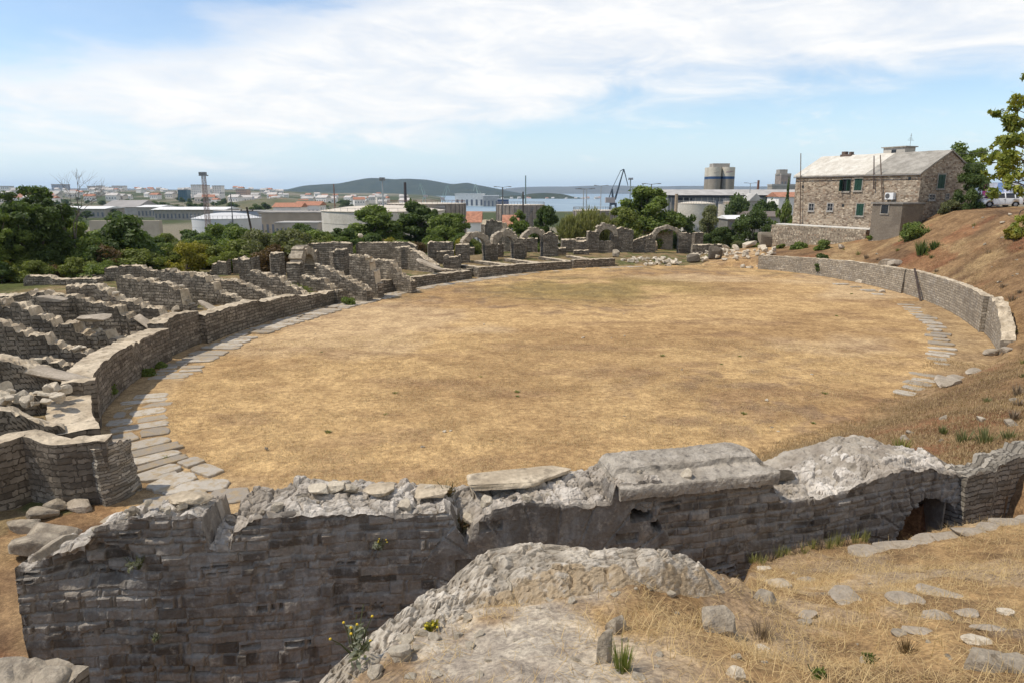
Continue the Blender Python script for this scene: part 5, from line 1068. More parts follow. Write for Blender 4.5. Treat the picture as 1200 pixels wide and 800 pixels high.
# overhead wires to the house
gp = at(1150, 215, 100)
for k, (pa, pb, lab) in enumerate(((wpt(0, W_/2, ZR-.1), at(1210, 166, 40), 'upper overhead wire running from the house gable to the right frame edge'), (wpt(0, W_*.7, ZE+1.2), at(1210, 183, 42), 'lower overhead wire running from the house gable to the right frame edge'))):
    pa = np.array(pa); pb = np.array(pb); mb = MB(); N_ = 14
    for i in range(N_):
        f, g = i/N_, (i+1)/N_; sag = lambda t: -0.9*4*t*(1-t)*.35
        mb.bar(pa+(pb-pa)*f+np.array([0,0,sag(f)]), pa+(pb-pa)*g+np.array([0,0,sag(g)]), .035, n=4)
    tag(mb.build('overhead_wire', flat_mat('black_cable', (.03,.03,.03), .6)), lab, 'wire')
# ================================================================ harbour, industry and town beyond
def gz(p): return float(height(np.array([p[0]]), np.array([p[1]]), False)[0])
tank_white = rock_mat('cream_tank_paint', (.46,.42,.35), (.54,.50,.43), speck=(.36,.31,.25), scale=.25, speck_amt=.35, bumpd=.02)
tank_rust = rock_mat('streaked_concrete', (.22,.19,.16), (.32,.28,.24), speck=(.15,.125,.10), scale=.4, speck_amt=.6, bumpd=.05)
tank_roof = rock_mat('tank_roof_paint', (.52,.45,.36), (.58,.52,.43), speck=(.42,.34,.26), scale=.2, speck_amt=.3, bumpd=.02)
rust = flat_mat('rusty_steel', (.20,.10,.06), .8, .3, 3); steel = flat_mat('grey_steel', (.24,.24,.24), .6, .15, 2); white = flat_mat('white_sheet', (.66,.65,.62), .7, .08, .3); concrete = flat_mat('old_concrete', (.33,.30,.26), .9, .15, .4)
redroof = flat_mat('terracotta_tiles', (.36,.17,.105), .9, .25, 1.5); paler = flat_mat('pale_plaster', (.74,.70,.64), .9, .1, .3); shed = flat_mat('fibre_cement', (.38,.36,.33), .9, .15, .3); glassd = flat_mat('town_window', (.12,.13,.15), .3, .2, .2, spec=.5)
def tank(px, halfw, py_top, d, label, mat, roofm, dome=.08, ribs=0, rail=True, railm=None):
    p = at(px, py_top, d); r = halfw/800*d; zb = gz(p)-.5; root = thing('storage_tank', label, 'tank', (p[0], p[1], zb)); h = p[2]-zb
    mb = MB(); mb.lathe((0,0,0), [(r,0),(r,h*.25),(r*1.004,h*.25),(r*1.004,h*.26),(r,h*.26),(r,h*.5),(r*1.004,h*.5),(r*1.004,h*.51),(r,h*.51),(r,h*.75),(r*1.004,h*.75),(r*1.004,h*.76),(r,h*.76),(r,h)], 64); mb.build('shell', mat, root, False)
    mb = MB(); mb.lathe((0,0,h+.003), [(r*1.012,0),(r*1.012,.18),(r*.97,.2),(r*.6,dome*r*.75),(r*.25,dome*r*.97),(.3,dome*r)], 64); mb.build('tank_roof', roofm, root, True)
    if ribs:
        mb = MB()
        for k in range(ribs): a = 2*PI*k/ribs; mb.box((r*1.012*math.cos(a), r*1.012*math.sin(a), 0), (.35, .7, h), a)
        mb.build('buttresses', mat, root)
    if rail:
        mb = MB(); n = 48
        for k in range(n):
            a, b = 2*PI*k/n, 2*PI*(k+1)/n; q = (r*math.cos(a), r*math.sin(a)); w = (r*math.cos(b), r*math.sin(b)); mb.bar((*q, h), (*q, h+1.2), .08, n=4); mb.bar((*q, h+1.2), (*w, h+1.2), .08, n=4)
        mb.build('railing', railm or steel, root)
        mb = MB(); a0 = -PI/2-.5
        for k in range(24): a = a0+k*.045; zz = h*k/24; mb.box((math.cos(a)*(r+.4), math.sin(a)*(r+.4), zz), (.8, .8, .12), a)
        mb.build('stairway', steel, root)
    return root
tank(450, 71, 247, 235, 'large cream oil tank with a shallow domed roof, left of the taller trees', tank_white, tank_roof, .085)
tank(500, 45, 239, 262, 'brown streaked concrete tank with a rusty railing, behind the taller trees', tank_rust, tank_roof, .03, 40, railm=rust)
tank(610, 28, 240.5, 275, 'ribbed beige concrete tank in front of the sea', tank_rust, tank_roof, .03, 30)
tank(697, 25, 247, 235, 'small ribbed concrete tank half hidden by the feathery shrub', tank_rust, tank_roof, .05, 26)
tank(266, 38, 256, 255, 'white oil tank with a low conical roof, behind the left scrub', flat_mat('white_tank', (.52,.51,.50), .6, .05, .2), flat_mat('white_tank_top', (.56,.55,.53), .6, .05, .2), .17)
tank(816, 22, 239, 300, 'cream tank with a flat domed roof below the long conveyor hall', tank_white, tank_roof, .12)
tank(861, 13, 236.5, 310, 'tan cylinder tank next to the cream one below the conveyor hall', flat_mat('tan_tank', (.38,.30,.21), .8, .1, .3), tank_roof, .04)
tank(850, 8, 240, 306, 'small pale tank squeezed between the cream tank and the tan tank', tank_white, tank_roof, .05)

def building(name, label, cat, px0, px1, py_top, d, depth, mat, roofm=None, floors=0, cols=0, py_base=None, roofh=0, rz=0, group=None, winh=.5, gable='x'):
    a = at(px0, py_top, d); b = at(px1, py_top, d); w = abs(b[0]-a[0]); c = (a+b)/2; zt = a[2]; zb = at(px0, py_base, d)[2] if py_base else gz((c[0], c[1]+depth/2))-1.0
    if zt-zb < 2: zb = zt-2.5
    h = zt-zb; root = thing(name, label, cat, (c[0], c[1]+depth/2, zb), rz, group)
    mb = MB(); mb.box((0,0,0), (w, depth, h)); mb.build('wall', mat, root)
    if roofm:
        mb = MB()
        if roofh: 
            o = .03*w+.2
            if gable == 'x': mb.prism([(-depth/2-o, 0), (depth/2+o, 0), (0, roofh)], -w/2-o, w/2+o, ax='x')
            else: mb.prism([(-w/2-o, 0), (w/2+o, 0), (0, roofh)], -depth/2-o, depth/2+o, ax='y')
            ob = mb.build('roof', roofm, root); ob.location = (0, 0, h+.003)
        else: mb.box((0,0,h+.003), (w*1.03, depth*1.03, max(.35, h*.04))); mb.build('roof', roofm, root)
    if floors and cols:
        n = 0
        for i in range(floors):
            for j in range(cols):
                if n >= 96: break
                cw = w/cols; ch = h/floors; mb = MB(); mb.box((-w/2+cw*(j+.5), -depth/2-.02, ch*i+ch*(1-winh)/2), (cw*.42, .12, ch*winh*.8)); mb.build('window', glassd, root); n += 1
    return root
# silo tower with a blue band
sd = 430; sroot_p = at(845, 219, sd); z0 = gz(sroot_p)-1; zt = at(845, 196.5, sd)[2]; zbl, zbh = at(845, 210.2, sd)[2], at(845, 207.2, sd)[2]
silo = thing('silo_tower', 'cream grain silos with a blue band and concrete head house, rising above the conveyor hall', 'silo', (sroot_p[0], sroot_p[1], 0))
cream = rock_mat('cream_silo', (.50,.45,.36), (.58,.53,.44), speck=(.44,.38,.30), scale=.3, speck_amt=.3, bumpd=.02); tan = rock_mat('tan_silo', (.26,.225,.18), (.31,.27,.22), speck=(.22,.185,.145), scale=.3, speck_amt=.4, bumpd=.02); blue = flat_mat('blue_band', (.035,.075,.16), .7, .1, .3)
R_ = 7.3/800*sd
for k, (ox, oy) in enumerate(((-8.3, 0), (7.2, 0), (-8.3, 16), (7.2, 16), (13.5, 8))):
    cx_ = ox/800*sd; r = R_ if k < 4 else R_*.55
    mb = MB(); mb.lathe((cx_, oy*.53, z0), [(r,0),(r,zbl-z0)], 40, 0); mb.lathe((cx_, oy*.53, zbl), [(r*1.002,0),(r*1.002,zbh-zbl)], 40, 1); mb.lathe((cx_, oy*.53, zbh), [(r,0),(r,zt-zbh)], 40, 2); mb.build('silo', [tan, blue, cream], silo, False)
hh = at(845, 192, sd)[2]; mb = MB(); mb.box((-.6, 4, zt+.003), (19.5/800*sd, 8, hh-zt)); mb.build('head_house', concrete, silo)
def squiggle(cx_, w, z, col, seed):
    """faded hand-lettered stroke on the curved silo face"""
    r_ = random.Random(seed); mb = MB(); n = 16; pts = []
    for i in range(n+1):
        a = -PI/2+(i/n-.5)*w; pts.append((cx_+math.cos(a)*(R_+.03), math.sin(a)*(R_+.03), z+(.28 if i % 2 else -.28)*(1.2-.6*i/n)+.5*i/n))
    for p, q in zip(pts, pts[1:]): mb.bar(p, q, .16, n=4)
    mb.build('painted_lettering', flat_mat('faded_paint', col, .9, .2), silo)
squiggle(7.2/800*sd, 1.2, at(845, 202.3, sd)[2], (.28,.15,.2), 3); squiggle(-8.3/800*sd, .9, at(845, 202.8, sd)[2], (.44,.38,.33), 5)
# conveyor hall: long roof, dark eaves, columns
def hall():
    a = at(784, 223, 340); b = at(940, 222, 340); w = b[0]-a[0]; zt = a[2]; zb = gz((a[0], a[1]))-1; root = thing('conveyor_hall', 'very long grey industrial hall with a pale roof and columns in the right background', 'industrial hall', ((a[0]+b[0])/2, a[1]+12, 0))
    ze = at(784, 229, 340)[2]; zlow = at(784, 226, 340)[2]
    mb = MB(); mb.box((0, 0, zb), (w, 22, ze-zb)); mb.build('wall', flat_mat('grey_sheeting', (.22,.215,.21), .9, .15, .2), root)
    mb = MB(); mb.prism([(-12, ze+.003), (12, ze+.003), (0, zt+.3)], -w/2-1, w/2+1, ax='x'); mb.build('roof', shed, root)
    mb = MB(); mb.box((0, -11.3, ze-1.1), (w, .6, 1.0)); mb.build('eaves_band', flat_mat('dark_band', (.05,.05,.055), .8), root)
    for k in range(22): mb = MB(); mb.box((-w/2+w*(k+.5)/22, -11.4, zb), (.5, .6, ze-zb-1.2)); mb.build('column', concrete, root)
    for k in range(21): mb = MB(); mb.box((-w/2+w*(k+1.0)/22, -11.05, ze-4.6), (1.4, .2, 2.2)); mb.build('window', glassd, root)
    mb = MB(); mb.box((-w/2+8.0, -11.2, ze-3.8), (8, .4, 2.4)); mb.build('loading_door', flat_mat('dark_opening', (.03,.03,.035), .8), root)
hall()
tower = building('mill_tower', 'stepped brown concrete mill tower at the right end of the conveyor hall', 'tower', 915.5, 927, 206, 430, 10, flat_mat('brown_concrete', (.26,.22,.19), .9, .15, .5), concrete, 3, 3)
mb = MB(); mb.box((-1, 0, 0), (5, 6, 3.2)); o = mb.build('upper_block', concrete, tower); o.location = (0, 0, at(915, 206, 430)[2]-tower.location.z+.6)
building('low_shed', 'low grey annexe at the foot of the brown mill tower', 'shed', 905, 935, 218, 425, 8, concrete, shed)
building('small_house', 'white house with a red tiled roof left of the stone house', 'house', 913, 940, 231, 190, 9, paler, redroof, 1, 3, roofh=1.3)
building('small_house', 'grey gabled house half hidden by trees under the conveyor hall', 'house', 878, 893, 236, 230, 8, concrete, shed, 1, 2, roofh=2.6, gable='y')
building('low_shed', 'long low shed with a white roof among the trees right of centre', 'shed', 853, 878, 257, 165, 8, flat_mat('shade_wall', (.16,.15,.13), .9), white, 1, 3, roofh=.8, py_base=266)
building('low_shed', 'low grey roofed building between trees left of the stone house', 'shed', 880, 925, 254, 175, 9, shed, flat_mat('brown_sheet', (.16,.13,.11), .9), 1, 4, roofh=1.2)
building('stone_hut', 'low hut with a pale grey sheet roof just behind the widest arch', 'hut', 744, 789, 270.5, 112, 7, M['wall_light'], flat_mat('pale_sheet_roof', (.40,.37,.33), .85, .12, .6), 0, 0, roofh=1.4)
building('small_house', 'white house with a red roof behind the leftmost of the three arches', 'house', 547, 563, 261, 150, 8, paler, redroof, 1, 3, roofh=2.3)
building('small_house', 'house showing only its orange tiled hip roof behind the middle arch', 'house', 590, 607, 265.5, 130, 8, paler, redroof, 0, 0, roofh=2.0)
building('small_hut', 'grey hut with a pale flat roof hidden in the bushes at the far left', 'hut', 20, 62, 307.5, 62, 3, M['plaster'], flat_mat('pale_flat_roof', (.50,.45,.38), .9, .15, 2), 1, 2)
building('low_shed', 'small white roof among the left bushes', 'shed', 60, 84, 305, 66, 3, M['plaster'], white, 0, 0)
building('factory_block', 'long beige factory block with a strip of windows, left of the cream oil tank', 'factory', 303, 392, 250, 300, 20, flat_mat('beige_factory', (.36,.30,.23), .9, .1, .2), concrete, 1, 14, winh=.4)
building('factory_block', 'paler lower factory wing in front of the beige block', 'factory', 322, 372, 262, 262, 12, flat_mat('pale_factory', (.42,.37,.31), .9, .1, .2), shed, 2, 10, winh=.4)
building('small_house', 'white building with an orange roof above the beige factory block', 'house', 320, 352, 243, 360, 12, paler, redroof, 1, 6, roofh=2.2)
building('small_house', 'wide white building with an orange roof right of the first orange roofed one', 'house', 345, 374, 241, 385, 14, paler, redroof, 2, 6, roofh=2.2)
building('warehouse', 'big grey arched warehouse behind the dark tree on the left', 'warehouse', 120, 160, 243, 620, 40, shed, flat_mat('grey_arch_roof', (.30,.28,.26), .9, .1, .1), 0, 0, roofh=6.0)
building('warehouse', 'long white-roofed warehouse left of the lattice tower', 'warehouse', 180, 262, 246, 520, 30, concrete, white, 1, 18, roofh=1.8)
building('warehouse', 'white-roofed warehouse low behind the bare tree', 'warehouse', 70, 122, 245, 560, 30, concrete, white, 1, 10, roofh=1.8)
building('warehouse', 'white-roofed shed right of the grey arched warehouse', 'warehouse', 160, 186, 243, 570, 30, concrete, white, 1, 6, roofh=1.5)
building('boundary_wall', 'long beige boundary wall with a dusty top, on the left behind the scrub', 'wall', 104, 186, 259, 210, 2.0, flat_mat('beige_wall', (.42,.35,.27), .9, .12, .3), None)
building('blue_shed', 'blue-grey shed strip behind the white oil tank', 'shed', 250, 312, 248, 400, 14, flat_mat('bluegrey_sheet', (.26,.30,.36), .8, .1, .2), shed)
building('red_container', 'dark red container left of the white oil tank', 'container', 243, 262, 251, 330, 3, flat_mat('dark_red', (.22,.05,.05), .8, .1), None)
building('shipyard_hall', 'large pale shipyard hall by the far water', 'industrial hall', 533, 567, 228, 1350, 60, paler, white, 1, 6)
building('shipyard_hall', 'second shipyard hall with a grey roof, right of the large pale one', 'industrial hall', 566, 584, 230, 1320, 50, shed, white, 1, 4)
building('ship', 'dark blue ship moored at the shipyard', 'ship', 583, 596, 234, 1280, 20, flat_mat('navy_hull', (.04,.06,.12), .7), white)
# towers of the town
for k, (px0, px1, py, d, mat, fl, co, lab) in enumerate((
  (208,218.5,223,1250,flat_mat('teal_glass', (.035,.095,.125), .3, .15, .05, spec=.5),8,4,'dark teal glass office tower on the left skyline'),
  (223.5,235,217.5,1350,paler,10,5,'white apartment tower right of the teal glass tower'),(235.5,243,218,1450,paler,10,4,'white apartment tower directly behind the lattice mast'),(248.5,259,218.5,1380,paler,10,4,'white apartment tower just right of the lattice mast'),
  (276,289,222.5,1250,flat_mat('orange_block', (.45,.32,.24), .9, .1, .1),7,6,'square apartment block with an orange frame on the skyline'),
  (102,112,219,2300,paler,7,5,'left of the apartment towers on the far left skyline'),(112.5,119,218.5,2350,paler,7,4,'second of the apartment towers on the far left skyline'),(119.5,128,220,2400,paler,6,5,'lower apartment tower left of the tallest one on the far left skyline'),(131,143,218.7,2250,paler,8,6,'tallest apartment tower of the far left skyline'),
  (60,74,217,2300,flat_mat('grey_tower', (.34,.36,.40), .9, .1, .1),7,5,'blue-grey apartment tower behind the bare twigs of the tree'),(0,10,219,2100,paler,6,4,'apartment block at the left frame edge of the skyline'),(195,203,225,1600,flat_mat('ochre_block', (.48,.38,.28), .9, .1, .1),5,3,'small ochre apartment block left of the teal glass tower'),(316,322,224,1900,paler,6,3,'slim pale block on the skyline left of the wooded hill'))):
    building('apartment_tower', lab, 'building', px0, px1, py, d, (px1-px0)/800*d*.9, mat, concrete, fl, co, py_base=238, winh=.45)
# the town's small houses: a stock of two, copied
hs = []
for k, (mat, rf) in enumerate(((paler, redroof), (flat_mat('cream_plaster', (.62,.56,.48), .9, .1, .3), shed), (paler, flat_mat('pale_roof', (.5,.46,.42), .9, .15, .5)))):
    r = thing('town_house', 'x', 'house'); mb = MB(); mb.box((0,0,-6), (14,10,13)); mb.build('wall', mat, r)
    mb = MB(); mb.prism([(-5.6, 7.003), (5.6, 7.003), (0, 10.2)], -7.6, 7.6, ax='x'); mb.build('roof', rf, r)
    for j in range(4): mb = MB(); mb.box((-5.2+3.4*j, -5.02, 2.5), (1.4, .12, 1.8)); mb.build('window', glassd, r)
    hs.append(r)
GL = ('pale house with a plain gabled roof among the town houses on the left skyline', 'houses of the town on the skyline'); first = set()
def place_house(k, x, y, z, s, rz, lab=GL[0], grp=GL[1]):
    h = hs[k % 3]
    if k % 3 in first: h = dup(h)
    first.add(k % 3); h.location = (x, y, z); h.rotation_euler = (0, 0, rz); h.scale = (s, s, s); h['label'] = lab; h['group'] = grp
for k in range(120):
    px = rnd.uniform(-20, 335); d = rnd.uniform(1150, 2500); py = 0
    p = at(px, 230, d); z = gz(p); q = 225+(8-z)*800/d
    place_house(k, p[0], p[1], z, rnd.uniform(.8, 1.5), rnd.uniform(-.5, .5))
for k in range(40):
    px = rnd.uniform(340, 480); d = rnd.uniform(900, 2200); p = at(px, 230, d); z = max(gz(p), -14); place_house(k, p[0], p[1], z+rnd.uniform(0, 5), rnd.uniform(.7, 1.2), rnd.uniform(-.5, .5), 'pale house among the houses at the foot of the wooded hill', 'houses below the wooded hill')
for k in range(16):
    px = rnd.uniform(545, 720); d = rnd.uniform(2650, 2750); p = at(px, 232, d); place_house(k, p[0], p[1], -21, rnd.uniform(.6, 1.0), rnd.uniform(-.5, .5), 'tiny house on the far shore strip', 'houses on the far shore')
# cranes and masts
def jib_crane(px, d, pyt, label, col, mirror=1, k=1.0):
    p = at(px, 225, d); z0 = max(gz(p), -20); s = (at(px, pyt, d)[2]-z0)/46.0; root = thing('harbour_crane', label, 'crane', (p[0], p[1], z0)); m = mirror
    root.scale = (s, s, s)
    mb = MB(); 
    for sx in (-4, 4):
        for sy in (-4, 4): mb.bar((sx, sy, 0), (sx*.55, sy*.55, 13), 1.0)
    mb.box((0,0,12), (6,6,2)); mb.build('portal', col, root)
    mb = MB(); mb.box((-m*3, 0, 14.003), (9, 5, 5)); mb.build('machine_house', flat_mat('pale_cab', (.42,.36,.34), .7, .1), root)
    mb = MB(); mb.bar((0,0,14), (-m*1.5,0,27), 2.0, 1.4); mb.bar((-m*4,0,19), (-m*1.5,0,27), .8); mb.build('mast', col, root)
    mb = MB(); mb.bar((m*1.5,-1,17), (m*9,0,45), 1.5, .8); mb.bar((m*1.5,1,17), (m*9,0,45), 1.5, .8)
    for i in range(7): f = i/7; mb.bar((m*(1.5+7.5*f),-1+f,17+28*f), (m*(1.5+7.5*(f+.1)),1-f,17+28*(f+.1)), .4)
    mb.build('jib', col, root)
    mb = MB(); mb.bar((m*9,0,45), (m*13.5,0,30), .9, .6); mb.bar((m*9,0,45), (m*6,0,43.5), .7); mb.build('fly_jib', col, root)
    mb = MB(); mb.bar((-m*1.5,0,27), (m*6,0,43.5), .45); mb.build('tie_rod', col, root)
    return root
jib_crane(719, 560, 197.5, 'dark blue-grey harbour crane with a steep jib in front of the bay', flat_mat('dark_crane', (.07,.09,.115), .6, .15, .2))
pale_green = flat_mat('green_crane', (.30,.40,.37), .7, .1, .2)
jib_crane(497, 1300, 215, 'pale green shipyard crane leaning left, before the wooded hill', pale_green, -1); jib_crane(520, 1350, 217, 'pale green shipyard crane with a spread jib, right of the one leaning left', pale_green, 1)
jib_crane(562, 1400, 215.5, 'pale green shipyard crane at the edge of the water, beside the shipyard hall', pale_green, -1)
def mast(px, pyt, d, w, label, mat, head=None, name='mast', lattice=False, zbase=None, cat='mast', lean=0):
    p = at(px, pyt, d); z0 = gz(p)-.5; h = p[2]-z0; root = thing(name, label, cat, (p[0], p[1], z0))
    mb = MB()
    if lattice:
        for sx in (-1, 1):
            for sy in (-1, 1): mb.bar((sx*w, sy*w, 0), (sx*w*.6, sy*w*.6, h), .09)
        n = int(h/(w*1.5))
        for i in range(n):
            f, g = i/n, (i+1)/n; a, b = w*(1-.4*f), w*(1-.4*g)
            for q, q2 in (((-1,-1),(1,-1)),((1,-1),(1,1)),((1,1),(-1,1)),((-1,1),(-1,-1))):
                mb.bar((q[0]*a, q[1]*a, f*h), (q2[0]*b, q2[1]*b, g*h), .05); mb.bar((q2[0]*a, q2[1]*a, f*h), (q[0]*b, q[1]*b, g*h), .05); mb.bar((q[0]*a, q[1]*a, f*h), (q2[0]*a, q2[1]*a, f*h), .05)
    else: mb.bar((lean, 0, 0), (0, 0, h), w*1.3, w, n=10)
    mb.build('shaft', mat, root)
    if head == 'flood':
        mb = MB(); mb.box((0,0,h), (w*4.2 if not lattice else w*3.2, w*2, .25)); mb.build('platform', steel, root)
        for k in range(5): mb = MB(); mb.box(((k-2)*(w*.85 if not lattice else w*.65), -w*.6, h+.26), (w*.6 if not lattice else w*.45, .5, .7)); mb.build('floodlight', steel, root)
    if head == 'lamp':
        for sx in (-1, 1): mb = MB(); mb.bar((0,0,h-.1), (sx*1.7,0,h+.15), .12); mb.box((sx*2.0,0,h), (.9,.35,.2)); mb.build('lamp_head', steel, root)
    if head == 'arm': mb = MB(); mb.bar((-.9,0,h-.5), (.9,0,h-.5), .12); [mb.box((sx,0,h-.45), (.1,.1,.2)) for sx in (-.75,0,.75)]; mb.build('crossarm', wood, root)
    return root
redwhite = rock_mat('faded_red_white', (.30,.17,.14), (.34,.30,.28), scale=.25, speck_amt=.2, speck=(.15,.1,.09)); dkwood = flat_mat('tarred_pole', (.07,.055,.045), .9, .2, 2); galv = flat_mat('galvanised', (.34,.36,.37), .5, .1, 1)
mast(238.5, 206.5, 175, .62, 'red and white lattice floodlight tower on the left', redwhite, 'flood', lattice=True, name='lattice_tower', cat='tower')
mast(448, 212, 210, .42, 'floodlight mast standing in front of the cream oil tank', galv, 'flood')
mast(474.5, 214, 420, 1.6, 'dark factory chimney between the cream and the brown tank', flat_mat('sooty_brick', (.06,.05,.05), .9), None, name='chimney_stack', cat='chimney')
mast(391, 216, 600, .9, 'thin rusty chimney left of the cream oil tank roof', rust, None, name='chimney_stack', cat='chimney')
mast(616, 206, 700, 1.1, 'tall thin green radio mast rising from the bay shore', flat_mat('green_mast', (.16,.22,.21), .7), None, name='radio_mast')
mast(589, 219.5, 190, .32, 'dark lamp pole in front of the ribbed beige tank', flat_mat('dark_pole', (.10,.10,.10), .6), 'lamp', name='lamp_pole', cat='lamp pole')
mast(613, 225, 128, .26, 'bare wooden pole in front of the right edge of the ribbed beige tank', dkwood, None, name='wooden_pole', cat='pole')
mast(289, 243, 92, .26, 'leaning wooden utility pole in the left scrub, the nearest one', dkwood, 'arm', name='utility_pole', cat='pole', lean=.9)
mast(270, 227, 170, .22, 'thin dark lamp pole in front of the white oil tank', flat_mat('dark_pole_b', (.10,.10,.10), .6), 'lamp', name='lamp_pole', cat='lamp pole')
for px, pyt, lab in ((684,222,'left one of the twin lamp poles by the bay'),(687.5,221.5,'right one of the twin lamp poles by the bay')): mast(px, pyt, 200, .26, lab, galv, 'lamp', name='lamp_pole', cat='lamp pole')
mast(704.5, 218, 230, .26, 'single lamp pole left of the dark harbour crane', galv, 'lamp', name='lamp_pole', cat='lamp pole')
mast(739, 211, 330, .55, 'floodlight column just right of the dark harbour crane', flat_mat('bluegrey_col', (.25,.30,.33), .6), 'flood', name='floodlight_mast')
mast(763.5, 216, 175, .26, 'lamp pole rising from the trees left of the silos', flat_mat('dark_pole_c', (.12,.12,.12), .6), 'lamp', name='lamp_pole', cat='lamp pole')
mast(879.5, 215, 260, .3, 'lamp pole between the silos and the red chimney', galv, 'lamp', name='lamp_pole', cat='lamp pole')
mast(889, 211.5, 460, 1.5, 'short red-brown chimney right of the silos', rust, None, name='chimney_stack', cat='chimney')
mast(793, 227.5, 290, 1.3, 'rusty pipe column beside the cream tank under the hall', flat_mat('tan_pipe', (.36,.27,.18), .8), None, name='pipe_column', cat='pipe')
# ================================================================ trees, shrubs, grass
bark = rock_mat('tree_bark', (.09,.07,.055), (.16,.13,.10), scale=6, bumpd=.02)
LM = {'dark': leaf_mat('dark_green_leaves', (0.048,0.073,0.022), (0.119,0.163,0.044)), 'mid': leaf_mat('mid_green_leaves', (0.086,0.121,0.029), (0.208,0.255,0.055)), 'light': leaf_mat('light_green_leaves', (0.105,0.128,0.028), (0.224,0.245,0.057)),
      'olive': leaf_mat('olive_leaves', (0.101,0.111,0.047), (0.212,0.212,0.094)), 'feather': leaf_mat('feathery_leaves', (0.150,0.157,0.055), (0.300,0.284,0.103)), 'yellow': leaf_mat('yellow_green_leaves', (0.140,0.133,0.019), (0.328,0.281,0.039)), 'brown': leaf_mat('rusty_leaves', (0.090,0.055,0.025), (0.170,0.110,0.050)),
      'fig': leaf_mat('almond_leaves', (0.095,0.138,0.025), (0.316,0.312,0.049), .35), 'dry': leaf_mat('dry_twigs', (0.140,0.100,0.065), (0.240,0.180,0.120), .1)}
def limb(mb, p, q, r0, r1, rg, n=4, wob=.06):
    p = np.array(p, float); q = np.array(q, float); L = np.linalg.norm(q-p); a = p
    for k in range(1, n+1):
        f = k/n; b = p+(q-p)*f+(rg.normal(size=3)*wob*L if k < n else 0); mb.bar(a, b, 2*(r0+(r1-r0)*(k-1)/n), 2*(r0+(r1-r0)*f), n=6); a = b
def crown_mesh(name, clumps, nleaf, size, mat, parent, seed, shell=.55, droop=.0, elong=1.6):
    """leaf faces gathered in clumps (centre, radii); uneven outline, gaps between the clumps"""
    rg = np.random.RandomState(seed); C = np.array([c[0] for c in clumps]); R = np.array([c[1] for c in clumps]); w = (R.prod(1))**.66; w /= w.sum()
    k = rg.choice(len(clumps), nleaf, p=w); d = rg.normal(size=(nleaf, 3)); d /= np.linalg.norm(d, axis=1)[:, None]; r = shell+(1-shell)*rg.rand(nleaf)**.7; r *= 1+.22*rg.normal(size=nleaf)*(rg.rand(nleaf) < .3)
    P = C[k]+d*R[k]*r[:, None]
    nrm = d+rg.normal(size=(nleaf, 3))*.7+np.array([0, 0, .35]); nrm /= np.linalg.norm(nrm, axis=1)[:, None]
    t = np.cross(nrm, rg.normal(size=(nleaf, 3))); t /= np.linalg.norm(t, axis=1)[:, None]; t[:, 2] -= droop; b = np.cross(nrm, t); s = size*(.6+.8*rg.rand(nleaf))[:, None]
    V = np.stack([P-t*s*elong*.5, P+b*s*.42+nrm*s*.08, P+t*s*elong*.5, P-b*s*.42+nrm*s*.08], 1).reshape(-1, 3)
    tone = np.repeat(np.clip(.5*rg.rand(len(clumps))[k]+.5*rg.rand(nleaf), 0, 1), 4)
    return mesh_np(name, V, np.arange(nleaf*4).reshape(-1, 4), mat, parent, False, attrs={'tone': tone})
def clumpset(rg, n, w, h, zb, cs, flat=1.0):
    out = []
    for k in range(n):
        a = rg.rand()*2*PI; q = math.sqrt(rg.rand()); z = rg.rand(); rad = q*w*math.sqrt(max(.05, 1-(2*z-.85)**2*.75)); c = np.array([rad*math.cos(a), rad*math.sin(a), zb+(h-zb)*z]); s = cs*(.6+.7*rg.rand()); out.append((c, np.array([s, s, s*.75*flat])))
    return out
def tree(name, label, cat, h, w, mat, nleaf, lsize, seed, ncl=26, zb=.3, cs=.28, trunk=.03, group=None, shell=.5, flat=1.0, limbs=True, droop=0):
    rg = np.random.RandomState(seed); root = thing(name, label, cat, (0,0,0), 0, group); cl = clumpset(rg, ncl, w*.8, h*.92, h*zb, cs*w, flat)
    crown_mesh('crown', cl, nleaf, lsize, LM[mat] if isinstance(mat, str) else mat, root, seed, shell, droop)
    mb = MB(); r0 = trunk*h; fork = np.array([rg.normal()*.03*h, rg.normal()*.03*h, h*max(zb, .18)]); limb(mb, (0,0,-.3), fork, r0, r0*.75, rg, 3, .03)
    if limbs:
        for c, r in cl[:min(14, ncl)]: limb(mb, fork, c, r0*.5, r0*.12, rg, 4, .05)
    mb.build('trunk', bark, root); return root
def ground_at(px, d): 
    p = at(px, 300, d); return p[0], p[1], float(height(p[0], p[1], False))
def set_tree(o, px, d, z=None, sc=1.0, rz=0):
    x, y, g = ground_at(px, d); o.location = (x, y, (g if z is None else z)-.05); o.scale = sc if isinstance(sc, tuple) else (sc, sc, sc); o.rotation_euler = (0, 0, rz); return o
def fit(o, H, px, py_top, d, wpx=None, W=None, rz=0):
    """stand a plant whose modelled height is H (width W) so that it is as tall and wide as surveyed"""
    x, y, g = ground_at(px, d); zt = at(px, py_top, d)[2]; s = max(.15, (zt-g)/H); sw = s if wpx is None else wpx*d/800/W
    o.location = (x, y, g-.05); o.scale = (sw, sw, s); o.rotation_euler = (0, 0, rz); return o
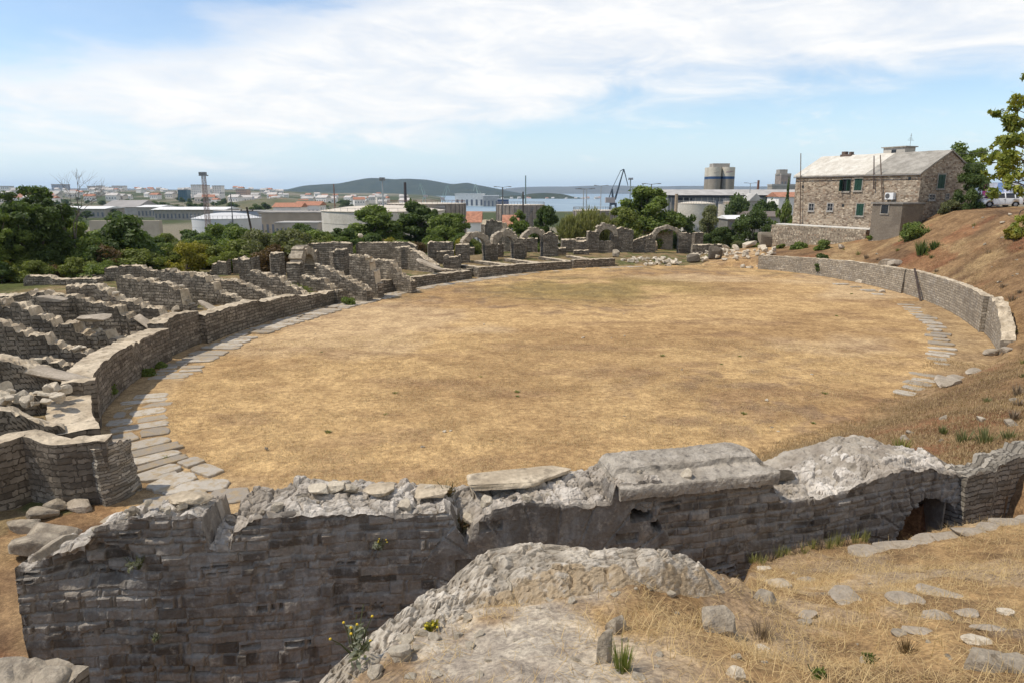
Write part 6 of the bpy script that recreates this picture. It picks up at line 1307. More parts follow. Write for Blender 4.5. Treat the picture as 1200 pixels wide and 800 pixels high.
# big individual trees
fit(tree('broadleaf_tree', 'tall dark tree at the left frame edge, with thin leafy shoots against the sky', 'tree', 9, 4.2, 'dark', 17000, .2, 11, 95, .12, .15, shell=.35), 9, 40, 212, 62, 112, 8.4)
fit(tree('broadleaf_tree', 'dark bushy tree cut by the left frame edge', 'tree', 7, 3.6, 'mid', 11000, .2, 12, 60, .1, .18, shell=.35), 7, -8, 240, 58, 90, 7.2)
fit(tree('broadleaf_tree', 'dark tree filling the space right of the tallest one at the far left', 'tree', 6, 3.4, 'mid', 10000, .19, 14, 54, .1, .18, shell=.35), 6, 80, 252, 66, 74, 6.8)
def bare_tree():
    root = thing('bare_tree', 'leafless grey tree with fine twigs standing out against the sky on the left', 'tree'); rg = np.random.RandomState(5); mb = MB(); 
    def grow(p, d, L, r, lv):
        q = p+d*L; limb(mb, p, q, r, r*.6, rg, 3, .05)
        if lv == 0: return
        for k in range(3 if lv > 1 else 4):
            e = d+rg.normal(size=3)*.48; e[2] = abs(e[2])*.8+.25; e /= np.linalg.norm(e); grow(p+d*L*(.55+.45*rg.rand()), e, L*(.55+.25*rg.rand()), r*.5, lv-1)
    grow(np.array([0,0,-.2]), np.array([.05,0,1.0]), 3.4, .09, 4); mb.build('trunk', flat_mat('grey_bark', (.17,.145,.125), .9, .2, 5), root); return root
fit(bare_tree(), 7.4, 88, 206, 64)
fit(tree('broadleaf_tree', 'broad mid-green tree in front of the cream oil tank', 'tree', 7, 3.8, 'mid', 15000, .25, 21, 46, .08, .24), 7, 440, 241, 118, 76, 7.6)
fit(tree('broadleaf_tree', 'rounded dark tree between the cream and the brown tank', 'tree', 7, 3.0, 'dark', 11000, .25, 22, 34, .08, .27), 7, 488, 235, 122, 60, 6.0)
fit(tree('broadleaf_tree', 'dark feather-edged tree left of the broad one, before the cream tank', 'tree', 6, 2.2, 'dark', 6500, .2, 23, 26, .05, .28), 6, 406, 264, 108, 40, 4.4)
fit(tree('broadleaf_tree', 'low wide tree in front of the brown concrete tank', 'tree', 5, 3.6, 'mid', 10000, .23, 24, 36, .05, .25), 5, 527, 250, 116, 62, 7.2)
fit(tree('broadleaf_tree', 'small tree poking up right of the rounded dark tree', 'tree', 5, 1.6, 'dark', 3500, .22, 25, 18, .15, .3), 5, 516, 238, 124, 24, 3.2)
fit(tree('broadleaf_tree', 'compact round dark green tree in front of the bay', 'tree', 5.5, 2.9, 'dark', 11000, .2, 31, 40, .1, .26, shell=.7), 5.5, 640, 240.5, 108, 38, 5.8)
fit(tree('broadleaf_tree', 'dark green tree left of the compact round one', 'tree', 5, 2.4, 'mid', 7000, .2, 32, 30, .08, .28), 5, 610, 246, 114, 34, 4.8)
fit(tree('broadleaf_tree', 'largest tree right of centre, loose and mid-green, below the harbour crane', 'tree', 9, 4.6, 'mid', 17000, .27, 33, 54, .08, .22), 9, 757, 217, 116, 92, 9.2)
fit(tree('broadleaf_tree', 'yellowish tree in front of the largest one right of centre', 'tree', 5.5, 3.0, 'light', 8000, .22, 34, 32, .05, .27), 5.5, 727, 241, 106, 52, 6.0)
fit(tree('broadleaf_tree', 'dark low tree right of the largest one, under the lamp pole', 'tree', 5, 3.0, 'dark', 7000, .22, 35, 30, .05, .27), 5, 800, 246, 122, 44, 6.0)
fit(tree('broadleaf_tree', 'grey-olive rounded tree in front of the cream tank under the hall', 'tree', 5, 2.2, 'olive', 7000, .17, 36, 30, .1, .3), 5, 829, 240, 134, 34, 4.4)
fit(tree('broadleaf_tree', 'wide dark tree in front of the small white roof, right of centre', 'tree', 5, 3.2, 'dark', 8000, .22, 37, 34, .05, .27), 5, 880, 247, 118, 50, 6.4)
fit(tree('broadleaf_tree', 'dark tree behind the tan tank under the conveyor hall', 'tree', 6, 3.4, 'dark', 7000, .3, 38, 34, .08, .27), 6, 862, 228, 210, 40, 6.8)
fit(tree('broadleaf_tree', 'dark wide tree left of the white red-roofed house', 'tree', 6, 3.4, 'dark', 7000, .3, 39, 34, .08, .27), 6, 893, 233, 190, 46, 6.8)
fit(tree('broadleaf_tree', 'dark tree right below the white red-roofed house', 'tree', 6, 3.0, 'mid', 5000, .3, 40, 30, .08, .27), 6, 916, 237, 170, 30, 6.0)
def cypress(px, pyt, d, lab, hpx):
    root = thing('cypress_tree', lab, 'tree'); rg = np.random.RandomState(3); cl = [(np.array([rg.normal()*.15, rg.normal()*.15, .6+k*.42]), np.array([.75*(1-k/17)**.7+.12]*2+[.6])) for k in range(16)]
    crown_mesh('crown', cl, 3000, .2, LM['dark'], root, 4, .6); mb = MB(); mb.bar((0,0,-.3), (0,0,5), .25, .08, n=6); mb.build('trunk', bark, root); return fit(root, 7.4, px, pyt, d, hpx, 1.7)
cypress(917, 209, 185, 'slim dark cypress between the brown mill tower and the stone house', 6)
# feathery tamarisk shrubs
def feathery(lab, seed, mat='feather'):
    root = thing('tamarisk_shrub', lab, 'shrub'); rg = np.random.RandomState(seed); n = 15000; st = 130
    a = rg.rand(st)*2*PI; sp = rg.rand(st)**.6; tipx, tipy = np.cos(a)*sp*2.3, np.sin(a)*sp*2.3; tz = 4.6*(1-.35*sp**2)*(.7+.35*rg.rand(st)); k = rg.randint(0, st, n); f = .15+.85*rg.rand(n)
    P = np.stack([tipx[k]*f**1.3, tipy[k]*f**1.3, tz[k]*f], 1)+rg.normal(size=(n, 3))*.13; d = np.stack([tipx[k]*.5, tipy[k]*.5, tz[k]], 1)+rg.normal(size=(n, 3))*1.2; d /= np.linalg.norm(d, axis=1)[:, None]; b = np.cross(d, rg.normal(size=(n, 3))); b /= np.linalg.norm(b, axis=1)[:, None]; s = (.22+.2*rg.rand(n))[:, None]
    V = np.stack([P-d*s*.8, P+b*s*.14, P+d*s*.8, P-b*s*.14], 1).reshape(-1, 3); mesh_np('crown', V, np.arange(n*4).reshape(-1, 4), LM[mat], root, False, attrs={'tone': np.repeat(.4*rg.rand(st)[k]+.6*rg.rand(n), 4)})
    mb = MB()
    for i in range(16): limb(mb, (0,0,-.1), (tipx[i]*.6, tipy[i]*.6, tz[i]*.6), .04, .015, rg, 3, .03)
    mb.build('stems', bark, root); return root
fit(feathery('tall feathery yellow-green shrub in front of the small ribbed tank', 3), 4.7, 688, 242, 103, 50, 4.6); fit(feathery('feathery shrub with dry stems, left of the tallest feathery one', 4), 4.7, 668, 250, 101, 36, 4.6)
fit(feathery('feathery shrub rising right of the tallest feathery one', 6), 4.7, 706, 250, 104, 34, 4.6)
# shrubs: eight kinds, copied through the scrub belts
KINDS = [('shrub','mid',3.2,2.2,5200,.17),('shrub','dark',3.6,2.3,5200,.19),('shrub','light',2.6,2.2,4800,.16),('shrub','olive',2.8,2.3,4600,.15),('shrub','yellow',2.2,1.8,3600,.14),('shrub','brown',2.2,2.0,3200,.15),('shrub','mid',2.0,2.4,4800,.16),('shrub','dark',2.6,1.8,4200,.17)]
LB = ['leafy mid-green shrub in the scrub','dense dark green shrub in the scrub','bright light green shrub in the scrub','grey olive shrub in the scrub','yellowish shrub in the scrub','rusty brown half-dry shrub in the scrub','low spreading green shrub in the scrub','upright dark shrub in the scrub']
PRO = [tree(k[0], LB[i], 'shrub', k[2], k[3], k[1], k[4], k[5], 60+i, 24, .02, .3, .02, limbs=True) for i, k in enumerate(KINDS)]
used = set()
def shrub(k, px, d, s, where, zoff=0):
    o = PRO[k] if k not in used else dup(PRO[k]); used.add(k); set_tree(o, px, d, None, (s*rnd.uniform(.85, 1.25), s*rnd.uniform(.85, 1.25), s*rnd.uniform(.8, 1.15)), rnd.uniform(0, 6.28))
    o['label'] = LB[k]+where; o['group'] = LB[k].split(' in the')[0]+'s'+where; return o
for k in range(135):          # belt behind the left ruins
    px = rnd.uniform(-30, 400); d = rnd.uniform(63, 112) if px > 120 else rnd.uniform(56, 108)
    x, y, g = ground_at(px, d); e, th = ell(np.array([x]), np.array([y]))
    if e[0] < 15+ (6 if px < 200 else 0): continue
    shrub(rnd.choice([0,1,2,2,3,4,5,6,7,0,1,6,2,4]), px, d, rnd.uniform(.7, 1.25), ' behind the left ruins')
for k in range(34): shrub(rnd.choice([0,2,6,1,5,2,4]), rnd.uniform(-25, 135), rnd.uniform(57, 64), rnd.uniform(.45, .85), ' right behind the clean outer wall')
for k in range(26): shrub(rnd.choice([1,0,2,6,0,2]), rnd.uniform(-20, 175), rnd.uniform(62, 84), rnd.uniform(.9, 1.5), ' below the tall dark trees on the left')
for k in range(40): shrub(rnd.choice([0,1,2,4,5,6,0,6]), rnd.uniform(385, 560), rnd.uniform(90, 112), rnd.uniform(.6, 1.0), ' behind the far left outer walls')
for k in range(26): shrub(rnd.choice([0,2,3,4,6,7]), rnd.uniform(590, 760), rnd.uniform(100, 118), rnd.uniform(.5, .95), ' behind the three arches')
for k in range(30): shrub(rnd.choice([0,1,2,6,7,1]), rnd.uniform(775, 935), rnd.uniform(112, 150), rnd.uniform(.5, 1.1), ' right of the hut')
for k in range(75): shrub(rnd.choice([0,1,3,7,0,2]), rnd.uniform(-20, 380), rnd.uniform(125, 205), rnd.uniform(1.0, 2.0), ' on the plain before the factories')
for k in range(10): shrub(rnd.choice([2,5,3]), rnd.uniform(830, 925), rnd.uniform(92, 106), rnd.uniform(.3, .55), ' in the dry verge beside the rubble')
# far trees among the town and plain
FT = [tree('broadleaf_tree', 'x', 'tree', 9, 5, 'dark', 1500, .75, 90+i, 22, .12, .32) for i in range(2)]; fu = set()
for k in range(150):
    px = rnd.choice([rnd.uniform(-20, 420), rnd.uniform(-20, 420), rnd.uniform(880, 940)]); d = rnd.uniform(330, 1500) if px < 500 else rnd.uniform(230, 400); i = k % 2; o = FT[i] if i not in fu else dup(FT[i]); fu.add(i)
    set_tree(o, px, d, None, (rnd.uniform(.7, 1.8), rnd.uniform(.7, 1.8), rnd.uniform(.6, 1.15)), rnd.uniform(0, 6)); o['label'] = 'far dark tree among the sheds and houses of the plain'; o['group'] = 'far trees of the plain'
# clipped-looking hedge behind the stump
def hedge():
    root = thing('hedge', 'dense bright green hedge running behind the outer walls on the left', 'hedge'); rg = np.random.RandomState(8); a = at(172, 312, 70); b = at(262, 308, 76); cl = []
    for k in range(40): f = k/39; p = a+(b-a)*f; g = float(height(p[0], p[1], False)); cl.append((np.array([p[0], p[1]+rg.normal()*.2, g+.9+rg.rand()*.5]), np.array([.8, .7, .8])))
    crown_mesh('crown', cl, 14000, .15, LM['light'], root, 9, .6); return root
hedge()
# trees by the house and on the terrace
o = tree('ivy_tree', 'dense dark green ivy-clad tree against the house gable', 'tree', 6, 2.6, 'dark', 11000, .2, 101, 40, .02, .3); fit(o, 6, 1126, 190, 67, 34, 5.2); x, y, g = ground_at(1130, 66)
o = tree('broadleaf_tree', 'loose tree with sparse leafy branches behind the house gable', 'tree', 8, 4.2, 'mid', 3800, .26, 102, 40, .35, .16, .022); fit(o, 8, 1112, 166, 76, 78, 8.4)
# spreading tree at the right frame edge: its trunk stands outside the picture
def edge_tree():
    root = thing('almond_tree', 'tree with drooping yellow-green leaves reaching in from the right frame edge', 'tree'); rg = np.random.RandomState(12); d0 = 31; x0, y0, g0 = ground_at(1262, d0); root.location = (x0, y0, g0-.1); cl = []
    def P(px, py, d): return at(px, py, d)-np.array([x0, y0, g0-.1])
    spots = [(1197,112,30,.50),(1190,128,30,.55),(1180,138,30.5,.40),(1170,131,31,.28),(1163,132,31,.18),(1196,146,30,.6),(1183,156,30,.45),(1172,160,31,.30),(1198,165,30,.6),(1186,172,30,.5),(1174,182,30.5,.42),(1166,176,30.5,.22),(1195,188,30,.65),(1180,196,30,.5),(1168,200,30,.35),(1160,190,31,.16),(1192,208,29.5,.6),(1178,213,29.5,.35),(1198,226,29,.4),(1199,254,28.5,.3),(1196,268,28.5,.22),(1190,262,28.5,.14),(1164,207,30.5,.18),(1156,203,31,.15),
             (1215,120,30,.8),(1225,145,31,.9),(1220,175,31,.9),(1215,205,30,.8),(1240,160,32,1.1),(1250,200,31,1.1),(1260,130,31,1.2),(1280,170,31,1.3),(1300,200,31,1.2)]
    for px, py, d, r in spots:
        c = P(px, py, d+rg.normal()*.4)
        for j in range(3): cl.append((c+rg.normal(size=3)*r*.55, np.array([r*.55, r*.55, r*.42])))
    crown_mesh('crown', cl, 12000, .12, LM['fig'], root, 13, .25, .25, 2.0); mb = MB(); fork = np.array([0, 0, 2.3]); limb(mb, (0,0,-.2), fork, .22, .17, rg, 4, .03)
    hubs = [P(1232, 150, 31), P(1228, 190, 30.5), P(1226, 228, 29.8)]
    for h in hubs: limb(mb, fork, h, .12, .05, rg, 5, .04)
    for k, (px, py, d, r) in enumerate(spots): c = P(px, py, d); h = min(hubs, key=lambda q: np.linalg.norm(q-c)); limb(mb, h, c, .035, .012, rg, 4, .05)
    mb.build('trunk', bark, root)
edge_tree()
# plants on the slope and walls
def tuft(name, lab, cat, h, w, mat, n, px, py, z=None, seed=0, loc=None, wid=.02):
    rg = np.random.RandomState(seed); root_p = onz(px, py, z if z is not None else 0) if loc is None else np.array(loc); a = rg.rand(n)*2*PI; q = rg.rand(n)**.6*w; L = h*(.5+.6*rg.rand(n)); B = np.stack([np.cos(a)*q*.45, np.sin(a)*q*.45, np.zeros(n)], 1); T = np.stack([np.cos(a)*q, np.sin(a)*q, L], 1); M_ = (B+T)/2+np.stack([np.zeros(n), np.zeros(n), L*.15], 1)
    sd = np.stack([-np.sin(a), np.cos(a), np.zeros(n)], 1)*wid; V = np.stack([B-sd, B+sd, M_+sd*.8, M_-sd*.8, T], 1).reshape(-1, 3); i = np.arange(n)*5
    F = np.r_[np.c_[i, i+1, i+2, i+3], np.c_[i+3, i+2, i+4, i+4]]; me = bpy.data.meshes.new(name); me.from_pydata(V.tolist(), [], [tuple(f) if f[2] != f[3] else tuple(f[:3]) for f in F.tolist()]); t = me.attributes.new('tone', 'FLOAT', 'POINT'); t.data.foreach_set('value', np.repeat(rg.rand(n), 5).astype(np.float32)); me.materials.append(LM[mat]); o = link(bpy.data.objects.new(name, me)); o.location = [float(v) for v in root_p]; return tag(o, lab, cat)
def first_hit(px, py, zs, det):
    r = ray(px, py); t = (zs-8.0)/r[2]; x, y = r[0]*t, r[1]*t; k = np.where(height(x, y, det) >= zs)[0]; k = k[0] if len(k) else len(zs)-1
    return np.array([x[k], y[k], zs[k]])
def on_slope(px, py):
    return first_hit(px, py, np.linspace(7.5, 0, 160), False)-np.array([0, 0, .03])
for k, (px, py, h, w, mat, lab) in enumerate(((962,322,2.0,1.0,'dark','small dense bush growing at the foot of the right podium wall'),(1080,299,1.3,.9,'dark','agave-like dark tuft with stiff leaves on the dry slope'),(1096,294,.9,.7,'dark','smaller stiff dark tuft right of the agave-like one'),(1072,279,1.2,1.5,'mid','dark bush below the annexe side wall'),(1088,245,1.3,1.9,'mid','green bush on the slope crest under the house gable'),(1112,250,1.0,1.4,'olive','olive bush on the slope crest right of the green one'),(1130,244,.6,1.6,'light','low grassy bush in front of the white car'),(966,293,.9,1.1,'mid','green bush at the right end of the retaining wall foot'),(936,292,.7,1.0,'mid','green weeds below the middle of the retaining wall'),(915,291,.5,.6,'light','small weeds beside the sloping buttress'),(1030,281,.6,1.2,'mid','weeds along the base of the annexe'),(1190,280,.8,.9,'yellow','yellowish weeds on the slope near the right frame edge'))):
    loc_ = on_slope(px, py)
    if k in (1, 2): tuft('agave_plant', lab, 'plant', h, w, mat, 70, px, py, loc=loc_, seed=k, wid=.05)
    else:
        o = tree('bush', lab, 'bush', h, w, mat, 3200, .13, 120+k, 16, .02, .34, .02); o.location = [float(v) for v in loc_]
for k in range(90):
    px, py = rnd.uniform(985, 1200), rnd.uniform(258, 530); l = on_slope(px, py); d_, t_ = ell(np.array([l[0]]), np.array([l[1]]))
    if d_[0] < .9 or l[1] < 12: continue
    h = rnd.uniform(.18, .5); o = tuft('grass_tuft', 'dry grass tuft on the slope right of the arena', 'grass tuft', h, h*.9, rnd.choice(['dry','dry','feather','olive']), 60, 0, 0, loc=l, seed=k, wid=.012); o['group'] = 'dry grass tufts on the slope'
for k, (px, py, h, w, mat, lab) in enumerate(((345,345,.5,1.4,'light','green weeds in the cell below the big standing arch'),(172,440,.22,.4,'mid','weeds at the foot of the tallest podium wall, nearest to us'),(188,431,.2,.4,'mid','weeds at the foot of the tallest podium wall, farther one'),(126,470,.7,.5,'mid','tall weeds in the gap between the two nearest podium walls'),(410,357,.5,.6,'mid','green tuft beside the path at the gap in the far podium'),(320,590,.3,.3,'light','x'),(285,660,.4,.4,'light','x'))[:5]):
    o = tree('weed_clump', lab, 'plant', h, w, mat, 1400, .08, 150+k, 10, .02, .4, .02); p = onz(px, py, .75 if k == 0 else 0); o.location = (p[0], p[1], .7 if k == 0 else 0)
for k in range(24):
    px, py = rnd.uniform(190, 1060), rnd.uniform(330, 560); p = onz(px, py, 0); d_, _ = ell(p[:1], p[1:2])
    if d_[0] > -1.5: continue
    h = rnd.uniform(.04, .09); o = tuft('grass_tuft', 'small olive or straw coloured tuft growing in the dry arena grass', 'grass tuft', h, h*2.4, rnd.choice(['olive','feather','feather']), 50, 0, 0, loc=(p[0], p[1], 0), seed=300+k, wid=.014); o['group'] = 'tufts in the arena grass'

# ---------------------------------------------------------------- dry straw (nobody could count it)
def straw(name, pts, h, w, lean, mats, seed, flat=.4):
    rg = np.random.RandomState(seed); n = len(pts); a = rg.rand(n)*2*PI; L = h*(.45+.8*rg.rand(n)); up = np.where(rg.rand(n) < flat, .06+.10*rg.rand(n), .35+.65*rg.rand(n)); d = np.stack([np.cos(a)*np.sqrt(1-np.minimum(up, .98)**2), np.sin(a)*np.sqrt(1-np.minimum(up, .98)**2), up], 1)
    side = np.stack([-np.sin(a), np.cos(a), np.zeros(n)], 1)*w*(.6+.8*rg.rand(n))[:, None]; m = pts+d*(L*.55)[:, None]; t = pts+d*L[:, None]-np.array([0,0,1])*(L*.18*(1-up))[:, None]; t[:, 2] = np.maximum(t[:, 2], pts[:, 2]+.006)
    V = np.stack([pts-side, pts+side, m+side*.7, m-side*.7, t+side*.15, t-side*.15], 1).reshape(-1, 3); i = np.arange(n)*6; F = np.r_[np.c_[i, i+1, i+2, i+3], np.c_[i+3, i+2, i+4, i+5]]
    return kind(mesh_np(name, V, F, mats, None, False, attrs={'tone': np.repeat(rg.rand(n), 6)}), 'stuff')
LM['grey'] = leaf_mat('grey_felted_leaves', (0.160,0.170,0.120), (0.300,0.300,0.220)); LM['straw'] = leaf_mat('straw', (0.300,0.195,0.085), (0.600,0.440,0.220), .2); LM['straw3'] = leaf_mat('slope_straw', (0.170,0.110,0.050), (0.440,0.310,0.160), .2); LM['straw2'] = leaf_mat('arena_straw', (0.330,0.220,0.100), (0.560,0.410,0.205), .15)
def field_straw():
    rg = np.random.RandomState(77); n = 150000; r = 2.2+9.5*rg.rand(n)**.8; a = np.radians(rg.uniform(-30, 44, n)); x, y = r*np.sin(a), r*np.cos(a); sd = polysd(x, y, MPOLY); k = fbm(np.c_[x, y]*1.1, 83, 5)*.5+.5
    bare = sstep(.36, .62, k)*sstep(1.5, .2, x+.15*(y-4)); keep = (sd > .12) & (rg.rand(n) < 1-.85*bare) & (rg.rand(n) < .25+.75*sstep(.35, .6, fbm(np.c_[x, y]*2.2, 99, 3)*.5+.5)); x, y = x[keep], y[keep]; z = height(x, y)
    straw('dry_grass', np.c_[x, y, z-.004], .15, .0017, 0, LM['straw'], 5, .72)
field_straw()
def arena_straw():
    rg = np.random.RandomState(78); n = 420000; r = 13+26*rg.rand(n)**1.1; a = np.radians(rg.uniform(-38, 40, n)); x, y = r*np.sin(a), r*np.cos(a); d, th = ell(x, y); keep = (d < np.where((th < -98) & (th > -150), -3.4, -2.2)) & (rg.rand(n) < .3+.7*sstep(.35, .6, fbm(np.c_[x, y]*.8, 31, 4)*.5+.5)); x, y = x[keep], y[keep]; z = height(x, y)
    straw('dry_grass', np.c_[x, y, z], .07, .006, 0, LM['straw2'], 6, .55)
arena_straw()
def slope_straw():
    rg = np.random.RandomState(79); n = 560000; r = 12+55*rg.rand(n)**1.2; a = np.radians(rg.uniform(14, 44, n)); x, y = r*np.sin(a), r*np.cos(a); d, th = ell(x, y); k = fbm(np.c_[x, y]*.5, 51, 5)*.5+.5
    keep = (d > np.where(th < -98, -2.7, .9)) & (th < -18) & (th > -142) & (rg.rand(n) < .25+.75*sstep(.36, .56, k)) & ~((x < 10) & (y < 12.2)); x, y = x[keep], y[keep]; z = height(x, y)
    straw('dry_grass', np.c_[x, y, z-.01], .12, .0065, 0, LM['straw3'], 7, .35)
slope_straw()
# foreground stones and herbs
FSTN = [(842,738,.34,.24,.24,'block with squared faces lying in the straw, nearest to the white vault rim','stone_block',M['stone'],.1,9),(722,738,.14,.10,.20,'small upright grey block in the straw left of the squared one','stone_block',M['stone'],.5,7),(706,775,.13,.09,.30,'thin upright sliver of grey stone at the bottom of the photo','stone',M['stone'],1.3,5),(862,793,.10,.09,.10,'small white pointed stone at the bottom edge of the photo','stone',M['white_stone'],.3,4),
  (1103,697,.42,.30,.06,'largest flat pale stone sunk in the straw on the right','flat_stone',M['slab'],-.3,4),(1062,703,.30,.22,.06,'flat pale stone left of the largest sunk one','flat_stone',M['slab'],.2,4),(995,703,.34,.42,.05,'broad rough slab sunk in the straw, middle right','flat_stone',M['slab'],.1,4),(1098,724,.24,.16,.05,'thin flat stone below the largest sunk one','flat_stone',M['slab'],-.6,4),(1132,720,.20,.13,.05,'small flat stone right of the thin one','flat_stone',M['slab'],-.3,4),(1144,752,.18,.13,.06,'small pale stone above the corner slabs','stone',M['white_stone'],.3,4),
  (1155,780,.32,.24,.14,'grey slab in the bottom right corner, left of the layered one','stone_slab',M['stone'],.3,6),(1192,785,.26,.30,.18,'layered grey block cut by the bottom right corner','stone_slab',M['stone'],.1,6),(1177,718,.14,.09,.05,'small pale chip near the right frame edge','stone',M['white_stone'],.2,4),(912,686,.30,.24,.10,'rough brownish stone below the foreground wall','stone',M['core'],.5,4),(896,705,.22,.18,.10,'grey stone below the rough brownish one','stone',M['stone'],.9,4),(946,680,.24,.12,.06,'thin stone in the straw below the wall, right of the rough brownish one','stone',M['slab'],.2,4),(896,668,.20,.13,.08,'white stone at the foot of the foreground wall','stone',M['white_stone'],.2,4),(944,722,.22,.13,.06,'flat stone beside the grass clump in the straw','flat_stone',M['slab'],.6,4),(944,731,.12,.10,.06,'tiny bluish stone under the flat one beside the grass clump','stone',M['stone'],.6,4),(1054,742,.14,.11,.05,'small bluish flat stone in the straw, lower right','flat_stone',M['stone'],.3,4),(1080,741,.26,.10,.05,'narrow stone right of the small bluish one','stone',M['slab'],-.5,4),(894,762,.12,.09,.05,'small pale stone below the squared block','stone',M['white_stone'],.3,4),(1162,737,.30,.07,.04,'long narrow stone edge sunk in the straw near the right frame edge','stone',M['slab'],-.35,5)]
def on_mound(px, py):
    return first_hit(px, py, np.linspace(5.8, 2.4, 340), True)
for k, (px, py, L, w, h, lab, nm, mat, rz, bl) in enumerate(FSTN):
    p = on_mound(px, py); o = stone_mesh(nm, (L, w, h), 700+k, mat, n=18, cut=.34, rough=.08, blocky=bl); o.location = (p[0], p[1], p[2]-h*.34); o.rotation_euler = (rnd.uniform(-.1, .1), rnd.uniform(-.1, .1), rz); tag(o, lab, 'stone')
for k, px in enumerate(range(1022, 1215, 24)):
    py = 640-(px-1022)*.19; p = on_mound(px, py+6); o = stone_mesh('kerb_stone', (.62, .34, .13), 740+k, M['slab'], n=12, cut=.3, rough=.06, blocky=6); o.location = (p[0], p[1], p[2]-.09); o.rotation_euler = (0, 0, .05*(-1)**k); tag(o, 'pale flat stone in the row edging the straw bank before the low arched opening', 'stone', 'row of edging stones before the arched opening')
for k in range(70):
    px, py = (rnd.uniform(470, 800), rnd.uniform(680, 800)) if k < 45 else (rnd.uniform(860, 1200), rnd.uniform(660, 800)); p = on_mound(px, py)
    if polysd(p[:1], p[1:2], MPOLY)[0] < .1: continue
    scatter(WST if k % 5 else STK, k, p[0], p[1], p[2]-.02, rnd.uniform(.025, .085), 'small broken stone lying in the straw of the foreground', 'small broken stones in the foreground')
for k in range(60):           # lumps of the broken concrete on the rim
    t_ = rnd.random(); px = 430+t_*420; py = float(np.interp(px, [405,440,475,505,540,575,610,660,720,780,825,850], [796,765,738,715,692,668,652,644,642,640,642,660]))+rnd.uniform(2, 40); p = on_mound(px, py)
    scatter(WST, k, p[0], p[1], p[2]-.03, rnd.uniform(.05, .17), 'pale lump of broken masonry on the white rim of the vault', 'pale lumps on the vault rim')
# herbs on the walls
q = fgp(1, 1)[0]
def herb(lab, px, py, h, mat, flower, seed, loc=None, n=16):
    p = on_mound(px, py) if loc is None else np.array(loc); root = thing('flowering_weed', lab, 'plant', p); rg = np.random.RandomState(seed); mb = MB(); fl = MB()
    for k in range(n):
        a = rg.rand()*2*PI; s = rg.rand()*h*1.0; t = np.array([math.cos(a)*s, math.sin(a)*s, h*(.5+.6*rg.rand())]); limb(mb, (0,0,-.02), t, .005, .003, rg, 3, .05)
        if flower and k % 2 == 0: fl.lathe(t-np.array([0,0,.008]), [(.003,0),(.010,.006),(.008,.014),(.002,.017)], 7)
    mb.build('stems', LM['olive'], root)
    if flower: kind(fl.build('flowers', flat_mat('petals', flower, .7, .1, 20), root), 'stuff')
    cl = [(np.array([rg.normal()*h*.22, rg.normal()*h*.22, h*.2+rg.rand()*h*.45]), np.array([h*.2]*3)) for k in range(10)]; crown_mesh('leaves', cl, 80, .03, LM[mat], root, seed, .2, 0, 2.4); return root
pr = onz(410, 764, 4.95); herb('grey-green weed with yellow flowers on the left edge of the white vault rim', 0, 0, .24, 'grey', (.55,.38,.03), 3, loc=(pr[0]+.05, pr[1], 4.93))
o_ = on_mound(730, 786); tuft('grass_clump', 'bright green grass clump at the bottom of the photo beside the upright stones', 'grass tuft', .20, .10, 'light', 120, 0, 0, loc=o_, seed=4, wid=.0022); herb('yellow weed tip on the white rubble rim, low on the left', 505, 738, .06, 'yellow', (.5,.4,.03), 5)
herb('orange-red succulent sprig on the crest of the white vault rim', 660, 648, .07, 'brown', (.45,.10,.03), 6); tuft('grass_clump', 'brown grass clump in the straw right of the squared block', 'grass tuft', .15, .16, 'dry', 130, 0, 0, loc=on_mound(893, 748), seed=7, wid=.002); herb('small dark green herb at the bottom right of the photo', 1018, 775, .07, 'mid', None, 8); tuft('grass_clump', 'dark brown dry tuft in the straw, lower right', 'grass tuft', .09, .12, 'brown', 110, 0, 0, loc=on_mound(1062, 764), seed=9, wid=.002); herb('second small green herb near the bottom edge, right', 958, 795, .07, 'mid', None, 10)
def wall_plant(lab, px, py, back, h, mat, flower, seed, nm='flowering_weed'):
    p, k, a = fgp(px, py, back); z = p[2] if back < 0 else FG[5][k]-.02; herb(lab, 0, 0, h, mat, flower, seed, loc=(p[0], p[1], z))
wall_plant('rusty red dead weed in the notch of the foreground wall', 541, 602, .25, .24, 'brown', None, 11); wall_plant('second rusty weed behind the notch in the foreground wall', 527, 590, .6, .22, 'brown', None, 12); wall_plant('small yellow-flowered weed growing out of the dark wall face', 445, 640, -.06, .13, 'grey', (.5,.36,.03), 13); wall_plant('thin yellow-green weed growing from the wall face on the left', 166, 662, -.06, .16, 'grey', None, 14); wall_plant('sparse weed at the base of the upright wall corner, left half', 185, 745, -.06, .08, 'grey', None, 15)
for k in range(16):
    px = 872+k*10; p = on_mound(px, 660-(px-872)*.2+rnd.uniform(-2, 5)); o = tuft('grass_tuft', 'pale dry grass tuft at the foot of the dark foreground wall', 'grass tuft', rnd.uniform(.12, .24), .12, 'feather' if k % 3 else 'dry', 46, 0, 0, loc=p, seed=500+k, wid=.003); o['group'] = 'dry tufts along the foot of the foreground wall'
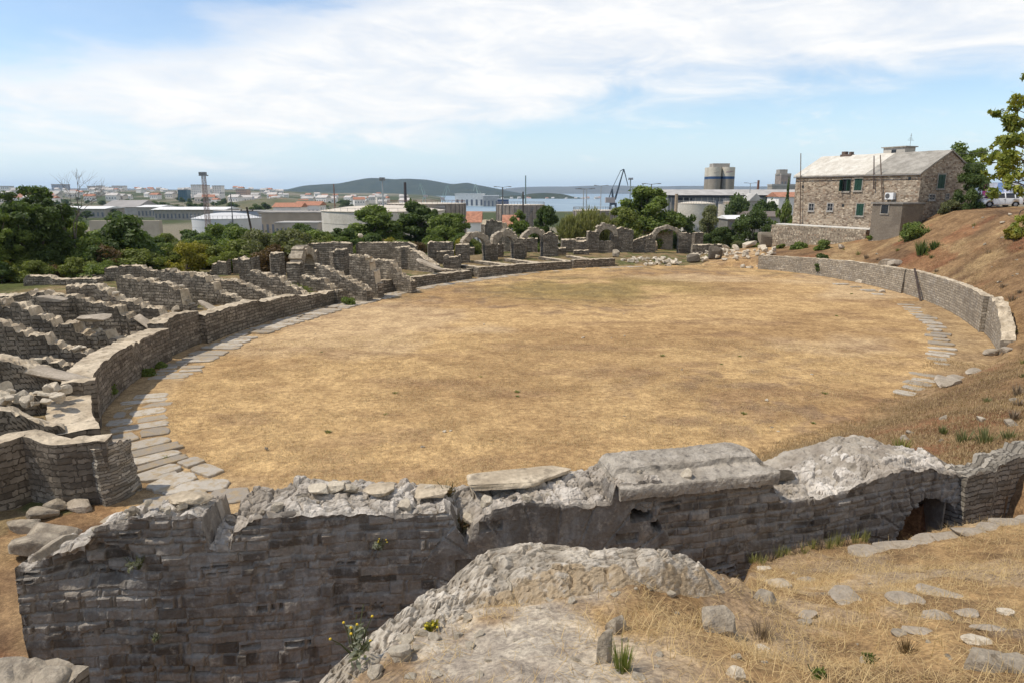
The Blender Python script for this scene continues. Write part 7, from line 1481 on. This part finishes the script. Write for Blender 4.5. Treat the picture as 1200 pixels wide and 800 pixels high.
# ================================================================ camera, sky, sun, air
def camera():
    c = bpy.data.cameras.new('camera'); c.sensor_width = 36; c.sensor_fit = 'HORIZONTAL'; c.lens = 24; c.clip_start = .05; c.clip_end = 60000
    o = link(bpy.data.objects.new('camera', c)); o.location = EYE; o.rotation_euler = (PI/2-PITCH, 0, 0); S.camera = o
camera()
SUN_EL = math.radians(56); SUN_AZ = math.atan2(-.98, -.10)
def light():
    from mathutils import Vector
    L = bpy.data.lights.new('sun', 'SUN'); L.energy = SUN_E; L.angle = math.radians(1.2); L.color = (1, .92, .80)
    o = link(bpy.data.objects.new('sun', L)); d = Vector((math.sin(SUN_AZ)*math.cos(SUN_EL), math.cos(SUN_AZ)*math.cos(SUN_EL), math.sin(SUN_EL)))
    o.rotation_euler = d.to_track_quat('Z', 'Y').to_euler(); o.location = d*60
    w = bpy.data.worlds.new('World'); S.world = w; w.use_nodes = True; t = NT(w.node_tree)
    for n in list(t.N): t.N.remove(n)
    sky = t.n('ShaderNodeTexSky', sky_type='NISHITA', sun_disc=False, sun_elevation=SUN_EL, sun_rotation=SUN_AZ, altitude=20, air_density=1.0, dust_density=.4, ozone_density=2.5)
    gen = t.n('ShaderNodeTexCoord').outputs['Generated']; sep = t.n('ShaderNodeSeparateXYZ'); t.L.new(gen, sep.inputs[0])
    x, y, z = sep.outputs
    az = t.math('ARCTAN2', x, y); el = t.math('ARCSINE', z)
    # soft broken cloud sheet: long faint streaks that run obliquely across the sky
    cv = t.n('ShaderNodeCombineXYZ'); t.put(cv.inputs[0], t.math('ADD', az, t.math('MULTIPLY', el, 1.6))); t.put(cv.inputs[1], t.math('SUBTRACT', el, t.math('MULTIPLY', az, .10)))
    big = t.noise(t.vmul(cv.outputs[0], (2.6, 9, 1)), 1.0, 4, .5, .4).outputs[0]
    mid = t.noise(t.vmul(cv.outputs[0], (6.5, 22, 1)), 1.0, 7, .58, .5).outputs[0]
    fine = t.noise(t.vmul(cv.outputs[0], (26, 75, 1)), 1.0, 7, .62, .6).outputs[0]
    wob = t.math('ADD', t.math('MULTIPLY', t.math('SUBTRACT', mid, .5), .11), t.math('MULTIPLY', t.math('SUBTRACT', big, .5), .10))
    ew = t.math('ADD', el, wob)
    # thick bank from the upper centre to the left, thin veil low on the right, open blue at the top left and top right edge
    low = t.math('ADD', .022, t.math('MULTIPLY', t.ramp(az, -.25, .30), .075))
    bank = t.ramp(t.math('SUBTRACT', ew, low), .0, .075)
    corner = t.ramp(t.math('SUBTRACT', t.math('ADD', ew, t.math('MULTIPLY', az, -.28)), .262), .0, .07)
    cov = t.math('MULTIPLY', bank, t.math('SUBTRACT', 1.0, t.math('MULTIPLY', corner, .92)))
    tex = t.math('ADD', t.math('MULTIPLY', t.math('SUBTRACT', mid, .5), 1.1), t.math('MULTIPLY', t.math('SUBTRACT', fine, .5), .55))
    mask = t.math('MULTIPLY', t.math('ADD', t.math('MULTIPLY', cov, .90), t.math('MULTIPLY', tex, t.math('ADD', .08, t.math('MULTIPLY', cov, .48)))), CLOUD_MAX, clamp=True)
    wisp = t.math('MULTIPLY', t.ramp(t.math('ADD', mid, t.math('MULTIPLY', t.math('SUBTRACT', fine, .5), .4)), .50, .78), .55)
    mask = t.math('MAXIMUM', mask, t.math('MULTIPLY', wisp, t.math('MULTIPLY', t.ramp(el, .02, .06), t.math('SUBTRACT', 1.0, t.math('MULTIPLY', corner, .8)))))
    veil = t.math('MULTIPLY', t.math('SUBTRACT', 1.0, t.ramp(el, -.02, .145)), VEIL)       # milky air towards the horizon
    b1 = t.n('ShaderNodeBackground'); t.L.new(sky.outputs[0], b1.inputs[0]); b1.inputs[1].default_value = SKY_E
    b2 = t.n('ShaderNodeBackground'); t.put(b2.inputs[0], t.mix(t.ramp(mid, .3, .7), (.86,.88,.91), (1,.99,.97))); b2.inputs[1].default_value = CLOUD_E
    b3 = t.n('ShaderNodeBackground'); t.put(b3.inputs[0], (.60,.755,.89)); b3.inputs[1].default_value = VEIL_E
    m0 = t.n('ShaderNodeMixShader'); t.L.new(veil, m0.inputs[0]); t.L.new(b1.outputs[0], m0.inputs[1]); t.L.new(b3.outputs[0], m0.inputs[2])
    m1 = t.n('ShaderNodeMixShader'); t.L.new(mask, m1.inputs[0]); t.L.new(m0.outputs[0], m1.inputs[1]); t.L.new(b2.outputs[0], m1.inputs[2])
    out = t.n('ShaderNodeOutputWorld'); t.L.new(m1.outputs[0], out.inputs[0])
SUN_E, SKY_E, CLOUD_E, CLOUD_MAX, VEIL, VEIL_E = 4.0, .15, .98, 1.0, .90, 1.05
light()
def haze():
    mb = MB(); mb.box((2000, 5500, -40), (32000, 15000, 215)); m = bpy.data.materials.new('air'); m.use_nodes = True; t = NT(m.node_tree)
    for n in list(t.N): t.N.remove(n)
    o = t.n('ShaderNodeOutputMaterial'); v = t.n('ShaderNodeVolumePrincipled'); v.inputs['Color'].default_value = (.56,.75,1.0,1); v.inputs['Density'].default_value = 5e-5; v.inputs['Anisotropy'].default_value = .2
    t.L.new(v.outputs[0], o.inputs['Volume']); kind(mb.build('haze', m), 'stuff')
haze()
S.view_settings.view_transform = 'Standard'; S.view_settings.look = 'None'; S.view_settings.gamma = 1; S.view_settings.use_curve_mapping = False
S.view_settings.exposure = 0.13
S.render.engine = 'CYCLES'; S.cycles.use_denoising = True; S.cycles.max_bounces = 6; S.cycles.diffuse_bounces = 3; S.cycles.volume_bounces = 0; S.cycles.transparent_max_bounces = 6
try: S.cycles.denoiser = 'OPENIMAGEDENOISE'; S.cycles.denoising_input_passes = 'RGB_ALBEDO_NORMAL'
except Exception: pass
S.cycles.use_adaptive_sampling = True; S.cycles.adaptive_threshold = .01
